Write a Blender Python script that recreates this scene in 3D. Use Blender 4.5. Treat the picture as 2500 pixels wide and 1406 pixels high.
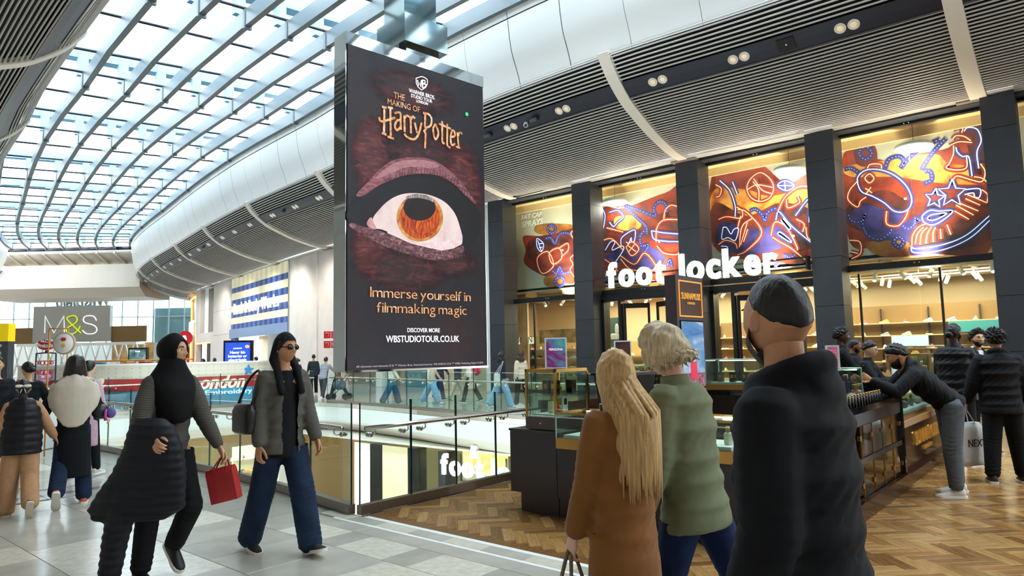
import bpy, bmesh, math, random
import numpy as np
from mathutils import Vector, Matrix, noise

random.seed(7); RNG = np.random.RandomState(7)
SC = bpy.context.scene
COL = SC.collection
for o in list(bpy.data.objects):
    bpy.data.objects.remove(o)
R = math.radians

# ------------------------------------------------------------------ camera
YAW, PITCH, ROLL = R(40.7), R(5.4), R(1.2)
f0 = Vector((math.cos(YAW), math.sin(YAW), 0)); r0 = Vector((math.sin(YAW), -math.cos(YAW), 0)); u0 = Vector((0, 0, 1))
c_f = f0 * math.cos(PITCH) + u0 * math.sin(PITCH)
c_u0 = u0 * math.cos(PITCH) - f0 * math.sin(PITCH)
c_r = r0 * math.cos(ROLL) - c_u0 * math.sin(ROLL)
c_u = c_u0 * math.cos(ROLL) + r0 * math.sin(ROLL)
cam = bpy.data.cameras.new('camera'); cam.sensor_width = 36.0; cam.lens = 36.0 * 1680 / 2500
cam.clip_start = 0.05; cam.clip_end = 500
cam_o = bpy.data.objects.new('camera', cam); COL.objects.link(cam_o)
m = Matrix((c_r, c_u, -c_f)).transposed().to_4x4(); m.translation = Vector((0, 0, 1.6))
cam_o.matrix_world = m
SC.camera = cam_o
# ------------------------------------------------------------------ sky and exposure
world = bpy.data.worlds.new('overcast_sky'); SC.world = world; world.use_nodes = True
bg = world.node_tree.nodes['Background']; bg.inputs[0].default_value = (0.92, 0.965, 1.0, 1); bg.inputs[1].default_value = 5.0
SC.view_settings.view_transform = 'Standard'; SC.view_settings.look = 'None'
SC.view_settings.exposure = 0.65; SC.view_settings.gamma = 1.0; SC.view_settings.use_curve_mapping = False
cy = SC.cycles
cy.max_bounces = 7; cy.diffuse_bounces = 3; cy.glossy_bounces = 3; cy.transmission_bounces = 4; cy.transparent_max_bounces = 20
cy.caustics_reflective = False; cy.caustics_refractive = False; cy.sample_clamp_indirect = 6.0
cy.use_adaptive_sampling = True; cy.adaptive_threshold = 0.02

def light(kind, name, loc, power, color=(1, 1, 1), size=1.0, size_y=None, aim=None, spot=None):
    d = bpy.data.lights.new(name, kind); d.energy = power; d.color = color
    if kind == 'AREA':
        d.size = size
        if size_y: d.shape = 'RECTANGLE'; d.size_y = size_y
    elif kind == 'SPOT':
        d.spot_size = R(spot or 80); d.spot_blend = 0.6; d.shadow_soft_size = size
    else:
        d.shadow_soft_size = size
    o = bpy.data.objects.new(name, d); COL.objects.link(o); o.location = loc
    if aim is not None:
        o.rotation_euler = (Vector(aim) - Vector(loc)).to_track_quat('-Z', 'Y').to_euler()
    return o
WARM = (1.0, 0.83, 0.60); NEUT = (1.0, 0.92, 0.82)
# ceiling luminaires of the sports shop: lower sales floor; plus added uplights that brighten the mural
for yy in (3.8, 8.1, 12.4, 16.7):
    light('AREA', 'shop_ceiling_luminaire', (25.2, yy, 3.98), 300, WARM, 2.6, 3.2)
    light('AREA', 'mural_fill_uplight', (22.3, yy, 4.05), 210, WARM, 0.35, 2.7, aim=(23.0, yy, 6.6)).data.spread = R(100)  # added fill, hidden behind the transom, to brighten the mural
# recessed spots washing the pale wall beside the gingham shopfront
for x, y, tx, ty in ((21.2, 33.6, 23.4, 34.6), (21.9, 38.0, 24.4, 38.8), (22.6, 42.4, 25.3, 43.4), (23.5, 47.6, 26.2, 48.6), (25.0, 54.2, 27.6, 55.4), (26.6, 60.6, 29.4, 62.0)):
    light('SPOT', 'recessed_wall_spot', (x, y, 7.75), 420, NEUT, .25, aim=(tx, ty, 2.2), spot=125).data.spot_blend = 1.0
# lamps of the lower level
light('AREA', 'lower_shop_luminaire', (15.8, 13.5, -1.5), 170, WARM, 2.5, 7.0)
light('AREA', 'lower_hall_luminaire', (12.5, 24.6, -1.5), 150, WARM, 5.0, 1.4)
light('AREA', 'lower_void_luminaire', (13.8, 17.5, -1.5), 40, NEUT, 1.0, 6.0)
light('AREA', 'bath_shop_luminaire', (25.8, 47.0, 3.1), 260, WARM, 2.0, 10.0)
light('AREA', 'clothes_shop_luminaire', (25.0, 28.5, 6.0), 300, (1, .86, .68), 2.0, 8.0)

# ------------------------------------------------------------------ materials
def lin(h):
    if not isinstance(h, str): return tuple(h)
    h = h.lstrip('#'); out = []
    for i in (0, 2, 4):
        c = int(h[i:i + 2], 16) / 255
        out.append(c / 12.92 if c <= 0.04045 else ((c + 0.055) / 1.055) ** 2.4)
    return tuple(out)
MATS = {}
def mat(name, col, rough=0.6, metal=0.0, var=None, bump=None, emit=0.0, ecol=None, coat=0.0, col2=None, sheen=0.0, spec=0.5):
    """principled material; var=(scale, amount) mottles the colour, bump=(scale, strength)"""
    if name in MATS: return MATS[name]
    m = bpy.data.materials.new(name); m.use_nodes = True; nt = m.node_tree; b = nt.nodes['Principled BSDF']
    c = lin(col); b.inputs['Base Color'].default_value = (*c, 1)
    b.inputs['Roughness'].default_value = rough; b.inputs['Metallic'].default_value = metal
    b.inputs['Specular IOR Level'].default_value = spec
    if coat: b.inputs['Coat Weight'].default_value = coat
    if sheen: b.inputs['Sheen Weight'].default_value = sheen
    if var or bump:
        tc = nt.nodes.new('ShaderNodeTexCoord')
    if var:
        n = nt.nodes.new('ShaderNodeTexNoise'); n.inputs['Scale'].default_value = var[0]; n.inputs['Detail'].default_value = 5
        nt.links.new(tc.outputs['Object'], n.inputs['Vector'])
        r = nt.nodes.new('ShaderNodeValToRGB')
        d = tuple(max(0, x * (1 - var[1])) for x in c); e = lin(col2) if col2 else tuple(min(1, x * (1 + var[1])) for x in c)
        r.color_ramp.elements[0].position = 0.32; r.color_ramp.elements[0].color = (*d, 1)
        r.color_ramp.elements[1].position = 0.68; r.color_ramp.elements[1].color = (*e, 1)
        nt.links.new(n.outputs['Fac'], r.inputs['Fac']); nt.links.new(r.outputs['Color'], b.inputs['Base Color'])
    if bump:
        n2 = nt.nodes.new('ShaderNodeTexNoise'); n2.inputs['Scale'].default_value = bump[0]; n2.inputs['Detail'].default_value = 4
        nt.links.new(tc.outputs['Object'], n2.inputs['Vector'])
        bp = nt.nodes.new('ShaderNodeBump'); bp.inputs['Strength'].default_value = bump[1]; bp.inputs['Distance'].default_value = 0.01
        nt.links.new(n2.outputs['Fac'], bp.inputs['Height']); nt.links.new(bp.outputs['Normal'], b.inputs['Normal'])
    if emit:
        b.inputs['Emission Color'].default_value = (*lin(ecol or col), 1); b.inputs['Emission Strength'].default_value = emit
    MATS[name] = m
    return m
def glass(name, tint='#eef8f6', ior=1.45, gloss=1.0, rough=0.0):
    if name in MATS: return MATS[name]
    m = bpy.data.materials.new(name); m.use_nodes = True; nt = m.node_tree; nt.nodes.clear()
    out = nt.nodes.new('ShaderNodeOutputMaterial'); mix = nt.nodes.new('ShaderNodeMixShader')
    tr = nt.nodes.new('ShaderNodeBsdfTransparent'); tr.inputs[0].default_value = (*lin(tint), 1)
    gl = nt.nodes.new('ShaderNodeBsdfGlossy'); gl.inputs['Roughness'].default_value = rough
    lw = nt.nodes.new('ShaderNodeLayerWeight'); lw.inputs['Blend'].default_value = 0.5
    pw = nt.nodes.new('ShaderNodeMath'); pw.operation = 'POWER'; pw.inputs[1].default_value = 4.0
    mu = nt.nodes.new('ShaderNodeMath'); mu.operation = 'MULTIPLY_ADD'; mu.inputs[1].default_value = 0.75 * gloss; mu.inputs[2].default_value = 0.035 * gloss
    nt.links.new(lw.outputs['Facing'], pw.inputs[0]); nt.links.new(pw.outputs[0], mu.inputs[0]); nt.links.new(mu.outputs[0], mix.inputs[0])
    nt.links.new(tr.outputs[0], mix.inputs[1]); nt.links.new(gl.outputs[0], mix.inputs[2]); nt.links.new(mix.outputs[0], out.inputs[0])
    MATS[name] = m
    return m
def emis(name, col, strength=1.0, base=None):
    return mat(name, base or col, 0.5, emit=strength, ecol=col)

# ------------------------------------------------------------------ mesh helpers
class MB:
    """collects shapes and links them as ONE mesh object"""
    def __init__(s): s.v = []; s.f = []; s.sm = []
    def raw(s, V, F, smooth=False):
        b = len(s.v); s.v.extend([tuple(p) for p in V]); s.f.extend([tuple(i + b for i in f) for f in F]); s.sm.extend([smooth] * len(F)); return s
    def box(s, c, d, M=None):
        x, y, z = d[0] / 2, d[1] / 2, d[2] / 2
        P = [Vector((c[0] + i * x, c[1] + j * y, c[2] + k * z)) for k in (-1, 1) for j in (-1, 1) for i in (-1, 1)]
        if M is not None: P = [M @ p for p in P]
        return s.raw(P, [(0, 2, 3, 1), (4, 5, 7, 6), (0, 1, 5, 4), (2, 6, 7, 3), (0, 4, 6, 2), (1, 3, 7, 5)])
    def bar(s, a, b, w, h, up=(0, 0, 1)):
        a, b = Vector(a), Vector(b); d = (b - a); L = d.length; d.normalize()
        x = d.cross(Vector(up)); 
        if x.length < 1e-5: x = Vector((1, 0, 0))
        x.normalize(); z = x.cross(d)
        M = Matrix((x, d, z)).transposed().to_4x4(); M.translation = (a + b) / 2
        return s.box((0, 0, 0), (w, L, h), M)
    def tube(s, pts, r, n=8, cap=True, flat=None):
        pts = [Vector(p) for p in pts]; rs = r if isinstance(r, (list, tuple)) else [r] * len(pts)
        rings = []; ref = None
        for i, p in enumerate(pts):
            t = (pts[min(i + 1, len(pts) - 1)] - pts[max(i - 1, 0)])
            t = t.normalized() if t.length > 1e-9 else Vector((0, 0, 1))
            if ref is None:
                ref = Vector((0, 0, 1)) if abs(t.z) < 0.9 else Vector((1, 0, 0))
            x = t.cross(ref)
            if x.length < 1e-6: x = t.orthogonal()
            x.normalize(); y = x.cross(t).normalized(); ref = y
            k = flat or 1.0
            rings.append([p + x * math.cos(a) * rs[i] + y * math.sin(a) * rs[i] * k for a in [2 * math.pi * j / n for j in range(n)]])
        return s.loft(rings, cap, True)
    def loft(s, rings, cap=True, smooth=True):
        n = len(rings[0]); V = [p for r in rings for p in r]; F = []
        for i in range(len(rings) - 1):
            for j in range(n):
                a, b = i * n + j, i * n + (j + 1) % n
                F.append((a, b, b + n, a + n))
        if cap:
            F.append(tuple(range(n - 1, -1, -1))); F.append(tuple(range((len(rings) - 1) * n, len(rings) * n)))
        return s.raw(V, F, smooth)
    def lathe(s, prof, c=(0, 0, 0), n=14, smooth=True):
        rings = [[(c[0] + r * math.cos(2 * math.pi * j / n), c[1] + r * math.sin(2 * math.pi * j / n), c[2] + z) for j in range(n)] for r, z in prof]
        return s.loft(rings, True, smooth)
    def prism(s, poly, h, M=None, z0=0.0):
        """poly in local xy, extruded from z0 to z0+h"""
        n = len(poly); P = [Vector((p[0], p[1], z0)) for p in poly] + [Vector((p[0], p[1], z0 + h)) for p in poly]
        if M is not None: P = [M @ p for p in P]
        return s.raw(P, [tuple(range(n - 1, -1, -1)), tuple(range(n, 2 * n))] + [(i, (i + 1) % n, (i + 1) % n + n, i + n) for i in range(n)])
    def sphere(s, c, r, n=12, m_=8):
        r = r if isinstance(r, (list, tuple)) else (r, r, r)
        rings = []
        for i in range(1, m_):
            a = -math.pi / 2 + math.pi * i / m_
            rings.append([(c[0] + r[0] * math.cos(a) * math.cos(2 * math.pi * j / n), c[1] + r[1] * math.cos(a) * math.sin(2 * math.pi * j / n), c[2] + r[2] * math.sin(a)) for j in range(n)])
        return s.loft(rings, True, True)
    def sweep(s, path, sec, cap=True, smooth=False):
        """path: list of (origin, axis_u, axis_v); sec: closed 2-D section"""
        return s.loft([[Vector(o) + Vector(u) * a + Vector(v) * b for a, b in sec] for o, u, v in path], cap, smooth)
    def build(s, name, m=None, parent=None, auto=True):
        me = bpy.data.meshes.new(name); me.from_pydata(s.v, [], s.f); me.validate()
        if len(me.polygons) == len(s.sm): me.polygons.foreach_set('use_smooth', s.sm)
        bm = bmesh.new(); bm.from_mesh(me); bmesh.ops.recalc_face_normals(bm, faces=bm.faces); bm.to_mesh(me); bm.free()
        if m is not None: me.materials.append(m)
        return put(name, me, parent)
def put(name, me, parent=None):
    o = bpy.data.objects.new(name, me); COL.objects.link(o)
    if parent is not None: o.parent = parent
    return o
def tag(o, label=None, cat=None, group=None, kind=None):
    if label: o['label'] = label
    if cat: o['category'] = cat
    if group: o['group'] = group
    if kind: o['kind'] = kind
    return o
def thing(name, label, cat, loc=(0, 0, 0), rz=0.0, group=None):
    o = bpy.data.objects.new(name, None); COL.objects.link(o); o.location = loc; o.rotation_euler = (0, 0, rz); o.empty_display_size = 0.1
    return tag(o, label, cat, group)
def setting(name, loc=(0, 0, 0)):
    o = bpy.data.objects.new(name, None); COL.objects.link(o); o.location = loc; o['kind'] = 'structure'; return o
def dup(root, loc, rz=0.0, label=None, group=None):
    r = root.copy(); COL.objects.link(r); r.location = loc; r.rotation_euler = (0, 0, rz)
    if label: r['label'] = label
    if group: r['group'] = group
    for ch in list(root.children):
        c = ch.copy(); COL.objects.link(c); c.parent = r
        for g in list(ch.children):
            d = g.copy(); COL.objects.link(d); d.parent = c
    return r
def frame(o, x, y):
    """matrix with local x along X, local y along Y, z outwards"""
    x = Vector(x).normalized(); y = Vector(y).normalized(); z = x.cross(y)
    M = Matrix((x, y, z)).transposed().to_4x4(); M.translation = Vector(o); return M
def text(name, s, m, M, width=None, height=None, depth=0.01, bold=0.0, shear=0.0, parent=None, split=False, space=1.0, align='L'):
    """lettering laid in the xy plane of M, fitted to width and/or height, its lower left at the origin of M"""
    cu = bpy.data.curves.new('lettering', 'FONT'); cu.body = s; cu.extrude = 0.5; cu.offset = bold; cu.shear = shear; cu.space_character = space
    cu.resolution_u = 3
    t = bpy.data.objects.new('lettering', cu)
    me = bpy.data.meshes.new_from_object(t)
    n = len(me.vertices); co = np.empty(n * 3); me.vertices.foreach_get('co', co); co = co.reshape(-1, 3)
    lo, hi = co.min(0), co.max(0); d = hi - lo
    sx = width / d[0] if width else None; sy = height / d[1] if height else sx
    if sx is None: sx = sy
    co = (co - lo); co[:, 0] *= sx; co[:, 1] *= sy; co[:, 2] *= depth / max(d[2], 1e-6)
    if align == 'C': co[:, 0] -= d[0] * sx / 2
    co = [M @ Vector(p) for p in co]
    F = [tuple(p.vertices) for p in me.polygons]
    bpy.data.objects.remove(t); bpy.data.meshes.remove(me)
    if not split:
        return MB().raw(co, F).build(name, m, parent)
    par = list(range(n))
    def find(a):
        while par[a] != a: par[a] = par[par[a]]; a = par[a]
        return a
    # weld by position first (front, side and back faces of a glyph are separate)
    seen = {}
    for i, p in enumerate(co):
        k = (round(p[0], 4), round(p[1], 4), round(p[2], 4)); j = seen.setdefault(k, i)
        if j != i: par[find(i)] = find(j)
    for f in F:
        for a in f[1:]: par[find(a)] = find(f[0])
    comp = {}
    for f in F: comp.setdefault(find(f[0]), []).append(f)
    out = []
    for fs in comp.values():
        ids = sorted({i for f in fs for i in f}); ix = {a: b for b, a in enumerate(ids)}
        out.append(MB().raw([co[i] for i in ids], [tuple(ix[i] for i in f) for f in fs]).build(name, m, parent))
    return out
def catmull(P, n=8, closed=False):
    P = [Vector(p) for p in P]
    if len(P) < 3 and not closed: return P
    Q = ([P[-1]] + P + [P[0], P[1]]) if closed else ([2 * P[0] - P[1]] + P + [2 * P[-1] - P[-2]])
    out = []
    for i in range(1, len(Q) - 2):
        a, b, c, d = Q[i - 1], Q[i], Q[i + 1], Q[i + 2]
        for k in range(n):
            t = k / n
            out.append(0.5 * ((2 * b) + (c - a) * t + (2 * a - 5 * b + 4 * c - d) * t * t + (3 * b - a - 3 * c + d) * t ** 3))
    if not closed: out.append(P[-1])
    return out

# ------------------------------------------------------------------ the curving line of the mall (upper edge of the slatted bulkhead)
_P = [(16.5, -14), (16.4, -4), (16.3, 5.6), (16.1, 10.1), (16.28, 14.9), (17.0, 23), (17.5, 26.5), (18.44, 34.75), (19.95, 43.3), (21.6, 51.2), (23.3, 59.6), (25.1, 66.8), (27.6, 73.6), (31.4, 79), (37, 82.6), (45, 84.2)]
_D = np.array([(p.x, p.y) for p in catmull([(a, b, 0) for a, b in _P], 30)])
for _ in range(40): _D[1:-1] = (_D[:-2] + 2 * _D[1:-1] + _D[2:]) / 4
_L = np.concatenate([[0], np.cumsum(np.linalg.norm(np.diff(_D, axis=0), axis=1))]); _L -= _L[np.argmin(abs(_D[:, 1]))]
def _at(s): return np.array([np.interp(s, _L, _D[:, 0]), np.interp(s, _L, _D[:, 1])])
def fr(s):
    p = _at(s); t = _at(s + .5) - _at(s - .5); t /= np.linalg.norm(t)
    return p, t, np.array([-t[1], t[0]])
def along(s, off, z):
    """point at arc length s, OFF metres to the right (towards the shops) of the line, at height z"""
    p, t, n = fr(s); w = p - n * off
    return Vector((w[0], w[1], z))
def out_dir(s):
    p, t, n = fr(s); return Vector((-n[0], -n[1], 0))
def run_dir(s):
    p, t, n = fr(s); return Vector((t[0], t[1], 0))

def V3(*a): return np.array(a, float)
def ell_ring(c, ax, ay, rx, ry, n=16, pw=1.0):
    return [tuple(c + ax * rx * math.copysign(abs(math.cos(t)) ** pw, math.cos(t)) + ay * ry * math.copysign(abs(math.sin(t)) ** pw, math.sin(t))) for t in [2 * math.pi * j / n for j in range(n)]]

def letters(name, s, m, fn, width, height, depth, parent, bold=.05, gap=.07, space=.3):
    """one object per letter; fn maps (x, y, z) on the sign to a point; height = that of the tallest letter"""
    G = []
    for ch in s:
        if ch == ' ': G.append(None); continue
        cu = bpy.data.curves.new('lettering', 'FONT'); cu.body = ch; cu.extrude = .5; cu.offset = bold; cu.resolution_u = 4
        t = bpy.data.objects.new('lettering', cu); me = bpy.data.meshes.new_from_object(t); n = len(me.vertices); co = np.empty(n * 3); me.vertices.foreach_get('co', co)
        G.append((co.reshape(-1, 3), [tuple(p.vertices) for p in me.polygons])); bpy.data.objects.remove(t); bpy.data.meshes.remove(me)
    x = 0; lay = []
    for g in G:
        if g is None: x += space; continue
        lo, hi = g[0][:, 0].min(), g[0][:, 0].max(); lay.append((g, x - lo)); x += hi - lo + gap
    x -= gap; sx = width / x; ys = [g[0][:, 1] for g, _ in lay]; y0 = min(y.min() for y in ys); sy = height / (max(y.max() for y in ys) - y0)
    for g, dx in lay:
        c = g[0].copy(); c[:, 0] = (c[:, 0] + dx) * sx; c[:, 1] = (c[:, 1] - y0) * sy; c[:, 2] = (c[:, 2] + .5) * depth
        MB().raw([fn(p) for p in c], g[1]).build(name, m, parent)

# ================================================================== THE SETTING
M_stone = mat('polished_limestone', '#bab5a9', 0.16, var=(3.0, 0.10), spec=0.6)
M_stone_l = mat('pale_limestone', '#d6d0be', 0.2, var=(14.0, 0.12), spec=0.6)
M_stone_d = mat('grey_limestone', '#b0aba0', 0.16, var=(4.0, 0.10), spec=0.6)
M_band = mat('dark_stone_band', '#77727a', 0.18, var=(5.0, 0.15))
M_strip = mat('white_floor_strip', '#f2f2ee', 0.3)
M_white = mat('white_plaster', '#e9ebe8', 0.45)
M_cove = mat('white_cove_panel', '#eceeec', 0.35)
M_beige = mat('beige_panel', '#cfc6b8', 0.5)
M_wallp = mat('pale_stone_wall', '#e9e1da', 0.45, var=(1.2, 0.04))
M_navy = mat('black_void', '#06070b', 0.9)
M_band_b = mat('blueblack_panel', '#1d2230', 0.35)
M_slat = mat('grey_aluminium_slat', '#c2bfba', 0.4, metal=0.15)
M_rib = mat('cream_rib', '#e6e0d2', 0.4)
M_steel = mat('pale_blue_steel', '#5d6a70', 0.45, metal=0.1)
M_steel_d = mat('dark_steel', '#262a30', 0.4, metal=0.4)
M_col = mat('charcoal_cladding', '#2c3036', 0.5, var=(2.0, 0.10))
M_joint = mat('dark_joint', '#0d0e10', 0.8)
M_frame = mat('black_window_frame', '#17181b', 0.35, metal=0.3)
G_clear = glass('clear_glass', '#f1faf7', 1.45, 0.8)
G_bal = glass('balustrade_glass', '#f2faf7', 1.5, .8)
G_roof = glass('roof_glass', '#eaf6fc', 1.4, 0.3)
G_edge = mat('green_glass_edge', '#10302e', 0.15)
M_inox = mat('brushed_steel', '#b9b2aa', 0.25, metal=1.0)
M_chrome = mat('mirror_steel', '#b4bcbd', 0.05, metal=1.0)
M_wall_dk = mat('dark_plinth_channel', '#8a7f76', 0.3, metal=0.9)

# --- main floor: slab, stone tiles, strips, parquet
floor = setting('floor')
EDGE_L = [(4.35, 5.87), (4.55, 7.3), (4.70, 9.0), (4.76, 10.5), (4.76, 14.3), (4.72, 18), (4.72, 22.6)]
EDGE_R = [(12.45, 5.87), (12.9, 10.4), (13.4, 14), (13.9, 17), (14.3, 20), (14.15, 21.3), (13.2, 22.3), (8, 22.6), (4.72, 22.6)]
def slab(name, poly, m, z=-0.008, t=0.12):
    return MB().prism(poly, t, None, z - t).build(name, m, floor)
def brick_mat(name, c1, c2, sx, sy, rough):
    m_ = mat(name, c1, rough, spec=0.6); nt = m_.node_tree; b = nt.nodes['Principled BSDF']
    tc = nt.nodes.new('ShaderNodeTexCoord'); bt = nt.nodes.new('ShaderNodeTexBrick')
    bt.inputs['Color1'].default_value = (*lin(c1), 1); bt.inputs['Color2'].default_value = (*lin(c2), 1)
    bt.inputs['Mortar'].default_value = (*[v * 0.55 for v in lin(c1)], 1)
    bt.inputs['Scale'].default_value = 1; bt.inputs['Mortar Size'].default_value = 0.006; bt.inputs['Brick Width'].default_value = sx; bt.inputs['Row Height'].default_value = sy
    nt.links.new(tc.outputs['Object'], bt.inputs['Vector']); nt.links.new(bt.outputs['Color'], b.inputs['Base Color'])
    return m_
M_far = brick_mat('far_polished_tiles', '#b1aca2', '#a5a199', 1.2, 0.6, 0.14)
slab('slab', [(-4, -12), (4.4, -12), (4.4, 5.87)] + EDGE_L[1:] + [(-4, 22.6)], M_far, -0.012)
slab('slab', [(4.4, -12), (24, -12), (24, 5.87), (4.4, 5.87)], M_far, -0.012)
slab('slab', EDGE_R[:6] + [(14.15, 22.6), (22.5, 22.6), (22.5, 5.87)], M_far, -0.006)
slab('slab', [(-4, 22.6), (4.72, 22.6), (8, 22.6), (13.2, 22.3), (14.15, 21.3), (14.15, 22.6), (60, 22.6), (60, 112), (-4, 112)], M_far, -0.008)
tile_me = {}
def tile(x0, x1, y0, y1, m_, nm='tile'):
    k = (round(x1 - x0, 3), round(y1 - y0, 3), m_.name)
    if k not in tile_me:
        g = 0.003; a, b = (x1 - x0) / 2 - g, (y1 - y0) / 2 - g; c = 0.002
        mb = MB(); mb.loft([[(-a, -b, -.012), (a, -b, -.012), (a, b, -.012), (-a, b, -.012)], [(-a, -b, -c), (a, -b, -c), (a, b, -c), (-a, b, -c)], [(-a + c, -b + c, 0), (a - c, -b + c, 0), (a - c, b - c, 0), (-a + c, b - c, 0)]], True, False)
        o = mb.build(nm, m_, floor); tile_me[k] = o.data
    else:
        o = put(nm, tile_me[k], floor)
    o.location = ((x0 + x1) / 2, (y0 + y1) / 2, 0); return o
cols = [(-0.66 + .84 * i, -0.66 + .84 * (i + 1)) for i in range(5)]
for ci, (xa, xb) in enumerate(cols):
    y = 2.0 + (ci % 2) * 0.3
    while y < 17.5:
        if not (9.0 < y < 10.3):
            m_ = [M_stone, M_stone, M_stone_d, M_stone, M_stone_l][RNG.randint(5)]
            if xb <= 4.4: tile(xa, xb, y, y + .6, m_)
        y += .6
for k in range(4):
    y0 = 2.66 + k * 0.91
    tile(3.54, 3.95, y0, y0 + .60, M_stone_l); tile(3.54, 3.95, y0 + .60, y0 + .91, M_stone_d)
    tile(3.95, 4.15, y0, y0 + .91, M_stone); tile(4.20, 4.355, y0, y0 + .455, M_stone); tile(4.20, 4.355, y0 + .455, y0 + .91, M_stone_l)
for y0, y1, m_ in ((9.62, 9.8, M_stone_d), (9.8, 10.02, M_band), (10.02, 10.2, M_stone_d)):
    for xa, xb in cols[:6]: tile(xa, xb, y0, y1, m_)
tile(4.15, 4.20, -6, 6.02, M_strip, 'strip'); tile(4.355, 4.42, -6, 5.76, M_strip, 'strip')
wood = ['#9a6d3b', '#8b6335', '#a67b47', '#7d562b', '#ad844d', '#936937']
M_wood = [mat('oak_block', w, 0.22, var=(9, 0.22), spec=0.5) if i == 0 else None for i, w in enumerate(wood)]
def wood_mat(i, h):
    m_ = mat('oak_block_%d' % i, h, 0.26, spec=0.55); nt = m_.node_tree; b = nt.nodes['Principled BSDF']
    tc = nt.nodes.new('ShaderNodeTexCoord'); mp = nt.nodes.new('ShaderNodeMapping'); mp.inputs['Scale'].default_value = (2.5, 30, 10)
    n = nt.nodes.new('ShaderNodeTexNoise'); n.inputs['Scale'].default_value = 2.2; n.inputs['Detail'].default_value = 6; n.inputs['Distortion'].default_value = 1.2
    r = nt.nodes.new('ShaderNodeValToRGB'); c = lin(h)
    r.color_ramp.elements[0].position = .3; r.color_ramp.elements[0].color = (*[v * .64 for v in c], 1); r.color_ramp.elements[1].position = .7; r.color_ramp.elements[1].color = (*[min(1, v * 1.15) for v in c], 1)
    oi = nt.nodes.new('ShaderNodeObjectInfo'); ad = nt.nodes.new('ShaderNodeVectorMath'); ad.operation = 'ADD'
    nt.links.new(tc.outputs['Object'], mp.inputs['Vector']); nt.links.new(mp.outputs['Vector'], ad.inputs[0]); nt.links.new(oi.outputs['Random'], ad.inputs[1])
    nt.links.new(ad.outputs[0], n.inputs['Vector']); nt.links.new(n.outputs['Fac'], r.inputs['Fac']); nt.links.new(r.outputs['Color'], b.inputs['Base Color'])
    return m_
M_wood = [wood_mat(i, h) for i, h in enumerate(wood)]
parquet = setting('parquet_floor'); parquet['label'] = 'worn herringbone oak parquet around the perfume kiosk'
slab('parquet_base', [(4.42, -6), (22, -6), (22, 5.80), (4.42, 5.80)], M_wood[3], -0.004, 0.02)
LB, WB_, NB_ = 0.40, 0.10, 4
blocks = []
c45 = math.sqrt(.5)
for i in range(-140, 160):
    for j in range(-40, 40):
        for kind in (0, 1):
            bx, by = i + NB_ * j, i - NB_ * j
            cx, cy_ = (bx + NB_ / 2, by + .5) if kind == 0 else (bx + .5, by + 1 + NB_ / 2)
            X = (cx - cy_) * c45 * WB_ + 8; Y = (cx + cy_) * c45 * WB_ + 2
            if 4.58 < X < 13 and -1.6 < Y < 5.68:
                d = (Vector((X, Y, 0)) - Vector((0, 0, 0))); dep = d.dot(f0)
                lat = d.dot(r0) / dep if dep > .5 else 9
                if dep > 1.2 and -.30 < lat < .80: blocks.append((dep, X, Y, kind))
blocks.sort()
blk = []
a, b, g = LB / 2 - .0012, WB_ / 2 - .0012, .0018
for m_ in M_wood:
    o = MB().loft([[(-a, -b, -.006), (a, -b, -.006), (a, b, -.006), (-a, b, -.006)], [(-a, -b, -g), (a, -b, -g), (a, b, -g), (-a, b, -g)], [(-a + g, -b + g, 0), (a - g, -b + g, 0), (a - g, b - g, 0), (-a + g, b - g, 0)]], True, False).build('block', m_, parquet)
    blk.append(o.data); bpy.data.objects.remove(o)
rest = MB(); vis = [q for q in blocks if not (q[1] > 5.55 and 1.9 < q[2] < 4.66)]
for n, (dep, X, Y, kind) in enumerate(vis):
    rz = math.pi / 4 + kind * math.pi / 2; dz = RNG.uniform(-.0012, .0012)
    if n < 300:
        o = put('block', blk[RNG.randint(len(blk))], parquet); o.location = (X, Y, dz); o.rotation_euler = (0, 0, rz)
    else:
        M = Matrix.Translation((X, Y, dz)) @ Matrix.Rotation(rz, 4, 'Z')
        P = [M @ Vector(p) for p in [(-a, -b, -g), (a, -b, -g), (a, b, -g), (-a, b, -g), (-a + g, -b + g, 0), (a - g, -b + g, 0), (a - g, b - g, 0), (-a + g, b - g, 0)]]
        rest.raw(P, [(4, 5, 6, 7), (0, 1, 5, 4), (1, 2, 6, 5), (2, 3, 7, 6), (3, 0, 4, 7)])
ro = rest.build('parquet_blocks', M_wood[2], parquet); ro['kind'] = 'stuff'
for m_ in M_wood[:1] + M_wood[4:]: ro.data.materials.append(m_)
pm = [0] * len(ro.data.polygons); cur = 0
for i in range(len(pm)):
    if i % 5 == 0: cur = RNG.randint(4)
    pm[i] = cur
ro.data.polygons.foreach_set('material_index', pm)
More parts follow.
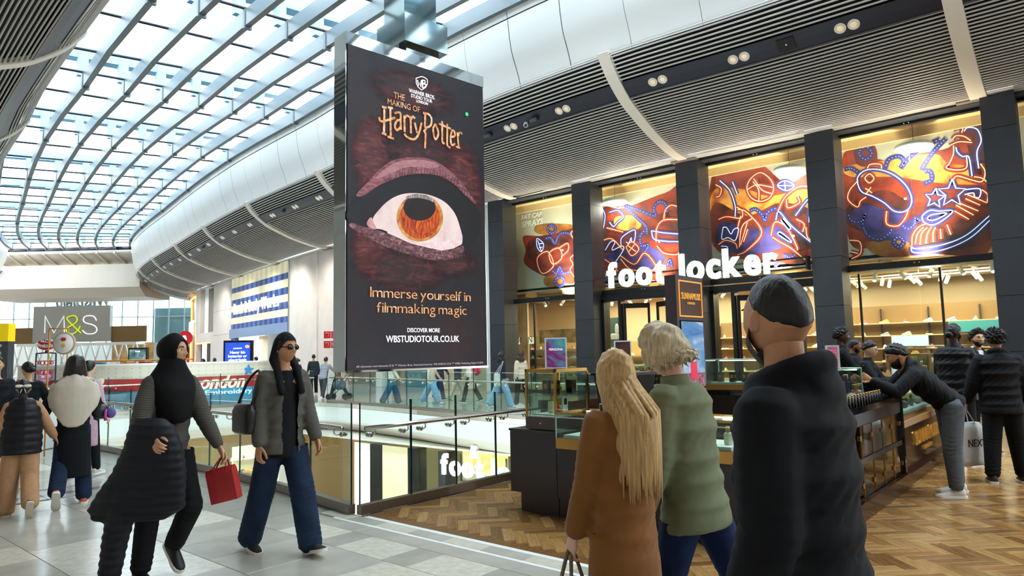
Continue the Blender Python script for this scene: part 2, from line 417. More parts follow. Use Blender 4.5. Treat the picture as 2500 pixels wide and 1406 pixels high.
# no white patch is drawn; on the varnish it is only reflection
# --- faces of the floor void
def fascia(name, path, side):
    """white bulged slab edge along PATH; SIDE = +1 when the void is on the left of the run"""
    root = setting(name)
    P = [Vector((x, y, 0)) for x, y in path]
    fine = catmull(P, 4)
    pr1 = [(0, -.012), (0, -.14), (-.03, -.14), (-.03, -.012)]
    pr2 = [(.02, -.14), (.02, -.5), (.0, -.6), (-.06, -.67), (-.16, -.70), (-.5, -.70), (-.5, -.14)]
    pr3 = [(-.2, -.70), (-.38, -.94), (-.46, -.98), (-1.6, -1.02), (-1.6, -.70)]
    def frames(pts):
        out = []
        for i, p in enumerate(pts):
            t = (pts[min(i + 1, len(pts) - 1)] - pts[max(i - 1, 0)]).normalized(); out.append((p, Vector((-t.y, t.x, 0)) * side, Vector((0, 0, 1))))
        return out
    fm = frames(fine)
    MB().sweep(fm, pr1).build('edge_channel', M_inox, root)
    for k in range(0, len(fine) - 1, 4):
        seg = fm[k:k + 5]
        MB().sweep(seg, pr2).build('panel', mat('fascia_white', '#d6d9d7', .4), root); MB().sweep(seg, pr3).build('panel', M_beige, root)
    return root
fascia('trim_1', EDGE_R, 1)
fascia('trim_2', list(reversed(EDGE_L)), 1)
fascia('trim_3', [(4.35, 5.87), (6, 5.87), (8, 5.87), (10.3, 5.87), (12.45, 5.87)], 1)
# --- lower level
lower = setting('floor_lower')
MB().prism([(3, 3), (22, 3), (22, 34), (3, 34)], .1, None, -5.1).build('slab', mat('lower_floor', '#c9c5bd', .15, spec=.6), lower)
low = setting('wall_lower')
M_cream = mat('cream_wall', '#d9cba6', .5); M_blackcol = mat('black_gloss_column', '#15161a', .2)
MB().box((20.0, 20, -1.0), (13, 30, .06)).build('panel', M_beige, low)
MB().box((19.6, 14, -3.2), (.1, 30, 4)).build('panel', mat('shop_back_wall', '#b29c72', .6), low)
for y0, y1, m_ in ((18.2, 18.85, M_blackcol), (16.95, 18.2, M_cream), (16.62, 16.95, M_blackcol), (15.25, 15.55, M_blackcol), (18.85, 19.7, M_wallp), (10.0, 10.6, M_blackcol)):
    MB().box((14.75, (y0 + y1) / 2, -3.3), (.5, y1 - y0, 4)).build('panel', m_, low)
for y0, y1 in ((15.55, 16.62), (10.6, 15.25)):
    MB().box((14.7, (y0 + y1) / 2, -3.3), (.02, y1 - y0, 3.9)).build('pane', G_clear, low)
MB().box((14.6, 13, -3.28), (.06, 4.6, .06)).build('frame', M_frame, low)
MB().box((12, 27.5, -3.2), (16, .1, 4)).build('panel', mat('shop_back_wall_2', '#b99a62', .6), low)
for x0, x1, m_ in ((9.0, 9.6, M_blackcol), (13.9, 14.6, M_wallp)):
    MB().box(((x0 + x1) / 2, 23.6, -3.3), (x1 - x0, .3, 4)).build('panel', m_, low)
MB().box((11.8, 23.6, -3.3), (4.2, .03, 3.9)).build('pane', G_clear, low)
MB().box((7, 24.5, -3.3), (4, .1, 4)).build('panel', mat('dark_shopfront', '#31312f', .4), low)

# --- glass balustrades round the void
def balustrade(label, path, step, first=0.0, rail_in=0.12, rail_side=1, skip=None):
    P = [Vector((x, y, 0)) for x, y in path]; fine = catmull(P, 10) if len(P) > 2 else P
    L = [0]
    for i in range(1, len(fine)): L.append(L[-1] + (fine[i] - fine[i - 1]).length)
    def at(s):
        s = max(0, min(L[-1], s))
        for i in range(1, len(L)):
            if L[i] >= s:
                k = (s - L[i - 1]) / max(1e-9, L[i] - L[i - 1]); p = fine[i - 1].lerp(fine[i], k); t = (fine[i] - fine[i - 1]).normalized(); return p, t, Vector((-t.y, t.x, 0)) * rail_side
    root = thing('glass_balustrade', label, 'balustrade', fine[0], group='glass balustrades around the floor opening')
    O = fine[0]
    mb = MB(); n = max(2, int(L[-1] / .7))
    sec = [(-.04, 0), (.04, 0), (.04, .095), (-.04, .095)]
    mb.sweep([(at(L[-1] * i / n)[0] - O, at(L[-1] * i / n)[2], (0, 0, 1)) for i in range(n + 1)], sec).build('base_channel', M_wall_dk, root)
    rail = [at(L[-1] * i / n)[0] + at(L[-1] * i / n)[2] * rail_in + Vector((0, 0, .87)) - O for i in range(n + 1)]
    MB().tube(rail, .024, 10).build('handrail', M_inox, root)
    s = first; k = 0
    while s < L[-1] - .05:
        e = min(L[-1], s + step); a_, ta, na = at(s + .006); b_, tb, nb = at(e - .006)
        a_ = a_ - O; b_ = b_ - O
        h = 0.008
        V = [a_ - na * h + Vector((0, 0, .08)), b_ - nb * h + Vector((0, 0, .08)), b_ + nb * h + Vector((0, 0, .1)), a_ + na * h + Vector((0, 0, .1))]
        V += [v + Vector((0, 0, 1.02)) for v in V]
        pane = MB().raw(V, [(0, 1, 5, 4), (3, 7, 6, 2), (4, 5, 6, 7), (0, 3, 2, 1), (1, 2, 6, 5), (0, 4, 7, 3)]).build('pane', G_bal, root)
        for q, nn, tt in ((a_, na, ta), (b_, nb, -tb)):
            MB().raw([q - nn * h - tt * .003, q + nn * h - tt * .003, q + nn * h + tt * .004, q - nn * h + tt * .004] + [p + Vector((0, 0, 1.12)) for p in [q - nn * h - tt * .003, q + nn * h - tt * .003, q + nn * h + tt * .004, q - nn * h + tt * .004]], [(0, 1, 5, 4), (1, 2, 6, 5), (2, 3, 7, 6), (3, 0, 4, 7)]).build('glass_edge', G_edge, pane)
        for q in (s + step * .18, s + step * .82):
            if q > L[-1]: continue
            p, t, nn = at(q); p = p - O
            br = MB()
            br.tube([p + nn * .0 + Vector((0, 0, .79)), p + nn * (rail_in - .03) + Vector((0, 0, .79)), p + nn * rail_in + Vector((0, 0, .81)), p + nn * rail_in + Vector((0, 0, .86))], .008, 6)
            br.tube([p + nn * .008 + Vector((0, 0, .79)), p + nn * .035 + Vector((0, 0, .79))], .026, 10)
            br.tube([p - nn * .03 + Vector((0, 0, .79)), p - nn * .008 + Vector((0, 0, .79))], .026, 10)
            br.build('bracket', M_inox, root)
        s = e
    return root
balustrade('glass balustrade running away beside the stone walkway, left of the opening', [(4.36, 5.97)] + EDGE_L[1:-1] + [(4.72, 22.4)], .98, 0, .11, 1)
balustrade('near glass balustrade with steel handrail between the opening and the oak parquet', [(4.38, 5.87), (12.25, 5.87)], .69, 0, .1, -1)
balustrade('far glass balustrade on the other side of the opening along the shopfront walkway', [(12.5, 6.1)] + EDGE_R[1:5] + [(14.22, 20.9)], 1.12, 0, .1, -1)
balustrade('glass balustrade at the far end of the opening in front of the embroidery kiosk', [(14.05, 21.5)] + EDGE_R[6:8] + [(5.0, 22.6)], 1.12, 0, .1, -1)

# --- slatted bulkheads either side of the atrium
PROF = [(0, 10.04), (.16, 9.83), (.40, 9.54), (.78, 9.22), (1.21, 8.93), (1.78, 8.68), (2.5, 8.4), (3.26, 8.18), (4.07, 8.0), (4.9, 7.93)]
_pf = [(p.x, p.y) for p in catmull([(a, b, 0) for a, b in PROF], 12)]
_pl = np.concatenate([[0], np.cumsum([math.dist(_pf[i], _pf[i + 1]) for i in range(len(_pf) - 1)])])
def prof(a):
    if a < .03:
        o, z, to, tz, no, nz = prof(.03); return o + to * (a - .03), z + tz * (a - .03), to, tz, no, nz
    if a > _pl[-1] - .03:
        e = _pl[-1] - .03001; o, z, to, tz, no, nz = prof(e); return o + to * (a - e), z + tz * (a - e), to, tz, no, nz
    o = np.interp(a, _pl, [p[0] for p in _pf]); z = np.interp(a, _pl, [p[1] for p in _pf])
    o2 = np.interp(a + .02, _pl, [p[0] for p in _pf]); z2 = np.interp(a + .02, _pl, [p[1] for p in _pf]); o1 = np.interp(a - .02, _pl, [p[0] for p in _pf]); z1 = np.interp(a - .02, _pl, [p[1] for p in _pf])
    d = math.hypot(o2 - o1, z2 - z1); to, tz = (o2 - o1) / d, (z2 - z1) / d
    return o, z, to, tz, tz, -to        # point, tangent, normal facing the atrium and down
A_END = _pl[-1]
def bulk_point(s, a, lift, sgn, base):
    o, z, to, tz, no, nz = prof(a); o += no * lift; z += nz * lift
    return along(s, base + sgn * o, z)
def sweep_s(s0, s1, a, sec, sgn, base, ds=1.4):
    """section sec=(along profile, along normal) swept from s0 to s1 at profile arc a"""
    n = max(2, int((s1 - s0) / ds)); rings = []
    for i in range(n + 1):
        s = s0 + (s1 - s0) * i / n; o, z, to, tz, no, nz = prof(a)
        rings.append([along(s, base + sgn * (o + to * u + no * v), z + tz * u + nz * v) for u, v in sec])
    return rings
RIBS = [1.9 + 8.25 * k for k in range(-1, 11)]
DOWN = []
def bulkhead(name, sgn, base, s0, s1, dark):
    root = setting(name)
    sec = [(.016, -.012), (.025, .004), (.014, .020), (-.014, .020), (-.025, .004), (-.016, -.012)]
    arcs = [.05 + .118 * k for k in range(8)]; lo = 1.56
    k = 0
    while lo + .118 * k < A_END - .28: arcs.append(lo + .118 * k); k += 1
    arcs += [A_END - .16, A_END - .08, A_END - .005]
    for a in arcs:
        MB().loft(sweep_s(s0, s1, a, sec, sgn, base), True, False).build('slat', dark if sgn < 0 else M_slat, root)
    # dark lining behind the slats and the service band
    n = int((s1 - s0) / 2.0); rows = []
    na = 24
    V = []; F = []
    for i in range(n + 1):
        s = s0 + (s1 - s0) * i / n
        for j in range(na + 1): V.append(bulk_point(s, A_END * j / na, -.22, sgn, base))
    for i in range(n):
        for j in range(na): F.append((i * (na + 1) + j, i * (na + 1) + j + 1, (i + 1) * (na + 1) + j + 1, (i + 1) * (na + 1) + j))
    MB().raw(V, F, True).build('lining', M_navy, root)
    hb = .27
    MB().loft(sweep_s(s0, s1, 1.23, [(hb, -.02), (hb, .0), (0, .012), (-hb, .0), (-hb, -.02)], sgn, base), True, False).build('service_band', M_band_b, root)
    MB().loft(sweep_s(s0, s1, 1.515, [(.025, -.03), (.025, .035), (-.02, .035), (-.02, -.03)], sgn, base), True, False).build('band_edge', mat('dark_aluminium', '#5b5c60', .4, metal=.5), root)
    MB().loft(sweep_s(s0, s1, A_END - .23, [(.02, -.02), (.02, .02), (-.02, .02), (-.02, -.02)], sgn, base), True, False).build('light_track', mat('white_track', '#d6d2cc', .4), root)
    for sr in RIBS:
        if not s0 < sr < s1: continue
        V = []; F = []; nj = 26
        for j in range(nj + 1):
            a = -.03 + (A_END + .0) * j / nj
            for ds_, lf in ((-.18, .05), (.18, .05), (.18, -.1), (-.18, -.1)):
                V.append(bulk_point(sr + ds_, a, lf, sgn, base))
        for j in range(nj):
            for q in range(4): F.append((j * 4 + q, j * 4 + (q + 1) % 4, j * 4 + 4 + (q + 1) % 4, j * 4 + 4 + q))
        F += [(0, 1, 2, 3), (nj * 4 + 3, nj * 4 + 2, nj * 4 + 1, nj * 4)]
        MB().raw(V, F, False).build('rib', M_rib, root)
        if sgn > 0:
            MB().loft([[bulk_point(sr + d, A_END - .2, .06, sgn, base), bulk_point(sr + d, A_END + .05, .06, sgn, base), bulk_point(sr + d, A_END + .05, .0, sgn, base), bulk_point(sr + d, A_END - .2, .0, sgn, base)] for d in (-.5, .5)], True, False).build('rib_foot', mat('taupe_plate', '#7d726b', .5), root)
    return root
bulkhead('ceiling_bulkhead', 1, 0.0, -12, 86, M_slat)
M_slat_l = mat('warm_aluminium_slat', '#aaa69f', 0.45, metal=0.15)
bulkhead('ceiling_bulkhead', -1, -10.8, -12, 74, M_slat_l)
# --- white cove wall between slats and skylight, in panels
def cove(name, sgn, base, s0, s1):
    root = setting(name)
    pf = [(.13, 9.98), (.04, 10.3), (-.07, 10.6), (-.20, 10.9), (-.28, 11.15), (-.36, 11.6), (-.42, 12.16)]
    up = [(-.43, 12.20), (-.50, 12.55), (-.50, 13.25)]
    step = 8.25 / 4; k = 0; s = s0
    while s < s1 - .1:
        g = .02 if abs(((s - RIBS[0] - 1.2) % 8.25)) < .3 else .006
        for q in (pf, up):
            rings = []
            for t in (0, .5, 1):
                ss = s + g + (step - 2 * g) * t
                rings.append([along(ss, base + sgn * o, z + .0084 * (ss - 30) * (z - 9.98) / 3) for o, z in q])
            V = [p for r_ in rings for p in r_]; n = len(q); F = [(i * n + j, i * n + j + 1, (i + 1) * n + j + 1, (i + 1) * n + j) for i in range(2) for j in range(n - 1)]
            MB().raw(V, F, True).build('panel', M_cove, root)
        s += step
    # dark slot behind the joints
    V = []; F = []; n = int((s1 - s0) / 2)
    q = [(o + .03, z) for o, z in pf + up]
    for i in range(n + 1):
        ss = s0 + (s1 - s0) * i / n; V += [along(ss, base + sgn * o, z + .0084 * (ss - 30) * (z - 9.98) / 3) for o, z in q]
    m_ = len(q)
    for i in range(n): F += [(i * m_ + j, i * m_ + j + 1, (i + 1) * m_ + j + 1, (i + 1) * m_ + j) for j in range(m_ - 1)]
    MB().raw(V, F, True).build('backing', mat('joint_grey', '#6f7274', .7), root)
    return root
SB = RIBS[0] + 1.2
cove('wall_right_cove', 1, 0.0, SB - 8.25, SB + 8.25 * 11)
cove('wall_left_cove', -1, -10.8, SB - 8.25, SB + 8.25 * 9.5)
# --- skylight
roof = setting('ceiling')
ROWS = [27.6 - 8.4 * k for k in range(5, 0, -1)] + [27.6, 35.8, 44.5, 52.6, 60.8, 68.6, 74.0]
def roof_pt(s, d, dz=0.0): return along(s, -d, 12.6 - .056 * d + .0084 * (s - 30) + dz)
RD = [.577 + 1.402 * i for i in range(8)]
for d in RD:
    rings = []
    for k in range(len(ROWS) - 1):
        for t in (0, .5):
            s = ROWS[k] + (ROWS[k + 1] - ROWS[k]) * t; rings.append(s)
    rings.append(ROWS[-1])
    MB().loft([[roof_pt(s, d - .10, -.12), roof_pt(s, d + .10, -.12), roof_pt(s, d + .10, .42), roof_pt(s, d - .10, .42)] for s in rings], True, False).build('rafter', M_steel, roof)
pm_ = []
for k in range(len(ROWS) - 1):
    for t in (0, 1 / 3, 2 / 3): pm_.append(ROWS[k] + (ROWS[k + 1] - ROWS[k]) * t)
pm_.append(ROWS[-1])
dl = [.45] + RD[1:] + [11.3]
for s in pm_:
    MB().tube([roof_pt(s, .45, .47), roof_pt(s, 11.3, .47)], .05, 6).build('purlin', M_steel_d, roof)
for i in range(len(pm_) - 1):
    for j in range(len(dl) - 1):
        a, b = dl[j] + .02, dl[j + 1] - .02; s0, s1 = pm_[i] + .02, pm_[i + 1] - .02
        V = [roof_pt(s0, a, .5), roof_pt(s0, b, .5), roof_pt(s1, b, .5), roof_pt(s1, a, .5)]
        MB().raw(V, [(0, 1, 2, 3)]).build('pane', G_roof, roof)
M_truss = mat('pale_truss_steel', '#86b3c8', 0.5)
for s in ROWS:
    MB().bar(roof_pt(s + .9, .2, 1.5), roof_pt(s + .9, 11.2, 1.5), .5, .5).build('truss', M_truss, roof)
    for d in RD:
        MB().bar(roof_pt(s + .7, d, .52), roof_pt(s + .7, d, 1.5), .34, .25, up=(0, 1, 0)).build('post', M_truss, roof)
        MB().bar(roof_pt(s, d, -.2), roof_pt(s, d, .42), .26, .12, up=(0, 1, 0)).build('bracket', M_steel, roof)
# far gable: dark louvres, white canopy, clerestory, bridge beam
def face_pt(px_lat, D, z):
    p = f0 * D + r0 * px_lat; return Vector((p.x, p.y, z))
gable = setting('wall_far')
for i in range(9):
    x0 = -51.5 + i * 1.72 * 1.02
    MB().loft([[face_pt(x0, 67.5, 12.95), face_pt(x0 + 1.6, 67.5, 12.95), face_pt(x0 + 1.6, 67.5, 12.5), face_pt(x0, 67.5, 12.5)], [face_pt(x0, 68, 12.95), face_pt(x0 + 1.6, 68, 12.95), face_pt(x0 + 1.6, 68, 12.5), face_pt(x0, 68, 12.5)]]).build('louvre', M_steel_d, gable)
    MB().loft([[face_pt(x0, 67.3, 12.4), face_pt(x0 + 1.68, 67.3, 12.4), face_pt(x0 + 1.68, 67.3, 12.3), face_pt(x0, 67.3, 12.3)], [face_pt(x0 + .15, 69.5, 11.45), face_pt(x0 + 1.8, 69.5, 11.45), face_pt(x0 + 1.8, 69.5, 11.35), face_pt(x0 + .15, 69.5, 11.35)]]).build('canopy_panel', M_beige, gable)
    MB().bar(face_pt(x0, 67.2, 12.32), face_pt(x0 + .15, 69.5, 11.36), .12, .2).build('canopy_rib', M_rib, gable)
MB().bar(face_pt(-53, 67.3, 12.5), face_pt(-35, 67.3, 12.5), .1, .1).build('white_edge', M_white, gable)
bridge = setting('wall_bridge')
for i in range(10):
    x0 = -53 + i * 1.6
    sec = [(68, 11.25), (68, 8.95), (69.2, 8.05), (74, 8.05), (74, 11.25)]
    MB().loft([[face_pt(x, d, z) for d, z in sec] for x in (x0, x0 + 1.596)], True, False).build('panel', M_beige, bridge)
# shell outside the picture
shell = setting('wall_back')
MB().box((10, -12.2, 4), (30, .2, 9)).build('panel', M_wallp, shell)
shell2 = setting('wall_left')
V = []; F = []
for i, q in enumerate([-12 + 2.0 * i for i in range(42)]): V += [along(q, -10.8 - 4.85, 8.0), along(q, -19.1, 8.0)]
for i in range(41): F.append((2 * i, 2 * i + 1, 2 * i + 3, 2 * i + 2))
MB().raw(V, F).build('soffit', M_white, shell2)
shell3 = setting('ceiling_shops')
V = []; F = []
ss = [-12 + 2.0 * i for i in range(50)]
for s in ss: V += [along(s, 4.85, 8.02), along(s, 12, 8.02)]
for i in range(len(ss) - 1): F.append((2 * i, 2 * i + 1, 2 * i + 3, 2 * i + 2))
MB().raw(V, F).build('soffit', M_white, shell3)

far_sky_block = setting('ceiling_far_sky_block')  # unseen roof added to keep sky light off the department store
MB().raw([face_pt(-75, 74, 12.0), face_pt(-20, 74, 12.0), face_pt(-20, 92, 12.0), face_pt(-75, 92, 12.0)] + [face_pt(-75, 74, 12.3), face_pt(-20, 74, 12.3), face_pt(-20, 92, 12.3), face_pt(-75, 92, 12.3)], [(0, 1, 2, 3), (4, 5, 6, 7), (0, 1, 5, 4), (1, 2, 6, 5), (2, 3, 7, 6), (3, 0, 4, 7)]).build('slab', M_white, far_sky_block)
V = []; F = []
for i, q in enumerate([-12 + 2.0 * i for i in range(41)]): V += [along(q, -19, 0), along(q, -19, 14.0)]
for i in range(40): F.append((2 * i, 2 * i + 2, 2 * i + 3, 2 * i + 1))
sl = setting('wall_left_shops_and_sky_block'); _a, _b = along(68, -19, 0), face_pt(-68, 92, 0); MB().raw([_a, _b, _b + Vector((0, 0, 14)), _a + Vector((0, 0, 14))], [(0, 1, 2, 3)]).build('panel', M_wallp, sl)  # end panel added out of view to block sky light from the far store
_c = along(60, -19, 8); MB().raw([along(68, -15.6, 8.0), _c, face_pt(-68, 92, 8), face_pt(-62, 76, 8)], [(0, 1, 2, 3)]).build('soffit', M_white, sl)  # unseen soffit added to close the same gap against the sky
_e = face_pt(-68, 88, 0); _g = face_pt(-20, 88, 0); MB().raw([face_pt(-68, 67, 12.2), face_pt(-52, 67, 12.2), face_pt(-52, 75, 12.2), face_pt(-68, 75, 12.2)], [(0, 1, 2, 3)]).build('slab', M_white, far_sky_block)  # unseen slab added to shut out sky light left of the bridge
MB().raw(V, F).build('panel', M_wallp, sl)
V = [(v.x - .0, v.y, v.z) for v in [along(q, 12.2, z) for q in [-12 + 2.0 * i for i in range(50)] for z in (0, 8.1)]]
MB().raw(V, [(2 * i, 2 * i + 2, 2 * i + 3, 2 * i + 1) for i in range(49)]).build('panel', M_wallp, shell)

ORD = ['first', 'second', 'third', 'fourth', 'fifth', 'sixth', 'seventh', 'eighth', 'ninth', 'tenth', 'eleventh', 'twelfth', 'thirteenth', 'fourteenth', 'fifteenth', 'sixteenth', 'seventeenth', 'eighteenth', 'nineteenth', 'twentieth']
shn = ['top', 'second', 'third', 'fourth', 'fifth']
# ================================================================== SHOPFRONTS
def box_to(name, m_, parent, x0, x1, y0, y1, z0, z1):
    return MB().box(((x0 + x1) / 2, (y0 + y1) / 2, (z0 + z1) / 2), (x1 - x0, y1 - y0, z1 - z0)).build(name, m_, parent)
# --- sports shop: clad pillars
PY = [(18.5, 19.32), (14.15, 14.98), (9.86, 10.65), (5.61, 6.41), (1.3, 2.03), (-3.0, -2.2)]
ZJ = [0, 1.38, 2.77, 4.19, 5.6, 7.05, 7.95]
pil = setting('wall_right_pillars')
for y0, y1 in PY:
    for k in range(6):
        box_to('panel', M_col, pil, 21.0, 21.85, y0, y1, ZJ[k] + .006, ZJ[k + 1] - .006)
    box_to('core', M_joint, pil, 21.02, 21.83, y0 + .02, y1 - .02, 0, 7.95)
fas = setting('wall_right_fascia')
for k in range(len(PY) - 1):
    a, b = PY[k + 1][1], PY[k][0]
    box_to('panel', M_col, fas, 21.2, 22.0, a, b, 7.86, 8.05)
    box_to('soffit_edge', M_frame, fas, 21.0, 21.2, a, b, 7.93, 8.05)
# --- windows
BAYS = [(14.98, 18.5), (10.65, 14.15), (6.41, 9.86), (2.03, 5.61), (-2.2, 1.3)]
for k, (a, b) in enumerate(BAYS):
    w = setting('window_%d' % (k + 1)); mid = (a + b) / 2; tz = 3.72 + .035 * 0 + (.04 * k)
    for p, q in ((a + .03, mid - .008), (mid + .008, b - .03)):
        box_to('pane', G_clear, w, 21.69, 21.71, p, q, tz + .09, 7.86)
        if k in (0, 3, 4): box_to('pane', G_clear, w, 21.69, 21.71, p, q, .12, tz - .09)
    box_to('transom', M_frame, w, 21.6, 21.8, a, b, tz - .09, tz + .09)
    box_to('head_frame', M_frame, w, 21.62, 21.78, a, b, 7.78, 7.87)
    box_to('sill', M_frame, w, 21.6, 21.8, a, b, 0, .12)
    for z in (7.8, tz):
        for dy in (-.06, .06): MB().tube([(21.58, mid + dy, z + .02), (21.64, mid + dy, z + .02)], .022, 8).build('clamp', M_inox, w)
    if k in (0, 3, 4):
        for yy in (a + .35 * (b - a) * (1 if k else 0) + .12, b - .12 if k else a + .86 * (b - a)): box_to('post', M_frame, w, 22.3, 22.36, yy - .03, yy + .03, 0, tz - .1)
# --- glazed entrances in the two middle bays
def leaf(root, hinge, ang, width, h=3.3):
    M = Matrix.Translation(hinge) @ Matrix.Rotation(ang, 4, 'Z')
    l = MB(); fw_ = .09
    for c, d in (((width / 2, 0, fw_ / 2), (width, .06, fw_)), ((width / 2, 0, h - fw_), (width, .06, fw_ * 2)), ((fw_ / 2, 0, h / 2), (fw_, .06, h)), ((width - fw_ / 2, 0, h / 2), (fw_, .06, h))): l.box(c, d, M)
    lf = l.build('leaf', M_frame, root)
    MB().box((width / 2, 0, h / 2), (width - .2, .02, h - .25), M).build('pane', G_clear, lf)
    MB().tube([M @ Vector((width - .05, -.09, .8)), M @ Vector((width - .05, -.09, 1.9))], .016, 8).build('handle', M_inox, lf)
for k, (a, b) in ((1, BAYS[1]), (2, BAYS[2])):
    d = setting('door_%d' % k)
    box_to('header', M_frame, d, 21.5, 21.9, a, b, 3.42, 3.66)
    box_to('jamb', M_frame, d, 21.5, 21.9, b - .12, b, 0, 3.5); box_to('jamb', M_frame, d, 21.5, 21.9, a, a + .12, 0, 3.5)
    box_to('jamb', M_frame, d, 21.55, 21.85, b - .82, b - .70, 0, 3.5); box_to('jamb', M_frame, d, 21.55, 21.85, a + .55, a + .67, 0, 3.5)
    box_to('pane', G_clear, d, 21.69, 21.71, b - .7, b - .12, .1, 3.4); box_to('pane', G_clear, d, 21.69, 21.71, a + .12, a + .55, .1, 3.4)
    leaf(d, (21.7, b - .84, .02), R(-62), .95); leaf(d, (21.7, a + .7, .02), R(62), .95)
# --- shop interior
inn = setting('wall_shop')
M_tan = mat('tan_ceiling', '#c9a877', .7); M_cream2 = mat('warm_cream_wall', '#d8c19a', .6); M_sfl = mat('shop_floor', '#b59f80', .25, spec=.6)
box_to('floor_panel', M_sfl, inn, 21.9, 31, -4, 24, -.02, .004)
box_to('back_panel', M_cream2, inn, 28.0, 28.1, -4, 24, 0, 4.4)
box_to('side_panel', M_cream2, inn, 21.9, 31, -4.1, -4, 0, 8.1); box_to('side_panel', M_cream2, inn, 22.2, 28, 22.4, 22.5, 0, 8.1)
box_to('front_panel', M_cream2, inn, 22.1, 22.2, 19.3, 24, 0, 8.1)
box_to('ceiling_panel', M_tan, inn, 23.0, 31, -4, 24, 4.25, 4.35)
box_to('upper_ceiling', M_tan, inn, 21.9, 23.4, -4, 24, 8.0, 8.1)
M_duct = mat('galvanised_duct', '#b5a78d', .45, metal=.3)
for i, (x, z) in enumerate(((24.0, 4.05), (25.6, 4.1), (27.0, 4.0))):
    MB().tube([(x, -3.5, z), (x, 22, z)], .11 if i % 2 else .16, 10).build('duct', M_duct, inn)
for y in range(-3, 23, 2): box_to('joist', mat('pale_joist', '#cdb791', .6), inn, 23.1, 28, y, y + .12, 4.02, 4.25)
# mural panel above the shop floor
mur = setting('wall_mural')
M_plas = mat('mural_plaster', '#b9b3a6', .7, var=(.8, .12))
box_to('panel', M_plas, mur, 23.0, 23.1, -4, 22.4, 4.2, 8.0)
box_to('header_strip', mat('warm_header', '#c2a67c', .6), mur, 22.9, 23.0, -4, 22.4, 7.72, 8.0)
BLOBS = [(0,[(19.06,6.69),(18.01,6.59),(16.38,6.76),(16.24,6.74),(16.32,4.49),(17.47,4.7),(18.36,5.02),(19.05,5.52),(18.96,6.06)]),(1,[(18.38,7.04),(17.92,7.09),(17.24,7.0),(16.38,6.82),(16.39,6.53),(17.78,6.59),(18.39,6.79)]),(2,[(18.71,6.46),(16.96,6.6),(16.25,6.57),(16.31,4.95),(17.6,5.07),(18.73,5.67)]),(1,[(17.91,4.8),(17.03,4.78),(16.89,4.42),(17.33,4.34),(17.92,4.44)]),(0,[(14.99,7.2),(13.95,7.15),(12.11,7.45),(11.49,7.4),(11.64,4.2),(13.44,4.46),(15.01,4.83)]),(2,[(15.01,6.74),(13.35,6.51),(11.52,6.77),(11.57,5.58),(13.38,5.75),(14.99,5.5)]),(3,[(14.28,6.86),(13.34,6.73),(13.24,6.28),(13.98,6.27),(14.36,6.49)]),(4,[(15.0,5.27),(14.01,5.61),(12.79,5.47),(12.23,4.98),(12.83,4.62),(14.04,4.95)]),(0,[(10.13,8.06),(8.72,8.01),(7.67,7.02),(6.78,7.08),(6.89,4.53),(8.36,4.47),(10.34,5.26)]),(3,[(10.17,7.24),(9.0,7.03),(8.23,6.68),(6.96,6.68),(7.01,5.83),(8.27,6.01),(10.23,6.18)]),(2,[(10.2,6.77),(9.05,6.13),(7.92,6.4),(6.85,5.91),(6.87,4.85),(8.34,4.69),(10.27,5.37)]),(4,[(9.99,6.03),(8.85,5.65),(8.02,5.64),(7.79,4.96),(9.12,4.78),(10.16,5.24)]),(0,[(5.86,7.64),(4.73,7.2),(3.85,7.22),(3.03,7.24),(2.21,7.63),(2.23,4.3),(3.24,4.13),(4.9,4.61),(5.85,4.83)]),(3,[(5.84,7.22),(4.73,7.2),(3.44,7.14),(3.06,6.77),(2.29,6.52),(2.18,6.04),(3.3,6.24),(4.5,6.65),(5.67,6.87)]),(2,[(5.82,5.96),(4.79,6.3),(3.95,5.77),(2.2,5.67),(2.21,4.48),(3.47,4.25),(4.27,4.25),(4.88,4.81),(5.86,5.35)]),(4,[(5.54,6.02),(4.82,5.7),(4.15,5.31),(4.04,4.51),(5.11,4.84),(5.67,5.42)]),(2,[(5.52,7.83),(4.97,7.71),(4.96,7.15),(5.46,7.2)]),(2,[(2.66,7.88),(2.2,7.77),(2.24,6.23),(2.54,6.29),(2.57,7.0)]),(1,[(5.34,4.77),(4.28,4.64),(4.22,4.24),(4.92,4.27),(5.31,4.51)])]
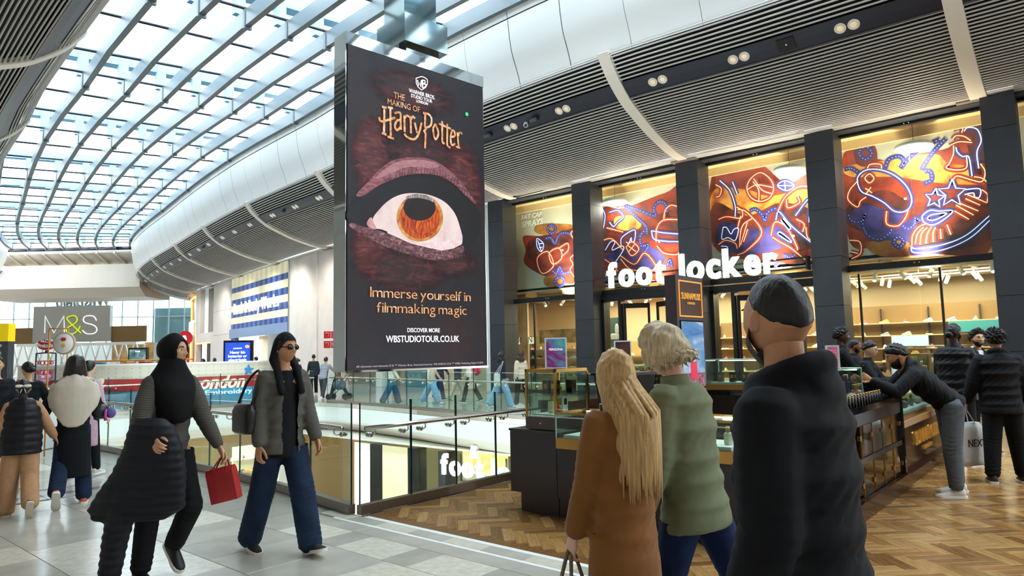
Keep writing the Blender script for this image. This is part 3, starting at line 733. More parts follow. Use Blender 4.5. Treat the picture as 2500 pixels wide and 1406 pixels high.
MURAL = [('L',1,[(5.51,6.74),(5.38,6.94),(5.15,7.0),(4.83,6.92),(4.49,6.7),(4.21,6.35),(4.08,5.98),(4.12,5.69),(4.3,5.55),(4.56,5.61),(4.81,5.9),(5.11,6.15),(5.42,6.36)]),('O',0,[(5.49,6.71),(5.74,6.46),(5.81,6.16),(5.56,5.89),(5.46,6.06),(5.29,6.16)]),('O',0,[(4.76,5.64),(4.78,5.25),(4.48,5.15),(4.27,5.37),(4.18,5.6)]),('O',0,[(5.3,6.44),(5.12,6.26)]),('O',0,[(5.14,6.44),(5.28,6.27)]),('O',0,[(5.21,7.04),(5.11,7.15),(4.84,7.1),(4.81,6.96)]),('O',1,[(5.04,6.7),(5.17,6.58),(5.29,6.75),(5.15,6.86)]),('D',0,[(5.85,5.76),(5.75,5.48),(5.48,5.42),(5.35,5.63)]),('D',0,[(5.35,5.66),(5.44,5.34),(5.32,4.97),(5.01,4.8),(4.74,4.94),(4.64,5.1)]),('D',0,[(4.39,5.19),(4.25,5.02),(4.05,5.14),(4.02,5.31),(3.88,5.22)]),('D',0,[(4.72,6.94),(4.59,7.2),(4.32,7.24),(4.2,7.07),(4.3,6.89)]),('D',0,[(5.86,7.14),(5.65,7.13),(5.43,6.93)]),('D',0,[(3.76,6.71),(3.66,6.89),(3.44,7.18),(3.09,7.52)]),('D',0,[(4.3,6.86),(4.07,7.12),(3.76,7.35),(3.25,7.53)]),('D',0,[(3.74,6.31),(3.53,6.37),(3.54,6.62),(3.68,6.67)]),('D',1,[(4.36,4.65),(4.5,4.51),(4.63,4.68),(4.48,4.82)]),('D',1,[(5.05,7.49),(5.24,7.33),(5.41,7.57),(5.21,7.74)]),('O',0,[(2.93,7.46),(2.84,7.54),(2.65,7.48),(2.5,7.32)]),('O',0,[(3.02,7.29),(2.78,7.35),(2.47,7.26)]),('O',0,[(2.92,7.27),(2.94,7.03),(3.06,6.77),(3.14,6.66),(2.91,6.55),(2.66,6.57),(2.63,6.92)]),('O',0,[(2.91,7.7),(2.87,7.76),(2.67,7.74),(2.7,7.6)]),('L',0,[(2.87,7.21),(2.84,7.06),(2.73,6.91),(2.58,6.86),(2.54,6.31)]),('L',0,[(2.64,7.63),(2.56,7.71),(2.4,7.67),(2.3,7.55),(2.26,7.26),(2.38,6.96),(2.37,6.49)]),('S',1,[(3.44,6.11),(3.4,5.91),(3.24,5.85),(3.39,5.75),(3.38,5.55),(3.51,5.69),(3.67,5.63),(3.6,5.81),(3.71,5.98),(3.54,5.95)]),('S',1,[(3.02,6.31),(2.95,6.03),(2.72,5.97),(2.91,5.81),(2.87,5.53),(3.07,5.71),(3.28,5.59),(3.21,5.86),(3.38,6.08),(3.13,6.06)]),('L',0,[(2.74,5.95),(2.39,5.91),(2.41,5.68),(2.52,5.7),(2.55,5.82),(2.75,5.81)]),('L',1,[(3.83,5.35),(3.63,5.49),(3.39,5.43),(3.07,5.39),(3.29,5.18),(3.58,5.05),(3.8,5.16)]),('L',1,[(3.71,5.24),(3.6,5.35),(3.22,5.34),(3.53,5.19)]),('L',0,[(4.18,4.48),(4.04,4.41),(3.42,4.44),(2.81,4.64),(2.22,5.12)]),('L',0,[(4.18,4.48),(4.11,4.3),(3.43,4.29),(2.74,4.54),(2.21,5.0)]),('O',0,[(4.16,4.52),(4.12,4.81),(3.96,5.03),(3.74,5.12)]),('O',0,[(4.07,4.56),(3.99,4.84),(3.83,5.02)]),('O',0,[(3.95,4.52),(3.89,4.83),(3.73,5.0)]),('O',0,[(3.8,4.53),(3.74,4.81),(3.62,5.01)]),('O',0,[(3.61,4.55),(3.59,4.84),(3.52,4.97)]),('O',0,[(3.41,4.62),(3.41,4.91)]),('O',0,[(3.16,4.71),(3.24,5.01)]),('O',0,[(3.03,5.38),(2.7,5.09)]),('O',0,[(2.98,5.54),(2.58,5.19)]),('O',0,[(2.9,5.59),(2.46,5.29)]),('O',0,[(2.74,5.69),(2.41,5.45)]),('O',0,[(2.69,5.8),(2.25,5.49)]),('O',0,[(2.34,5.88),(2.22,5.72),(2.25,5.49)]),('O',0,[(3.01,6.28),(2.88,6.37),(2.55,6.19),(2.32,6.11),(2.23,6.37),(2.32,6.62)]),('O',0,[(2.5,6.28),(2.31,6.2),(2.18,6.03)]),('O',0,[(5.84,4.88),(5.56,4.79),(5.56,4.44),(5.83,4.29)]),('O',0,[(5.84,4.52),(5.63,4.44)]),('O',1,[(8.09,6.93),(8.24,6.63),(8.57,6.55),(8.88,6.74),(9.0,7.09),(8.85,7.39),(8.51,7.54),(8.2,7.27)]),('O',0,[(8.78,7.28),(8.6,6.96),(8.62,6.54)]),('O',0,[(8.99,7.03),(8.65,7.14),(8.13,6.96)]),('O',0,[(8.75,7.38),(8.49,6.94),(8.17,6.75)]),('L',1,[(7.96,6.99),(7.71,7.11),(7.41,6.89),(7.68,6.77)]),('L',0,[(7.96,6.99),(7.41,6.89)]),('L',0,[(7.72,7.08),(7.71,6.81)]),('D',0,[(8.95,6.28),(8.75,6.31),(8.54,6.11),(8.44,5.87),(8.34,6.13),(8.03,6.25)]),('O',0,[(7.99,6.13),(7.75,6.54),(7.31,6.82),(6.95,6.78)]),('O',0,[(7.7,6.47),(7.66,6.19),(7.29,6.3),(7.33,6.52)]),('O',0,[(8.27,5.34),(8.11,5.77),(7.75,5.55),(7.47,4.92),(7.43,4.75)]),('O',0,[(8.22,5.28),(7.99,5.09),(7.63,4.83),(7.19,4.4),(7.01,4.41)]),('O',0,[(7.42,5.78),(7.18,5.58),(7.24,5.32)]),('O',0,[(9.37,6.4),(9.04,6.24),(8.57,5.49),(9.11,4.94),(9.46,4.81)]),('O',0,[(9.27,6.16),(9.41,5.72)]),('O',0,[(9.05,5.9),(9.33,5.14)]),('O',0,[(7.13,5.47),(7.1,5.14),(6.93,4.96)]),('L',0,[(8.08,5.84),(7.96,6.1),(7.59,5.58),(6.96,4.91)]),('L',0,[(7.44,5.89),(6.98,6.36),(7.02,5.61)]),('L',0,[(8.03,5.34),(7.67,5.05),(7.64,5.1),(7.95,5.41),(8.06,5.37)]),('L',0,[(7.92,5.82),(7.7,5.49),(7.62,5.53),(7.84,5.86)]),('D',0,[(7.91,4.64),(7.7,4.54),(7.54,4.6)]),('D',0,[(8.08,4.44),(8.2,4.29)]),('L',0,[(9.92,5.85),(9.99,5.44),(9.76,5.46),(9.51,5.33),(9.37,5.72),(9.54,5.72),(9.65,5.57),(9.79,5.81),(9.92,5.85)]),('L',0,[(9.96,7.53),(9.62,7.12),(9.45,6.55),(9.47,6.16)]),('L',0,[(9.5,7.4),(9.35,6.93)]),('L',0,[(10.05,4.75),(9.84,4.82),(9.8,5.12),(10.03,5.19)]),('O',0,[(10.08,6.15),(9.77,6.2),(9.27,6.08),(9.21,6.32),(9.4,6.49)]),('O',0,[(9.38,5.07),(9.24,5.78),(8.86,6.02)]),('O',0,[(9.22,5.24),(9.05,5.66)]),('O',0,[(10.13,5.25),(9.86,5.37),(9.52,5.23),(9.45,5.03)]),('O',0,[(10.12,7.41),(9.92,7.23),(9.99,6.99),(10.12,6.96)]),('D',0,[(13.87,7.25),(13.32,7.0),(12.58,6.64),(12.63,6.94),(12.38,7.15),(12.12,7.02),(12.08,6.7)]),('D',0,[(13.87,7.19),(13.33,6.67),(12.98,6.29),(12.94,6.02)]),('D',0,[(12.99,6.19),(13.24,5.95),(13.2,5.57),(12.9,5.58),(13.09,5.28)]),('D',0,[(12.18,4.66),(12.05,4.91),(11.95,4.64)]),('D',0,[(14.66,4.35),(14.76,4.47),(14.89,4.37)]),('L',0,[(14.91,7.3),(14.79,6.99),(14.87,6.55),(14.98,6.29)]),('L',0,[(14.59,7.08),(14.2,7.1),(13.95,6.81),(14.22,6.63),(14.41,6.49),(14.6,6.69)]),('L',0,[(14.1,5.67),(14.05,6.0),(13.48,6.23),(13.49,5.82),(13.62,5.78),(13.64,5.95),(13.75,5.74),(13.87,5.81)]),('L',0,[(14.84,5.59),(14.57,5.9),(14.37,5.87),(14.52,5.56),(14.06,5.67),(14.01,5.5),(14.41,5.04)]),('L',0,[(12.75,6.1),(12.65,5.77),(12.19,5.63),(11.62,5.54)]),('L',0,[(12.75,6.1),(12.23,5.95),(11.58,5.82)]),('O',0,[(14.74,6.48),(14.23,6.3),(13.98,6.21)]),('O',0,[(14.96,6.0),(14.5,6.0),(14.01,5.5)]),('O',0,[(13.88,5.59),(13.62,5.78),(13.32,5.47),(13.64,5.24),(13.88,5.59)]),('O',0,[(13.78,5.64),(13.45,5.38)]),('O',0,[(13.5,5.66),(13.76,5.41)]),('O',0,[(14.14,5.29),(13.53,4.9),(13.09,5.28),(12.69,4.87),(12.64,4.6),(13.67,4.7),(14.15,5.18)]),('O',0,[(12.57,5.65),(12.51,6.18),(12.21,6.43),(11.58,6.36)]),('O',0,[(12.21,6.48),(12.13,6.79),(11.9,6.94),(11.56,6.83)]),('O',0,[(14.92,5.26),(14.48,4.94),(14.29,4.7)]),('O',0,[(12.54,5.49),(12.27,5.19),(11.76,5.08),(11.59,5.22)]),('O',0,[(14.25,7.25),(13.99,7.43),(13.94,7.2)]),('L',1,[(18.31,6.47),(18.28,6.11),(18.06,5.9),(17.93,6.19),(18.15,6.43)]),('L',0,[(18.25,6.41),(18.06,5.91)]),('L',0,[(18.2,6.25),(17.97,6.25)]),('L',0,[(18.18,6.09),(18.0,6.08)]),('O',1,[(18.3,5.62),(18.05,4.96),(17.44,5.23),(17.72,5.86)]),('O',1,[(17.64,5.79),(17.47,5.3),(16.99,5.51),(17.12,5.94)]),('O',0,[(17.12,5.94),(16.68,6.09),(16.65,5.8),(17.02,5.55)]),('O',0,[(16.34,5.59),(16.56,5.44),(16.43,5.19),(16.58,4.97),(16.38,4.66)]),('O',0,[(16.3,6.63),(16.49,6.48),(16.35,6.23)]),('D',0,[(17.89,6.42),(17.55,6.44),(17.33,6.17),(17.1,6.5),(16.81,6.55),(16.52,6.46)]),('D',0,[(17.56,5.07),(17.3,4.89),(17.11,5.14),(16.94,4.86),(16.58,4.89)]),('D',0,[(17.11,5.14),(17.12,4.73)]),('D',1,[(17.26,6.76),(17.49,6.61),(17.71,6.82),(17.48,6.97)]),('D',1,[(16.88,4.51),(17.14,4.32),(17.39,4.55),(17.12,4.73)])]
def spray(name, c, seed, soft=.35):
    m_ = mat(name, c, .6); nt = m_.node_tree; b = nt.nodes['Principled BSDF']
    return m_
BC = [mat('spray_maroon', '#6f1f1a', .6, var=(1.6, .35), col2='#a3391f'), mat('spray_dull_red', '#8c2f22', .6, var=(2, .25), col2='#b07a2c'), mat('spray_dark', '#2a1a26', .6, var=(1.8, .5), col2='#7b2a1c'), mat('spray_orange', '#c65a1d', .6, var=(2.2, .4), col2='#f0a848'), mat('spray_indigo', '#2a2560', .6, var=(2, .4), col2='#4a3f8e')]
for i, (c, pts) in enumerate(BLOBS):
    fine = [(p.x, p.y) for p in catmull([(y, z, 0) for y, z in pts], 6, closed=True)]
    x = 22.998 - .0005 * i
    MB().raw([(x, y, z) for y, z in fine], [tuple(range(len(fine)))]).build('paint_patch', BC[c], mur)
M_hal = mat('painted_indigo_halo', '#33307a', .6); M_halo = mat('painted_red_halo', '#8e2a16', .6)
M_lin = {'L': mat('painted_white_line', '#ffffff', .5, emit=.35, ecol='#d6d2ff'), 'O': mat('painted_orange_line', '#ffd2b4', .5, emit=.35, ecol='#ff8a5a'), 'D': mat('painted_dotted_line', '#cfd4f5', .5, emit=.25, ecol='#b8bcf0'), 'S': mat('painted_star_line', '#ffffff', .5, emit=.4, ecol='#dcd8ff')}  # paint gives no light; a faint glow is added to the lines
def ribbon(pts, w, x):
    V = []; F = []
    for i, p in enumerate(pts):
        t = (pts[min(i + 1, len(pts) - 1)] - pts[max(i - 1, 0)]); t = t.normalized() if t.length > 1e-9 else Vector((1, 0, 0)); n = Vector((-t.y, t.x, 0)) * w
        V += [(x, p.x + n.x, p.y + n.y), (x, p.x - n.x, p.y - n.y)]
    for i in range(len(pts) - 1): F.append((2 * i, 2 * i + 1, 2 * i + 3, 2 * i + 2))
    return V, F
hal = {'L': MB(), 'O': MB(), 'D': MB(), 'S': MB()}
for n, (kind, closed, pts) in enumerate(MURAL):
    P3 = [Vector((y, z, 0)) for y, z in pts]
    if kind == 'S' or len(P3) < 3: fine = P3 + ([P3[0]] if closed else [])
    else:
        fine = catmull(P3, 6, closed=bool(closed)); fine = fine + ([fine[0]] if closed else [])
    hal[kind].raw(*ribbon(fine, .07, 22.986 - .00002 * n))
    if kind == 'D':
        MB().raw(*ribbon(fine, .03, 22.982)).build('painted_line', M_hal, mur)
        dots = MB(); acc = 0; last = None
        for i in range(len(fine) - 1):
            L_ = (fine[i + 1] - fine[i]).length; acc += L_
            if acc > .065:
                acc = 0; p = fine[i + 1]; dots.box((22.981, p.x, p.y), (.004, .022, .022))
        if dots.v: tag(dots.build('painted_dots', M_lin['D'], mur), kind='stuff')
    else:
        MB().raw(*ribbon(fine, (.015 if kind != 'S' else .018), 22.979)).build('painted_line', M_lin[kind], mur)
for k, m_ in (('L', M_hal), ('S', M_hal), ('D', M_hal), ('O', M_halo)): tag(hal[k].build('painted_halo', m_, mur), kind='stuff')
MX = lambda y, z, x=22.975: frame((x, y, z), (0, -1, 0), (0, 0, 1))
M_wtext = mat('white_painted_text', '#e9e6df', .5)
text('painted_lettering', 'FAT CAP', M_wtext, MX(19.12, 7.42), width=1.15, depth=.004, bold=.02, shear=.15, parent=mur)
text('painted_lettering', 'SPRAYS', M_wtext, MX(19.12, 7.08), width=1.2, depth=.004, bold=.02, shear=.15, parent=mur)
for y, z in ((16.9, 5.8), (12.4, 5.6), (7.5, 5.2), (4.2, 5.9)):
    box_to('paint_square', M_wtext, mur, 22.972, 22.978, y, y + .07, z, z + .07)
# disc pendants
M_disc = emis('lit_diffuser', '#fff3d6', 9.0); M_shade = mat('white_lamp_rim', '#efe9dc', .5)
for i, (y, lab) in enumerate(((13.95, 'white disc pendant lamp in the window bay above the left entrance'), (7.35, 'white disc pendant lamp in the window bay beside the basketball painting'), (3.82, 'white disc pendant lamp in the rightmost tall window bay'))):
    t = thing('disc_pendant', lab, 'lamp', (22.4, y, 7.25))
    MB().lathe([(.10, .16), (.47, .12), (.50, .05), (.50, .0)], n=28).build('shade', M_shade, t)
    MB().lathe([(.47, -.006), (.47, .004)], n=28).build('diffuser', M_disc, t)
    MB().tube([(0, 0, .15), (0, 0, .76)], .008, 6).build('cord', M_frame, t)
    light('POINT', 'disc_pendant_bulb', (22.4, y, 7.1), 60, NEUT, .3)
# hanging wires carrying small hooks in the tall windows
# track spotlights
def spot_proto():
    t = thing('track_spotlight', 'white cylinder spotlight on a ceiling track inside the sports shop', 'lamp', (0, 0, 0), group='track spotlights in the sports shop')
    MB().tube([(0, 0, 0), (0, 0, -.12)], .012, 6).build('stem', M_shade, t)
    MB().tube([(.06, 0, -.06), (-.10, 0, -.27)], .06, 10).build('barrel', M_shade, t)
    MB().tube([(-.098, 0, -.268), (-.104, 0, -.276)], .05, 10).build('lens', emis('spot_lens', '#ffe2a8', 12), t)
    return t
sp = spot_proto(); first = True
tr = setting('trim_1_track')
for tn, (x, y0, y1) in zip(('front right', 'entrance', 'left', 'second right', 'rear right', 'rear middle'), ((23.4, 2.2, 5.4), (23.9, 11.0, 13.6), (23.4, 15.2, 18.4), (25.2, 2, 9), (26.2, 2, 9), (25.5, 11, 18))):
    box_to('track', M_shade, tr, x - .03, x + .03, y0, y1, 3.86, 3.9)
    n = int((y1 - y0) / .8)
    for i in range(n + 1):
        y = y0 + .1 + (y1 - y0 - .2) * i / n
        lb = 'white spotlight on the %s track in the sports shop, %s from right' % (tn, ORD[i])
        if first: sp.location = (x, y, 3.86); sp.rotation_euler = (0, 0, .3); first = False; sp['label'] = lb
        else: dup(sp, (x, y, 3.86), (i * 1.7) % 3 - .8, lb)
# exit signs
for (x, y, nm) in ((23.6, 12.2, 'left'), (23.6, 6.9, 'right')):
    t = thing('exit_sign', 'green running exit sign hanging inside the %s shop entrance' % nm, 'sign', (x, y, 3.3))
    MB().box((0, 0, .1), (.03, .38, .2)).build('panel', emis('exit_green', '#1fae6a', 1.2), t)
    MB().raw([(-.02, .06, .1), (-.02, .11, .1), (-.02, .11, .03), (-.02, .15, .03), (-.02, .15, .1), (-.02, .20, .1)][:0] + [(-.02, .04, .1), (-.02, .16, .1), (-.02, .10, .17), (-.02, .075, .1), (-.02, .125, .1), (-.02, .125, .03), (-.02, .075, .03)], [(0, 1, 2), (3, 4, 5, 6)]).build('arrow', emis('exit_white', '#ffffff', 1.5), t)
    MB().box((-.02, -.08, .1), (.005, .1, .12)).build('pictogram', emis('exit_white', '#ffffff', 1.5), t)
# --- illuminated name sign
sg = thing('shop_sign', 'large illuminated white letters on dark rails above the shop entrances', 'sign', (20.7, 7.2, 3.7))
M_let = mat('lit_sign_face', '#d8e8e4', .4, emit=.55, ecol='#e4fbf4'); M_ret = mat('dark_sign_rail', '#17181c', .4)
MI = sg.matrix_world
def rel(M, o): return Matrix.Translation(-Vector(o)) @ M
for s_, ya, yb in (('foot', 13.21, 10.93), ('locker', 10.42, 7.24)):
    letters('letter', s_, M_let, lambda p, ya=ya: Vector((20.62 - p[2] - 20.7, ya - p[0] - 7.2, p[1] + .09)), ya - yb, .92, .14, sg, bold=.03, gap=.10)
for z in (3.92, 4.22):
    MB().box((.12, 2.95, z - 3.7), (.05, 7.3, .05)).build('rail', M_ret, sg)
for y in (13.9, 10.2, 6.5): MB().box((.25, y - 7.2, 4.07 - 3.7), (.3, .05, .4)).build('bracket', M_ret, sg)
# --- shoes on shelves
def make_shoe(c_up, c_sole, lab, name='sneaker', group=None):
    t = thing(name, lab, 'shoe', group=group)
    N = 14; rings = []
    prof_ = [(-.135, .036, .05, .0), (-.11, .042, .115, .03), (-.07, .043, .125, .03), (-.03, .042, .115, .03), (.02, .043, .092, .03), (.07, .047, .07, .03), (.11, .045, .058, .03), (.14, .036, .046, .03), (.152, .02, .036, .03)]
    for y, w, h, b in prof_:
        rings.append([(w * math.cos(a), y, .028 + max(0, math.sin(a)) * (h - .028) if math.sin(a) >= 0 else .028) for a in [2 * math.pi * j / N for j in range(N)]])
    MB().loft(rings).build('upper', c_up, t)
    out = [(-.04, -.135), (-.046, -.06), (-.038, .0), (-.05, .08), (-.045, .13), (0, .165), (.045, .13), (.05, .08), (.04, .0), (.046, -.06), (.04, -.135), (0, -.15)]
    MB().prism([(p.x, p.y) for p in catmull([(a, b, 0) for a, b in out], 3, closed=True)], .032, None, 0).build('sole', c_sole, t)
    return t
SH_C = [('#d9d2c2', '#efe9dc', 'cream'), ('#f1efe9', '#ffffff', 'white'), ('#6d5a4a', '#d8cdb8', 'brown'), ('#2b2b2e', '#e9e5dc', 'black'), ('#c8b34c', '#f1eccb', 'yellow'), ('#b45a5e', '#efe4dc', 'red'), ('#8f9aa6', '#e9e9e9', 'grey')]
protos = [make_shoe(mat('shoe_upper_' + n, a, .6), mat('shoe_sole_' + n, b, .5), '', group=None) for a, b, n in SH_C]
used = [False] * len(protos); SHN = [0]
def place_shoe(k, loc, rz, where, group):
    lab = '%s sneaker %s' % (SH_C[k][2], where[0]); where = where[1]
    if not used[k]:
        used[k] = True; o = protos[k]; o.location = loc; o.rotation_euler = (0, 0, rz); o['label'] = lab; o['group'] = group
    else: o = dup(protos[k], loc, rz, lab, group)
    SHN[0] += 1; return o
M_shelf = mat('pale_shelf', '#cbb994', .4); M_post = mat('dark_upright', '#3a342c', .4)
def shelf_unit(label, x, y0, y1, zs, where, step, back, depth=.32, facing=-1):
    t = thing('shoe_shelves', label, 'shelves', (x, y0, 0))
    for z in zs: MB().box((0, (y1 - y0) / 2, z - .02), (depth, y1 - y0, .035)).build('shelf', M_shelf, t)
    n = max(1, round((y1 - y0) / 1.6))
    for i in range(n + 1): MB().box((.12, (y1 - y0) * i / n, (zs[0] + zs[-1]) / 2 + .05), (.05, .05, zs[-1] - zs[0] + .9)).build('upright', M_post, t)
    MB().box((.2, (y1 - y0) / 2, (zs[0] + zs[-1]) / 2 + .15), (.03, y1 - y0, zs[-1] - zs[0] + .9)).build('back_panel', back, t)
    g = 'sneakers ' + where
    for zi, z in enumerate(zs):
        m_ = int((y1 - y0 - .2) / step)
        for i in range(m_):
            y = y1 - .25 - (y1 - y0 - .5) * i / max(1, m_ - 1)
            place_shoe((i * 3 + zi * 5 + i * i) % 7, (x - .02, y, z), R(90 * facing) + RNG.uniform(-.9, .9) * .5 + (R(70) if (i + zi) % 3 else 0), ('%s, %s shelf, %s from the left' % (where, shn[len(zs) - 1 - zi], ORD[i]), None), g)
    return t
M_bk = mat('warm_back_panel', '#8d6f45', .6); M_bk2 = mat('yellow_back_panel', '#cdb06e', .6)
for k, (wz, nm) in enumerate(((1.05, 'bottom'), (1.5, 'third'), (1.94, 'second'), (2.37, 'top'))): pass
shelf_unit('long lit wall of sneaker shelves seen through the right shop window', 26.6, 1.6, 7.4, [1.05, 1.5, 1.94, 2.37], 'behind the right shop window', .62, M_bk)
shelf_unit('lit sneaker shelves seen through the left shop window', 24.6, 17.0, 21.6, [.55, .95, 1.35, 1.75], 'behind the left shop window', .42, M_bk2)
shelf_unit('sneaker shelves seen through the left entrance glass', 25.6, 12.6, 16.2, [.6, 1.0, 1.4], 'behind the left entrance', .5, M_bk2)
shelf_unit('lower level sneaker shelves behind the sports shop glass', 16.4, 14.6, 16.6, [-3.6, -3.1, -2.6, -2.2], 'in the lower sports shop', .4, M_bk2)
shelf_unit('lower level sneaker shelves behind the hanging letters', 16.6, 11.4, 14.4, [-3.2, -2.7, -2.2], 'behind the lower floor letters', .45, M_bk)
shelf_unit('sneaker shelves seen through the right entrance glass', 27.3, 7.4, 12.2, [.7, 1.15, 1.6, 2.05], 'behind the right entrance', .62, M_bk)
# posters in the shop
def poster(name, label, x, y0, y1, z0, z1, m_, cat='poster'):
    t = thing(name, label, cat, (x, (y0 + y1) / 2, z0)); MB().box((0, 0, (z1 - z0) / 2), (.02, y1 - y0, z1 - z0)).build('sheet', m_, t); return t
t = poster('wall_poster', 'teal poster with a pale reclining figure behind the left entrance glass', 24.8, 15.2, 16.3, 1.75, 3.0, mat('teal_print', '#4f6a63', .5))
MB().sphere((-.03, -.1, .45), (.01, .32, .14)).build('printed_shape', mat('print_pale', '#dfe6e6', .5), t); MB().sphere((-.03, -.2, .75), (.01, .1, .25)).build('printed_shape', mat('print_pale', '#dfe6e6', .5), t)
t = poster('wall_poster', 'blue green sneaker poster on the right shop shelves, upper', 26.38, 2.3, 3.9, 1.98, 2.33, mat('teal_screen', '#3c8b8e', .5, emit=.25))
t = poster('wall_poster', 'pale blue sneaker poster on the right shop shelves, lower', 26.38, 4.5, 5.6, 1.53, 1.9, mat('sky_screen', '#a9cbdc', .5, emit=.3))
t = poster('women_sign', 'white lit WOMEN sign above the left window shelves', 24.3, 19.6, 21.2, 2.0, 2.3, mat('lit_white_panel', '#f3ead2', .5, emit=.5), 'sign')
text('lettering', 'WOMEN', M_frame, rel(frame((24.285, 21.15, 2.06), (0, -1, 0), (0, 0, 1)), t.location), width=1.4, depth=.004, parent=t)
t = poster('mirror_panel', 'colourful abstract panel above the left window shelves', 24.4, 17.2, 19.4, 2.0, 2.6, mat('rainbow_print', '#7a8f4a', .5, var=(2, .8), col2='#d0a860'))
# clothing rail behind the right window
def garment(label, loc, m_, w=.5, h=.7):
    t = thing('hanging_jacket', label, 'jacket', loc, group='jackets on the shop rail')
    rings = []
    for z, a, b in ((0, w * .42, .05), (-.1, w * .44, .08), (-h * .5, w * .42, .09), (-h, w * .42, .10)):
        rings.append([(b * math.sin(q), a * math.cos(q), z) for q in [2 * math.pi * j / 14 for j in range(14)]])
    MB().loft(rings).build('torso', m_, t)
    for sg_ in (-1, 1): MB().tube([(0, sg_ * w * .42, -.06), (0, sg_ * w * .6, -.3), (0, sg_ * w * .66, -.62)], [.07, .06, .05], 8).build('sleeve', m_, t)
    MB().tube([(0, 0, 0), (0, 0, .08), (.01, .01, .10)], .006, 6).build('hanger_hook', M_inox, t)
    return t
rl = thing('clothes_rail', 'steel clothes rail with jackets behind the right shop window', 'rail', (23.6, 2.4, 0))
MB().tube([(0, 0, 0), (0, 0, 1.55), (0, 2.8, 1.55), (0, 2.8, 0)], .02, 8).build('frame', M_inox, rl)
mcam = mat('camouflage_cloth', '#37392c', .8, var=(9, .7)); mblk = mat('black_cloth', '#17171a', .8); mylw = mat('mustard_cloth', '#b59a3e', .8)
for i in range(9):
    garment(['camouflage jacket on the shop rail', 'black jacket on the shop rail', 'mustard jacket on the shop rail'][i % 3] + ', %s from the left' % ['first', 'second', 'third', 'fourth', 'fifth', 'sixth', 'seventh', 'eighth', 'ninth'][i], (23.6, 5.0 - .3 * i, 1.42), [mcam, mblk, mylw][i % 3]).rotation_euler = (0, 0, R(90))
# lower level letters
lo_t = thing('lower_shop_sign', 'white illuminated lower floor letters partly hidden under the slab edge', 'sign', (14.1, 11.6, -1.9))
letters('letter', 'foot locker', M_let, lambda p: Vector((-p[2], 14.95 - p[0] - 11.6, p[1] + .04)), 4.4, .62, .08, lo_t, bold=.03, gap=.10)
nb = thing('lower_shop_sign', 'white illuminated slanted lettering over the lower corner shop', 'sign', (12.6, 23.3, -1.9))
def MF(o): return frame(o, r0, (0, 0, 1))
text('lettering', 'new balance', M_let, rel(frame((12.0, 23.4, -1.95), (1, 0, 0), (0, 0, 1)), (12.6, 23.3, -1.9)), width=1.3, depth=.04, bold=.01, shear=.15, parent=nb)
nb2 = thing('lower_shop_sign', 'two big white striped letters with a small line below, lower shop wall', 'sign', (10, 23.3, -2.2))
text('lettering', 'NB', M_let, rel(frame((10.2, 23.4, -2.05), (1, 0, 0), (0, 0, 1)), (10, 23.3, -2.2)), width=.55, depth=.03, bold=.05, shear=.25, parent=nb2)
text('lettering', 'new balance', M_let, rel(frame((10.1, 23.4, -2.25), (1, 0, 0), (0, 0, 1)), (10, 23.3, -2.2)), width=.8, depth=.03, parent=nb2)
def shelf_x(label, y, x0, x1, zs, where):
    t = thing('shoe_shelves', label, 'shelves', (x0, y, 0))
    for z in zs: MB().box(((x1 - x0) / 2, 0, z - .03), (x1 - x0, .32, .06)).build('shelf', mat('oak_shelf', '#c08a4a', .45), t)
    MB().box(((x1 - x0) / 2, .2, (zs[0] + zs[-1]) / 2), (x1 - x0, .04, 2.4)).build('back_panel', mat('light_back', '#e6d9bd', .6, emit=.15), t)
    for zi, z in enumerate(zs):
        for i in range(3): place_shoe((i * 2 + zi) % 7, (x0 + .3 + i * .45, y - .02, z), R(40 * i), ('%s, %s shelf, %s from the left' % (where, shn[len(zs) - 1 - zi], ORD[i]), None), 'sneakers ' + where)
shelf_x('lit oak shelves with trainers in the lower corner shop', 25.4, 13.2, 14.8, [-3.7, -3.2, -2.7, -2.2], 'in the lower corner shop')
fr_ = thing('sign_stand', 'black metal frame stand at the lower shop entrance', 'stand', (12.4, 20.6, -5))
for a_ in (-.25, .25): MB().box((a_, 0, .8), (.04, .04, 1.6)).build('post', M_frame, fr_)
MB().box((0, 0, 1.58), (.5, .04, .04)).build('rail', M_frame, fr_); MB().box((0, 0, .02), (.5, .4, .03)).build('base', M_frame, fr_)
wsp = thing('wall_speaker', 'small white wall speaker on the lower fascia', 'speaker', (13.52, 13.1, -1.14))
MB().box((0, 0, .12), (.14, .2, .34), Matrix.Rotation(.2, 4, 'Y')).build('cabinet', M_white, wsp); MB().box((.12, 0, .2), (.2, .05, .05)).build('bracket', M_inox, wsp)

# ================================================================== further along the mall
def fac(root, name, s0, s1, z0, z1, off, th, m_, ds=2.0):
    n = max(1, int((s1 - s0) / ds)); rings = []
    for i in range(n + 1):
        s = s0 + (s1 - s0) * i / n; rings.append([along(s, off, z0), along(s, off + th, z0), along(s, off + th, z1), along(s, off, z1)])
    return MB().loft(rings, True, False).build(name, m_, root)
wr = setting('wall_right')
for s0, s1 in ((19.6, 20.6), (24.6, 25.2), (29.0, 29.6)): fac(wr, 'panel', s0, s1, 0, 8, 4.95, .6, M_white)
for s0, s1 in ((33.4, 36.6), (36.62, 40)): fac(wr, 'panel', s0, s1, 0, 8, 5.0 if s0 < 34 else 4.9, .4, M_wallp)
fac(wr, 'pier', 39.8, 40.6, 0, 8, 4.75, .6, M_white); fac(wr, 'corner_trim', 40.6, 40.8, 0, 8, 4.72, .5, M_inox)
for z0, z1 in ((0, 3.6), (3.62, 5.6), (5.62, 8)): fac(wr, 'panel', 53.9, 59.4, z0, z1, 4.9, .4, M_wallp)
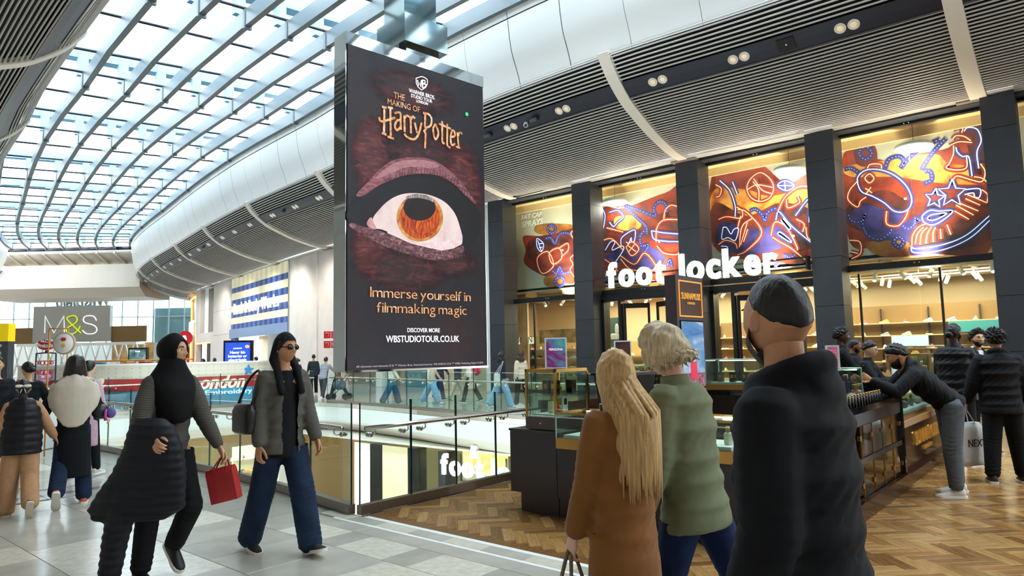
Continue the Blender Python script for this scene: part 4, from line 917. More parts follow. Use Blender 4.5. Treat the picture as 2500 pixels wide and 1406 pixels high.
fac(wr, 'panel', 59.4, 64.6, 3.9, 8, 5.6, .1, mat('mirror_window', '#8b8471', .15, metal=.6)); fac(wr, 'panel', 59.4, 66.6, 3.1, 3.95, 4.9, .4, M_wallp)
fac(wr, 'panel', 64.6, 67.0, 3.95, 8, 4.9, .4, M_wallp); fac(wr, 'panel', 59.4, 60.2, 0, 3.1, 4.9, .4, M_wallp); fac(wr, 'panel', 66.2, 67.0, 0, 3.1, 4.9, .4, M_wallp)
fac(wr, 'opening', 60.2, 66.2, 0, 3.1, 5.8, .1, mat('dark_bronze', '#3a2e24', .35, metal=.3))
fac(wr, 'opening_edge', 60.2, 66.2, 3.0, 3.1, 4.88, .1, emis('warm_edge_light', '#ffb765', 1.6))
for s0, s1 in ((76.5, 80), (80, 86)): fac(wr, 'panel', s0, s1, 0, 8, 4.9, .4, mat('pale_glazed_wall', '#d5dcdc', .4))
# fashion shop behind the hanging screen
uq = setting('window_6')
fac(uq, 'back_panel', 20.6, 33.4, 0, 8, 7.5, .1, mat('fashion_back', '#c7b59b', .6, var=(1.4, .3)))
for s0, s1 in ((20.6, 24.6), (25.2, 29.0), (29.6, 32.4)): fac(uq, 'pane', s0 + .02, s1 - .02, .1, 7.8, 5.1, .02, G_clear)
for s0, s1, z1, m_ in ((21, 24, 1.4, mat('oak_counter', '#a88052', .5)), (25.5, 28.5, 1.1, mat('teal_counter', '#4d93a6', .5)), (29.8, 32, 1.6, mat('wood_wall', '#8d6a45', .5))): fac(uq, 'display', s0, s1, 0, z1, 6.0, .6, m_)
dm = thing('window_display', 'tall brown and pink shop window banner beside the hanging screen', 'banner', along(32.8, 4.7, 0))
def facw(root, name, s0, s1, z0, z1, off, th, m_):
    o = fac(None, name, s0, s1, z0, z1, off, th, m_, 1.0); o.data.transform(Matrix.Translation(-root.location)); o.parent = root; return o
facw(dm, 'panel', 31.6, 33.1, 1.0, 7.6, 4.75, .1, mat('brown_banner', '#5e2a1c', .4, var=(1.2, .3))); facw(dm, 'edge', 33.1, 33.4, 1.0, 7.6, 4.72, .1, mat('pink_banner', '#b14a5c', .4))
lg = thing('blade_sign', 'small red square shop sign with white angular script on the white wall', 'sign', along(34.2, 4.5, 2.0))
for (dx, dz) in ((0, .55), (0, 0)):
    for k in range(2):
        b = Vector((0, 0, dz)) + r0 * (k * .42)
        q = MB().bar(b + Vector((0, 0, .3)) - r0 * .19, b + Vector((0, 0, .3)) + r0 * .19, .05, .4).build('plate', mat('sign_red', '#d3202a', .4), lg)
        sm = MB(); c = b + Vector((0, 0, .3)) - f0 * .04
        st = [[(-.1, .1), (.1, .1), (.06, -.1)], [(-.1, .08), (.1, .08)], [(-.1, -.08), (.1, -.08)], [(-.1, .1), (.1, .1), (.1, -.1), (-.1, -.1), (-.1, .1)]]
        for pl in ([st[0]], [st[1], st[2]], [st[0]], [st[3]])[k + (0 if dz else 2)]:
            sm.tube([c + r0 * x + Vector((0, 0, z)) for x, z in pl], .016, 5)
        sm.build('script', M_wtext, q)
# gingham fronted bath shop
bw = setting('wall_gingham')
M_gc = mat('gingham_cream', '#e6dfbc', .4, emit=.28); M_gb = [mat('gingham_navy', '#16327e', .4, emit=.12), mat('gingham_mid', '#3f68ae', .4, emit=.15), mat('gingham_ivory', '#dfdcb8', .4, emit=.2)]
fac(bw, 'panel', 40.8, 53.8, 3.35, 8.0, 4.85, .3, M_gc)
for bi, (z0, z1) in enumerate(((6.75, 7.15), (5.75, 6.2), (4.8, 5.25), (3.9, 4.3))):
    n = 24
    for i in range(n):
        s0 = 40.8 + 13.0 * i / n; fac(bw, 'check', s0, s0 + 13.0 / n - .02, z0, z1, 4.83, .03, M_gb[i % 2])
for i in range(12): fac(bw, 'check', 40.8 + 13 * (2 * i + .0) / 24, 40.8 + 13 * (2 * i + 1) / 24, 7.15, 7.95, 4.835, .02, M_gb[2])
for k, (s0, s1) in enumerate(((40.8, 42.2), (52.8, 53.8))):
    for i in range(6): fac(bw, 'check', s0, s1, i * .56, i * .56 + .55, 4.85, .3, M_gb[0] if i % 2 else M_gc)
fac(bw, 'canopy', 40.8, 53.8, 3.2, 3.9, 4.7, .2, mat('blue_canopy', '#7f9cc8', .3))
fac(bw, 'back_panel', 41, 53.6, 0, 3.4, 9.0, .1, mat('bath_back', '#e5d2b8', .6)); fac(bw, 'inner_panel', 41.8, 45.0, 0, 3.0, 7.0, .1, mat('bath_shelf', '#a77d4a', .6, var=(6, .5)))
fac(bw, 'inner_pier', 49.8, 50.6, 0, 3.3, 6.0, .4, M_white)
bs = thing('shop_sign', 'white bath shop lettering across the blue gingham front', 'sign', along(47, 4.6, 4.8))
def on_wall(s_left, z, off, loc):
    return lambda p: along(s_left - p[0], off - p[2], z + p[1]) - loc
class Bend:
    def __init__(s, fn): s.fn = fn
    def __matmul__(s, p): return s.fn(p)
letters('letter', 'Bath & Body Works', mat('white_sign_dim', '#ffffff', .4, emit=.3), on_wall(52.6, 4.72, 4.72, bs.location), 10.2, 1.15, .08, bs, bold=-.01, gap=.22, space=.2)
# dark bronze fashion front at the bend
nx = setting('wall_bronze')
fac(nx, 'panel', 67, 76.5, 0, 8, 5.3, .2, mat('bronze_front', '#4a3324', .3, metal=.4, var=(.6, .3)))
for s in (67.0, 76.3): fac(nx, 'edge_light', s, s + .25, 0, 7.6, 4.9, .12, emis('amber_edge_light', '#ffae55', 2.2))
fac(nx, 'edge_light', 67, 76.5, 7.5, 7.65, 4.9, .12, emis('amber_edge_light', '#ffae55', 2.2))
ns = thing('shop_sign', 'pale lettering on the dark bronze shopfront', 'sign', along(71, 4.8, 4.2))
text('letter', 'NEXT', mat('lit_cream', '#fff2d8', .4, emit=1.2), Bend(on_wall(76.0, 4.0, 4.95, ns.location)), width=8.0, height=1.35, depth=.1, parent=ns, split=True)
rb = thing('round_sign', 'red round hanging sign with a white mark beside the dark shop opening', 'sign', face_pt(-28.5, 60, 2.9))
MB().prism([(.62 * math.cos(a), .62 * math.sin(a)) for a in [2 * math.pi * j / 24 for j in range(24)]], .12, frame((0, 0, .6), r0, (0, 0, 1))).build('disc', mat('sign_red', '#d3202a', .4), rb)
text('lettering', 'a', mat('white_sign', '#ffffff', .4, emit=.8), frame(r0 * -.2 - f0 * .14 + Vector((0, 0, .4)), r0, (0, 0, 1)), height=.42, depth=.02, bold=.05, parent=rb)
MB().box((0, 0, -1.4), (.12, .12, 2.9)).build('post', M_frame, rb); MB().box((0, 0, -.9), (.5, .5, 1.4)).build('base', mat('sign_red', '#d3202a', .4), rb)
# --- far department store
fw = setting('wall_department_store')
M_grey = mat('grey_sign_panel', '#a09c95', .5); M_brz = mat('bronze_panel', '#7a5c33', .45, metal=.2)
def fbox(root, name, m_, l0, l1, d0, d1, z0, z1):
    P = [face_pt(l0, d0, z0), face_pt(l1, d0, z0), face_pt(l1, d1, z0), face_pt(l0, d1, z0)]
    return MB().raw(P + [p + Vector((0, 0, z1 - z0)) for p in P], [(0, 1, 2, 3), (4, 5, 6, 7), (0, 1, 5, 4), (1, 2, 6, 5), (2, 3, 7, 6), (3, 0, 4, 7)]).build(name, m_, root)
fbox(fw, 'sign_panel', M_grey, -57.2, -48.05, 82, 82.6, 4.0, 8.3)
for l0, l1 in ((-62, -57.2), (-48.05, -46), (-46, -44.0)): fbox(fw, 'bronze_panel', M_brz, l0, l1, 82.4, 82.8, 3.9, 5.8)
fbox(fw, 'canopy', M_white, -58, -44, 80.5, 82.4, 3.55, 3.85)
for i in range(16):
    l = -63 + i * 1.9; fbox(fw, 'mullion', mat('pale_mullion', '#b9c6c9', .4), l, l + .12, 84, 84.2, 3.8, 12)
    fbox(fw, 'pane', glass('pale_facade_glass', '#dfeef2', 1.4, .5), l + .14, l + 1.88, 84.05, 84.08, 3.8, 12)
for z in (6.9, 9.5): fbox(fw, 'rail', mat('pale_mullion', '#b9c6c9', .4), -63, -33, 84, 84.2, z, z + .1)
for i in range(12):
    l = -60 + i * 1.35
    for sg_ in (-.5, .5): MB().bar(face_pt(l + sg_, 83.6, .1), face_pt(l - sg_, 83.6, 3.6), .16, .16).build('lattice_bar', M_white, fw)
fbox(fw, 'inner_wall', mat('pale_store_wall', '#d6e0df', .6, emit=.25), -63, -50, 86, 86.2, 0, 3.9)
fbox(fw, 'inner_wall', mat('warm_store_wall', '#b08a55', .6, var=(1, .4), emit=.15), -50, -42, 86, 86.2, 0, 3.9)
fbox(fw, 'end_wall', mat('glazed_end_wall', '#d5e0e0', .5), -44, -38, 84.5, 84.9, 0, 8)
ms = thing('store_sign', 'two thin white letters and a lime ampersand on the grey store panel', 'sign', face_pt(-52.5, 82, 5))
MS = {'M': [(-55.62, 5.11), (-55.66, 7.15), (-54.54, 5.12), (-53.42, 7.1), (-53.28, 5.13)], 'amp': [(-51.31, 5.02), (-52.99, 6.67), (-52.61, 7.08), (-52.06, 7.07), (-51.82, 6.64), (-52.08, 6.21), (-52.89, 5.72), (-53.05, 5.34), (-52.75, 5.02), (-52.2, 4.99), (-51.66, 5.42), (-51.45, 5.86)], 'S': [(-49.53, 6.49), (-49.82, 6.94), (-50.39, 7.08), (-50.94, 6.96), (-51.09, 6.57), (-50.8, 6.23), (-50.01, 6.0), (-49.56, 5.71), (-49.45, 5.26), (-49.86, 4.94), (-50.64, 4.95), (-51.16, 5.35)]}
for k, pl in MS.items():
    P = [face_pt(l, 81.8, z) - ms.location for l, z in pl]
    if k != 'M': P = catmull(P, 6)
    MB().tube(P, .075, 8).build('letter', mat('lime_letter', '#c4d600', .4, emit=.4) if k == 'amp' else mat('white_letter', '#fbfbfb', .4, emit=.3), ms)
ws = thing('store_sign', 'red and white mall lettering seen from behind above the grey panel', 'sign', face_pt(-53, 84.5, 8.3))
text('letter', 'Westfield', mat('faded_letter', '#c9b6b4', .5), frame(r0 * 3.4, -r0, (0, 0, 1)), width=6.8, height=1.5, depth=.1, bold=.03, shear=.2, parent=ws, split=True)

# ================================================================== hanging advertising screen
BL = Vector((7.89, 11.0, 0)); BE = Vector((3.56, -.4, 0)).normalized(); BN = Vector((BE.y, -BE.x, 0))   # BN towards the viewer
scr = thing('hanging_screen', 'tall double sided advertising screen in a mirror steel case hanging over the opening', 'screen', BL + Vector((0, 0, 1.3)))
def sp_(u, v, lift=0.0): return BE * u + BN * lift + Vector((0, 0, v - 1.3))
MB().loft([[sp_(0, z, -.02), sp_(3.58, z, -.02), sp_(3.58, z, -.48), sp_(0, z, -.48)] for z in (1.30, 8.06)], True, False).build('case', M_chrome, scr)
MB().loft([[sp_(0, z, .0), sp_(3.58, z, .0), sp_(3.58, z, -.02), sp_(0, z, -.02)] for z in (7.80, 8.06)], True, False).build('top_band', M_chrome, scr)
MB().loft([[sp_(0, z, .004), sp_(3.58, z, .004), sp_(3.58, z, -.02), sp_(0, z, -.02)] for z in (1.29, 1.33)], True, False).build('bottom_band', M_chrome, scr)
def screen_mat(name, stops, scale, stretch, strength, distort=1.0, fade=False):
    m_ = bpy.data.materials.new(name); m_.use_nodes = True; nt = m_.node_tree; nt.nodes.clear()
    out = nt.nodes.new('ShaderNodeOutputMaterial'); e = nt.nodes.new('ShaderNodeEmission'); e.inputs[1].default_value = strength * .66
    gl = nt.nodes.new('ShaderNodeBsdfGlossy'); gl.inputs['Roughness'].default_value = .5; gl.inputs[0].default_value = (.03, .03, .03, 1); ad = nt.nodes.new('ShaderNodeAddShader')
    tc = nt.nodes.new('ShaderNodeTexCoord'); mp = nt.nodes.new('ShaderNodeMapping'); mp.inputs['Scale'].default_value = stretch
    n = nt.nodes.new('ShaderNodeTexNoise'); n.inputs['Scale'].default_value = scale; n.inputs['Detail'].default_value = 8; n.inputs['Roughness'].default_value = .65; n.inputs['Distortion'].default_value = distort
    r = nt.nodes.new('ShaderNodeValToRGB'); el = r.color_ramp.elements
    for i, (p, c) in enumerate(stops):
        x = el[i] if i < 2 else el.new(p)
        x.position = p; x.color = (*lin(c), 1)
    nt.links.new(tc.outputs['Object'], mp.inputs['Vector']); nt.links.new(mp.outputs[0], n.inputs['Vector']); nt.links.new(n.outputs['Fac'], r.inputs['Fac'])
    nt.links.new(r.outputs['Color'], e.inputs[0]); nt.links.new(e.outputs[0], ad.inputs[0]); nt.links.new(gl.outputs[0], ad.inputs[1]); nt.links.new(ad.outputs[0], out.inputs[0])
    if fade:     # the picture's patch of skin melts into the dark around it
        sub = nt.nodes.new('ShaderNodeVectorMath'); sub.operation = 'MULTIPLY_ADD'; sub.inputs[1].default_value = (1.4142, 1.4142, 2); sub.inputs[2].default_value = (-.7071, -.7071, -1)
        ln = nt.nodes.new('ShaderNodeVectorMath'); ln.operation = 'DOT_PRODUCT'; mr = nt.nodes.new('ShaderNodeMapRange'); mr.interpolation_type = 'SMOOTHSTEP'
        mr.inputs['From Min'].default_value = 1.0; mr.inputs['From Max'].default_value = .1; mr.inputs['To Min'].default_value = 0; mr.inputs['To Max'].default_value = 1
        tr = nt.nodes.new('ShaderNodeBsdfTransparent'); mx = nt.nodes.new('ShaderNodeMixShader')
        nt.links.new(tc.outputs['Generated'], sub.inputs[0]); nt.links.new(sub.outputs[0], ln.inputs[0]); nt.links.new(sub.outputs[0], ln.inputs[1]); nt.links.new(ln.outputs['Value'], mr.inputs['Value'])
        nt.links.new(mr.outputs[0], mx.inputs[0]); nt.links.new(tr.outputs[0], mx.inputs[1]); nt.links.new(ad.outputs[0], mx.inputs[2]); nt.links.new(mx.outputs[0], out.inputs[0])
    return m_
face = MB().loft([[sp_(.03, z, .006), sp_(3.55, z, .006), sp_(3.55, z, 0), sp_(.03, z, 0)] for z in (1.33, 7.80)], True, False).build('screen_face', screen_mat('screen_dark_skin', [(.3, '#0e0d13'), (.45, '#191720'), (.6, '#24161c'), (.78, '#3a1b1f')], .55, (1, 1, 1.3), 1.0), scr)
NL = [0]
def layer(name, pts, m_, parent=None, smooth=0):
    NL[0] += 1; lift = .008 + .0015 * NL[0]
    P = [Vector((u, v, 0)) for u, v in pts]
    if smooth: P = catmull(P, smooth, closed=True)
    # flat printed-light layer of the picture
    V = [sp_(p.x, p.y, lift) for p in P]
    return MB().raw(V, [tuple(range(len(V)))]).build(name, m_, parent or scr)
def stroke(name, pts, w, m_, lift=.05, taper=True, fine=4):
    P = [Vector((u, v, 0)) for u, v in pts]; P = catmull(P, fine) if len(P) > 2 else P
    V = []; F = []
    for i, p in enumerate(P):
        t = (P[min(i + 1, len(P) - 1)] - P[max(i - 1, 0)]).normalized(); n = Vector((-t.y, t.x, 0)) * w * ((1 - i / (len(P) - 1) * .9) if taper else 1)
        V += [sp_(p.x + n.x, p.y + n.y, lift), sp_(p.x - n.x, p.y - n.y, lift)]
    F = [(2 * i, 2 * i + 1, 2 * i + 3, 2 * i + 2) for i in range(len(P) - 1)]
    return V, F
EYE = {'lid':[(0.207,4.757),(0.531,5.113),(0.807,5.42),(1.132,5.636),(1.553,5.756),(1.947,5.801),(2.307,5.734),(2.631,5.579),(2.915,5.375),(3.155,5.139),(3.276,4.98),(2.959,5.15),(2.628,5.369),(2.213,5.473),(1.766,5.437),(1.338,5.331),(1.007,5.171),(0.686,4.999),(0.377,4.764)],'lidhi':[(0.648,5.149),(0.887,5.398),(1.173,5.59),(1.553,5.704),(1.946,5.752),(2.261,5.695),(2.033,5.593),(1.681,5.57),(1.339,5.493),(1.007,5.312)],'dark':[(0.004,4.361),(0.188,4.653),(0.415,4.804),(0.926,5.123),(1.337,5.313),(1.766,5.419),(2.212,5.435),(2.628,5.35),(2.959,5.15),(3.3,4.924),(3.444,4.63),(3.335,4.228),(3.083,3.974),(2.838,3.763),(2.372,3.836),(1.328,3.957),(0.529,4.119),(0.115,4.174)],'sclera':[(0.587,4.33),(0.724,4.519),(0.924,4.719),(1.168,4.876),(1.461,4.972),(1.849,5.01),(2.161,4.98),(2.434,4.886),(2.664,4.69),(2.802,4.403),(2.868,4.106),(2.652,3.954),(2.282,3.865),(1.925,3.87),(1.495,3.938),(1.123,4.043),(0.802,4.131),(0.626,4.146)],'caruncle':[(0.453,4.246),(0.549,4.353),(0.614,4.23),(0.665,4.126),(0.548,4.127),(0.46,4.179)],'iris':[(2.337,4.552),(2.327,4.468),(2.302,4.384),(2.261,4.302),(2.207,4.226),(2.139,4.157),(2.062,4.097),(1.976,4.047),(1.884,4.009),(1.789,3.984),(1.693,3.972),(1.599,3.972),(1.508,3.986),(1.424,4.012),(1.348,4.05),(1.282,4.098),(1.227,4.156),(1.185,4.222),(1.157,4.294),(1.143,4.37),(1.143,4.45),(1.158,4.53),(1.188,4.609),(1.231,4.686),(1.286,4.757),(1.354,4.822),(1.431,4.879),(1.516,4.925),(1.608,4.961),(1.703,4.978),(1.8,4.991),(1.895,4.992),(1.987,4.976),(2.072,4.946),(2.149,4.904),(2.215,4.85),(2.268,4.786),(2.307,4.714),(2.33,4.635)],'ring':[(2.246,4.542),(2.238,4.467),(2.216,4.393),(2.181,4.321),(2.135,4.254),(2.078,4.193),(2.012,4.14),(1.939,4.096),(1.86,4.063),(1.779,4.04),(1.697,4.029),(1.616,4.03),(1.539,4.042),(1.467,4.066),(1.401,4.099),(1.344,4.142),(1.297,4.194),(1.261,4.252),(1.237,4.316),(1.225,4.385),(1.225,4.455),(1.238,4.526),(1.263,4.597),(1.301,4.664),(1.349,4.728),(1.406,4.785),(1.473,4.835),(1.546,4.876),(1.624,4.907),(1.706,4.927),(1.788,4.935),(1.87,4.932),(1.948,4.917),(2.021,4.89),(2.086,4.853),(2.142,4.805),(2.187,4.748),(2.22,4.684),(2.24,4.615)],'pupil':[(2.135,4.754),(2.125,4.69),(2.094,4.628),(2.046,4.569),(1.983,4.516),(1.907,4.472),(1.823,4.44),(1.735,4.42),(1.647,4.413),(1.562,4.419),(1.485,4.438),(1.419,4.469),(1.368,4.511),(1.332,4.561),(1.314,4.617),(1.314,4.677),(1.333,4.739),(1.37,4.798),(1.422,4.854),(1.489,4.902),(1.566,4.929),(1.652,4.941),(1.74,4.954),(1.829,4.966),(1.913,4.978),(1.988,4.954),(2.051,4.917),(2.097,4.87),(2.126,4.815)],'glint':[(1.355,4.867),(1.546,4.962),(1.805,4.992),(2.026,4.942),(2.137,4.847),(1.936,4.893),(1.674,4.901),(1.46,4.857)],'lower':[(0.587,4.125),(0.921,4.057),(1.495,3.92),(2.013,3.841),(2.557,3.871),(2.89,3.994),(2.838,3.763),(2.369,3.633),(1.922,3.609),(1.409,3.682),(0.92,3.78),(0.452,3.941),(0.078,4.103),(0.115,4.19),(0.339,4.149)],'water':[(2.013,3.849),(2.284,4.013),(2.468,4.075),(2.868,4.098),(2.843,4.02),(2.604,3.901),(2.281,3.828),(1.495,3.91),(0.921,4.071),(0.921,4.099),(1.495,3.952)],'skin1':[(0.001,5.773),(0.454,5.515),(0.767,5.466),(1.091,5.683),(0.728,5.775),(0.339,5.908),(0.001,6.045)]}
LASH = [[(0.885,5.078),(0.893,5.157),(0.91,5.238)],[(0.95,5.112),(0.96,5.202),(0.985,5.293)],[(1.015,5.146),(0.997,5.25),(0.954,5.349)],[(1.08,5.178),(1.103,5.245),(1.158,5.317)],[(1.146,5.21),(1.137,5.289),(1.115,5.366)],[(1.212,5.242),(1.216,5.376),(1.225,5.511)],[(1.279,5.274),(1.283,5.397),(1.293,5.522)],[(1.346,5.304),(1.332,5.411),(1.3,5.514)],[(1.413,5.321),(1.44,5.434),(1.501,5.554)],[(1.481,5.337),(1.501,5.442),(1.545,5.551)],[(1.549,5.354),(1.531,5.464),(1.486,5.568)],[(1.618,5.371),(1.63,5.492),(1.655,5.616)],[(1.688,5.388),(1.667,5.471),(1.617,5.549)],[(1.757,5.406),(1.762,5.534),(1.772,5.664)],[(1.827,5.413),(1.856,5.535),(1.921,5.664)],[(1.898,5.418),(1.929,5.541),(2.001,5.671)],[(1.969,5.424),(1.993,5.522),(2.048,5.626)],[(2.04,5.429),(2.073,5.533),(2.147,5.644)],[(2.112,5.435),(2.095,5.563),(2.054,5.687)],[(2.185,5.441),(2.174,5.515),(2.148,5.586)],[(2.258,5.431),(2.261,5.57),(2.267,5.71)],[(2.331,5.413),(2.326,5.525),(2.312,5.636)],[(2.404,5.395),(2.404,5.499),(2.402,5.603)],[(2.478,5.376),(2.49,5.471),(2.517,5.568)],[(2.553,5.357),(2.585,5.473),(2.659,5.597)],[(2.628,5.338),(2.662,5.462),(2.74,5.594)],[(2.702,5.289),(2.741,5.427),(2.83,5.574)],[(2.778,5.239),(2.764,5.355),(2.73,5.468)],[(2.854,5.188),(2.892,5.327),(2.977,5.475)],[(2.93,5.138),(2.943,5.277),(2.969,5.418)],[(3.007,5.087),(2.996,5.208),(2.969,5.327)],[(3.084,5.036),(3.097,5.17),(3.125,5.306)],[(0.339,4.069),(0.322,3.973),(0.306,3.941)],[(0.437,4.031),(0.464,3.939),(0.491,3.801)],[(0.537,3.997),(0.505,3.899),(0.473,3.777)],[(0.637,3.963),(0.63,3.866),(0.623,3.824)],[(0.738,3.928),(0.722,3.831),(0.706,3.713)],[(0.841,3.893),(0.87,3.8),(0.899,3.773)],[(0.944,3.862),(0.953,3.766),(0.962,3.737)],[(1.049,3.841),(1.066,3.745),(1.083,3.682)],[(1.154,3.821),(1.185,3.725),(1.215,3.584)],[(1.26,3.8),(1.26,3.702),(1.26,3.555)],[(1.368,3.779),(1.351,3.679),(1.335,3.643)],[(1.477,3.76),(1.484,3.661),(1.492,3.633)],[(1.587,3.742),(1.56,3.641),(1.534,3.563)],[(1.697,3.725),(1.706,3.625),(1.715,3.581)],[(1.809,3.707),(1.769,3.603),(1.728,3.466)],[(1.923,3.689),(1.905,3.586),(1.887,3.439)],[(2.037,3.693),(2.071,3.594),(2.106,3.523)],[(2.153,3.698),(2.148,3.595),(2.144,3.503)],[(2.27,3.702),(2.282,3.6),(2.294,3.499)],[(2.389,3.712),(2.393,3.608),(2.397,3.503)],[(2.509,3.745),(2.548,3.644),(2.588,3.555)],[(2.631,3.78),(2.622,3.674),(2.614,3.554)],[(2.754,3.814),(2.727,3.707),(2.701,3.639)],[(2.878,3.842),(2.922,3.739),(2.966,3.647)],[(3.003,3.852),(3.006,3.746),(3.01,3.718)]]
LOGO = [[(0.849,6.671),(0.845,6.41),(0.837,6.114)],[(0.994,6.696),(0.996,6.384),(0.998,6.073)],[(0.792,6.67),(0.906,6.673)],[(0.933,6.691),(1.058,6.702)],[(0.784,6.118),(0.897,6.106)],[(0.924,6.073),(1.079,6.057)],[(0.732,6.438),(0.745,6.371),(0.815,6.368),(0.932,6.423),(1.108,6.51)],[(1.095,6.6),(1.171,6.638),(1.24,6.632),(1.246,6.468),(1.248,6.282)],[(1.246,6.492),(1.153,6.454),(1.101,6.332),(1.152,6.253),(1.245,6.342)],[(1.337,6.609),(1.339,6.428),(1.342,6.254)],[(1.344,6.556),(1.397,6.623),(1.464,6.601)],[(1.489,6.628),(1.495,6.462),(1.5,6.256)],[(1.502,6.561),(1.556,6.634),(1.606,6.602)],[(1.598,6.515),(1.626,6.414),(1.661,6.299)],[(1.779,6.554),(1.704,6.307),(1.588,6.146),(1.411,6.156),(1.334,6.216)],[(1.876,6.761),(1.863,6.51),(1.888,6.438),(1.836,6.365),(1.879,6.328),(1.857,6.0)],[(1.818,6.773),(1.958,6.779),(2.039,6.704),(2.015,6.543),(1.899,6.462)],[(2.143,6.601),(2.077,6.462),(2.138,6.256),(2.223,6.414),(2.143,6.601)],[(2.326,6.704),(2.326,6.451),(2.327,6.237),(2.388,6.212)],[(2.237,6.628),(2.398,6.606)],[(2.468,6.672),(2.465,6.448),(2.461,6.194),(2.546,6.147)],[(2.378,6.605),(2.572,6.579)],[(2.561,6.388),(2.672,6.443),(2.662,6.537),(2.603,6.55),(2.557,6.388),(2.582,6.218),(2.685,6.269)],[(2.753,6.54),(2.762,6.381),(2.775,6.223)],[(2.767,6.453),(2.821,6.554),(2.888,6.529)],[(2.707,6.203),(2.826,6.194)]]
SHIELD = [(1.643,7.496),(1.709,7.535),(1.79,7.575),(1.874,7.572),(1.94,7.542),(1.939,7.448),(1.89,7.357),(1.786,7.274),(1.696,7.314),(1.649,7.389)]
SHIELD_LETTERS = [[(1.679,7.468),(1.707,7.348),(1.737,7.427),(1.765,7.331),(1.781,7.491)],[(1.807,7.508),(1.813,7.322)],[(1.807,7.498),(1.873,7.503),(1.869,7.452),(1.814,7.422)],[(1.814,7.415),(1.891,7.426),(1.883,7.371),(1.813,7.325)]]
def blobpoly(cx, cz, rx, rz, rot=0, n=28):
    return [(cx + rx * math.cos(a) * math.cos(rot) - rz * math.sin(a) * math.sin(rot), cz + rx * math.cos(a) * math.sin(rot) + rz * math.sin(a) * math.cos(rot)) for a in [2 * math.pi * i / n for i in range(n)]]
S_red = screen_mat('screen_red_skin', [(.3, '#241318'), (.5, '#552527'), (.7, '#94443f')], 3.0, (1, 1, 3), 1.0, 1.0, True)
S_red2 = screen_mat('screen_deep_skin', [(.3, '#140e12'), (.5, '#36191d'), (.72, '#6e3131')], 2.5, (1, 1, 2.5), 1.0, 1.0, True)
def soft(name, cx, cz, rx, rz, rot, m_):
    pts = blobpoly(cx, cz, rx, rz, rot); pts = [(min(3.54, max(.04, u)), min(7.78, max(1.35, v))) for u, v in pts]; return layer(name, pts, m_)
for c in ((2.0, 5.5, 1.5, 1.05, S_red2), (2.9, 5.35, .62, 1.15, S_red), (.55, 5.6, .5, .95, S_red), (.55, 3.75, .5, .75, S_red), (1.35, 3.35, 1.25, .55, S_red2), (1.6, 7.2, 1.3, .5, S_red2), (2.6, 3.6, .8, .4, S_red2)): soft('skin_glow', *c[:4], 0, c[4])
layer('eye_shadow', EYE['dark'], screen_mat('screen_black', [(.3, '#0b0b10'), (.7, '#16121a')], 2, (1, 1, 1), 1.0), smooth=3)
layer('lower_lid', EYE['lower'], screen_mat('screen_lower_lid', [(.3, '#2c181d'), (.5, '#6b4048'), (.72, '#b78f92')], 7, (1, 1, 2), 1.0), smooth=3)
layer('upper_lid', EYE['lid'], screen_mat('screen_lid', [(.3, '#4b2b32'), (.5, '#8a525b'), (.7, '#b07c80')], 3.5, (1, 1, 4), 1.0), smooth=3)
layer('upper_lid_highlight', EYE['lidhi'], screen_mat('screen_lid_high', [(.3, '#9a626a'), (.7, '#c08d8f')], 5, (1, 1, 4), 1.0), smooth=3)
layer('eye_white', EYE['sclera'], screen_mat('screen_white', [(.25, '#b98f93'), (.45, '#e8cfcd'), (.75, '#fdf3ec')], 1.1, (1, 1, 1), 1.0, .3), smooth=3)
layer('eye_corner', EYE['caruncle'], screen_mat('screen_pink', [(.3, '#a86a72'), (.7, '#e6b9b8')], 6, (1, 1, 1), 1.0), smooth=3)
layer('water_line', EYE['water'], screen_mat('screen_water', [(.3, '#e6b9bd'), (.7, '#fff1ef')], 6, (1, 1, 1), 1.0))
layer('iris_rim', EYE['iris'], screen_mat('screen_amber', [(.3, '#8a4a14'), (.5, '#d08a3c'), (.75, '#f3c987')], 5, (1, 1, 1), 1.0))
layer('iris', EYE['ring'], screen_mat('screen_fire', [(.25, '#3a0f06'), (.45, '#a63208'), (.6, '#e8690f'), (.8, '#ffc04a')], 3.2, (2.2, 2.2, .9), 1.0, 2.5))
layer('pupil', EYE['pupil'], screen_mat('screen_pupil', [(.3, '#0c0809'), (.7, '#24130f')], 3, (1, 1, 1), 1.0))
layer('lash_reflection', EYE['glint'], screen_mat('screen_glint', [(.35, '#2a2427'), (.6, '#b8aeb0'), (.8, '#f4eeee')], 9, (3, 3, .6), 1.0), smooth=2)
M_lash = emis('screen_lash', '#0a090c', 1.0, '#050505')
for pl in LASH: MB().raw(*stroke('eyelash', pl, .011, M_lash, .045)).build('eyelash', M_lash, scr)
M_gold = screen_mat('screen_gold', [(.3, '#9a4f22'), (.5, '#e9a468'), (.7, '#ffe9cf')], 9, (1, 1, 1), 1.1); M_wt = emis('screen_text_white', '#f4f1f4', .62)
for k, pl in enumerate(LOGO): MB().raw(*stroke('title_stroke', pl, .024 if k < 24 else .02, M_gold, .047, False)).build('title_stroke', M_gold, scr)
FB = lambda u, v: frame(sp_(u, v, .046), BE, (0, 0, 1))
text('title_line', 'THE', M_gold, FB(1.08, 6.925), width=.27, height=.135, depth=.002, parent=scr); text('title_line', 'MAKING OF', M_gold, FB(.93, 6.76), width=.81, height=.125, depth=.002, parent=scr)
text('caption', 'WARNER BROS.', M_wt, FB(1.46, 7.145), width=.67, height=.085, depth=.002, bold=.003, parent=scr); text('caption', 'STUDIO TOUR', M_wt, FB(1.51, 7.05), width=.55, height=.075, depth=.002, bold=.003, parent=scr); text('caption', 'LONDON', M_wt, FB(1.645, 6.972), width=.30, height=.06, depth=.002, parent=scr)
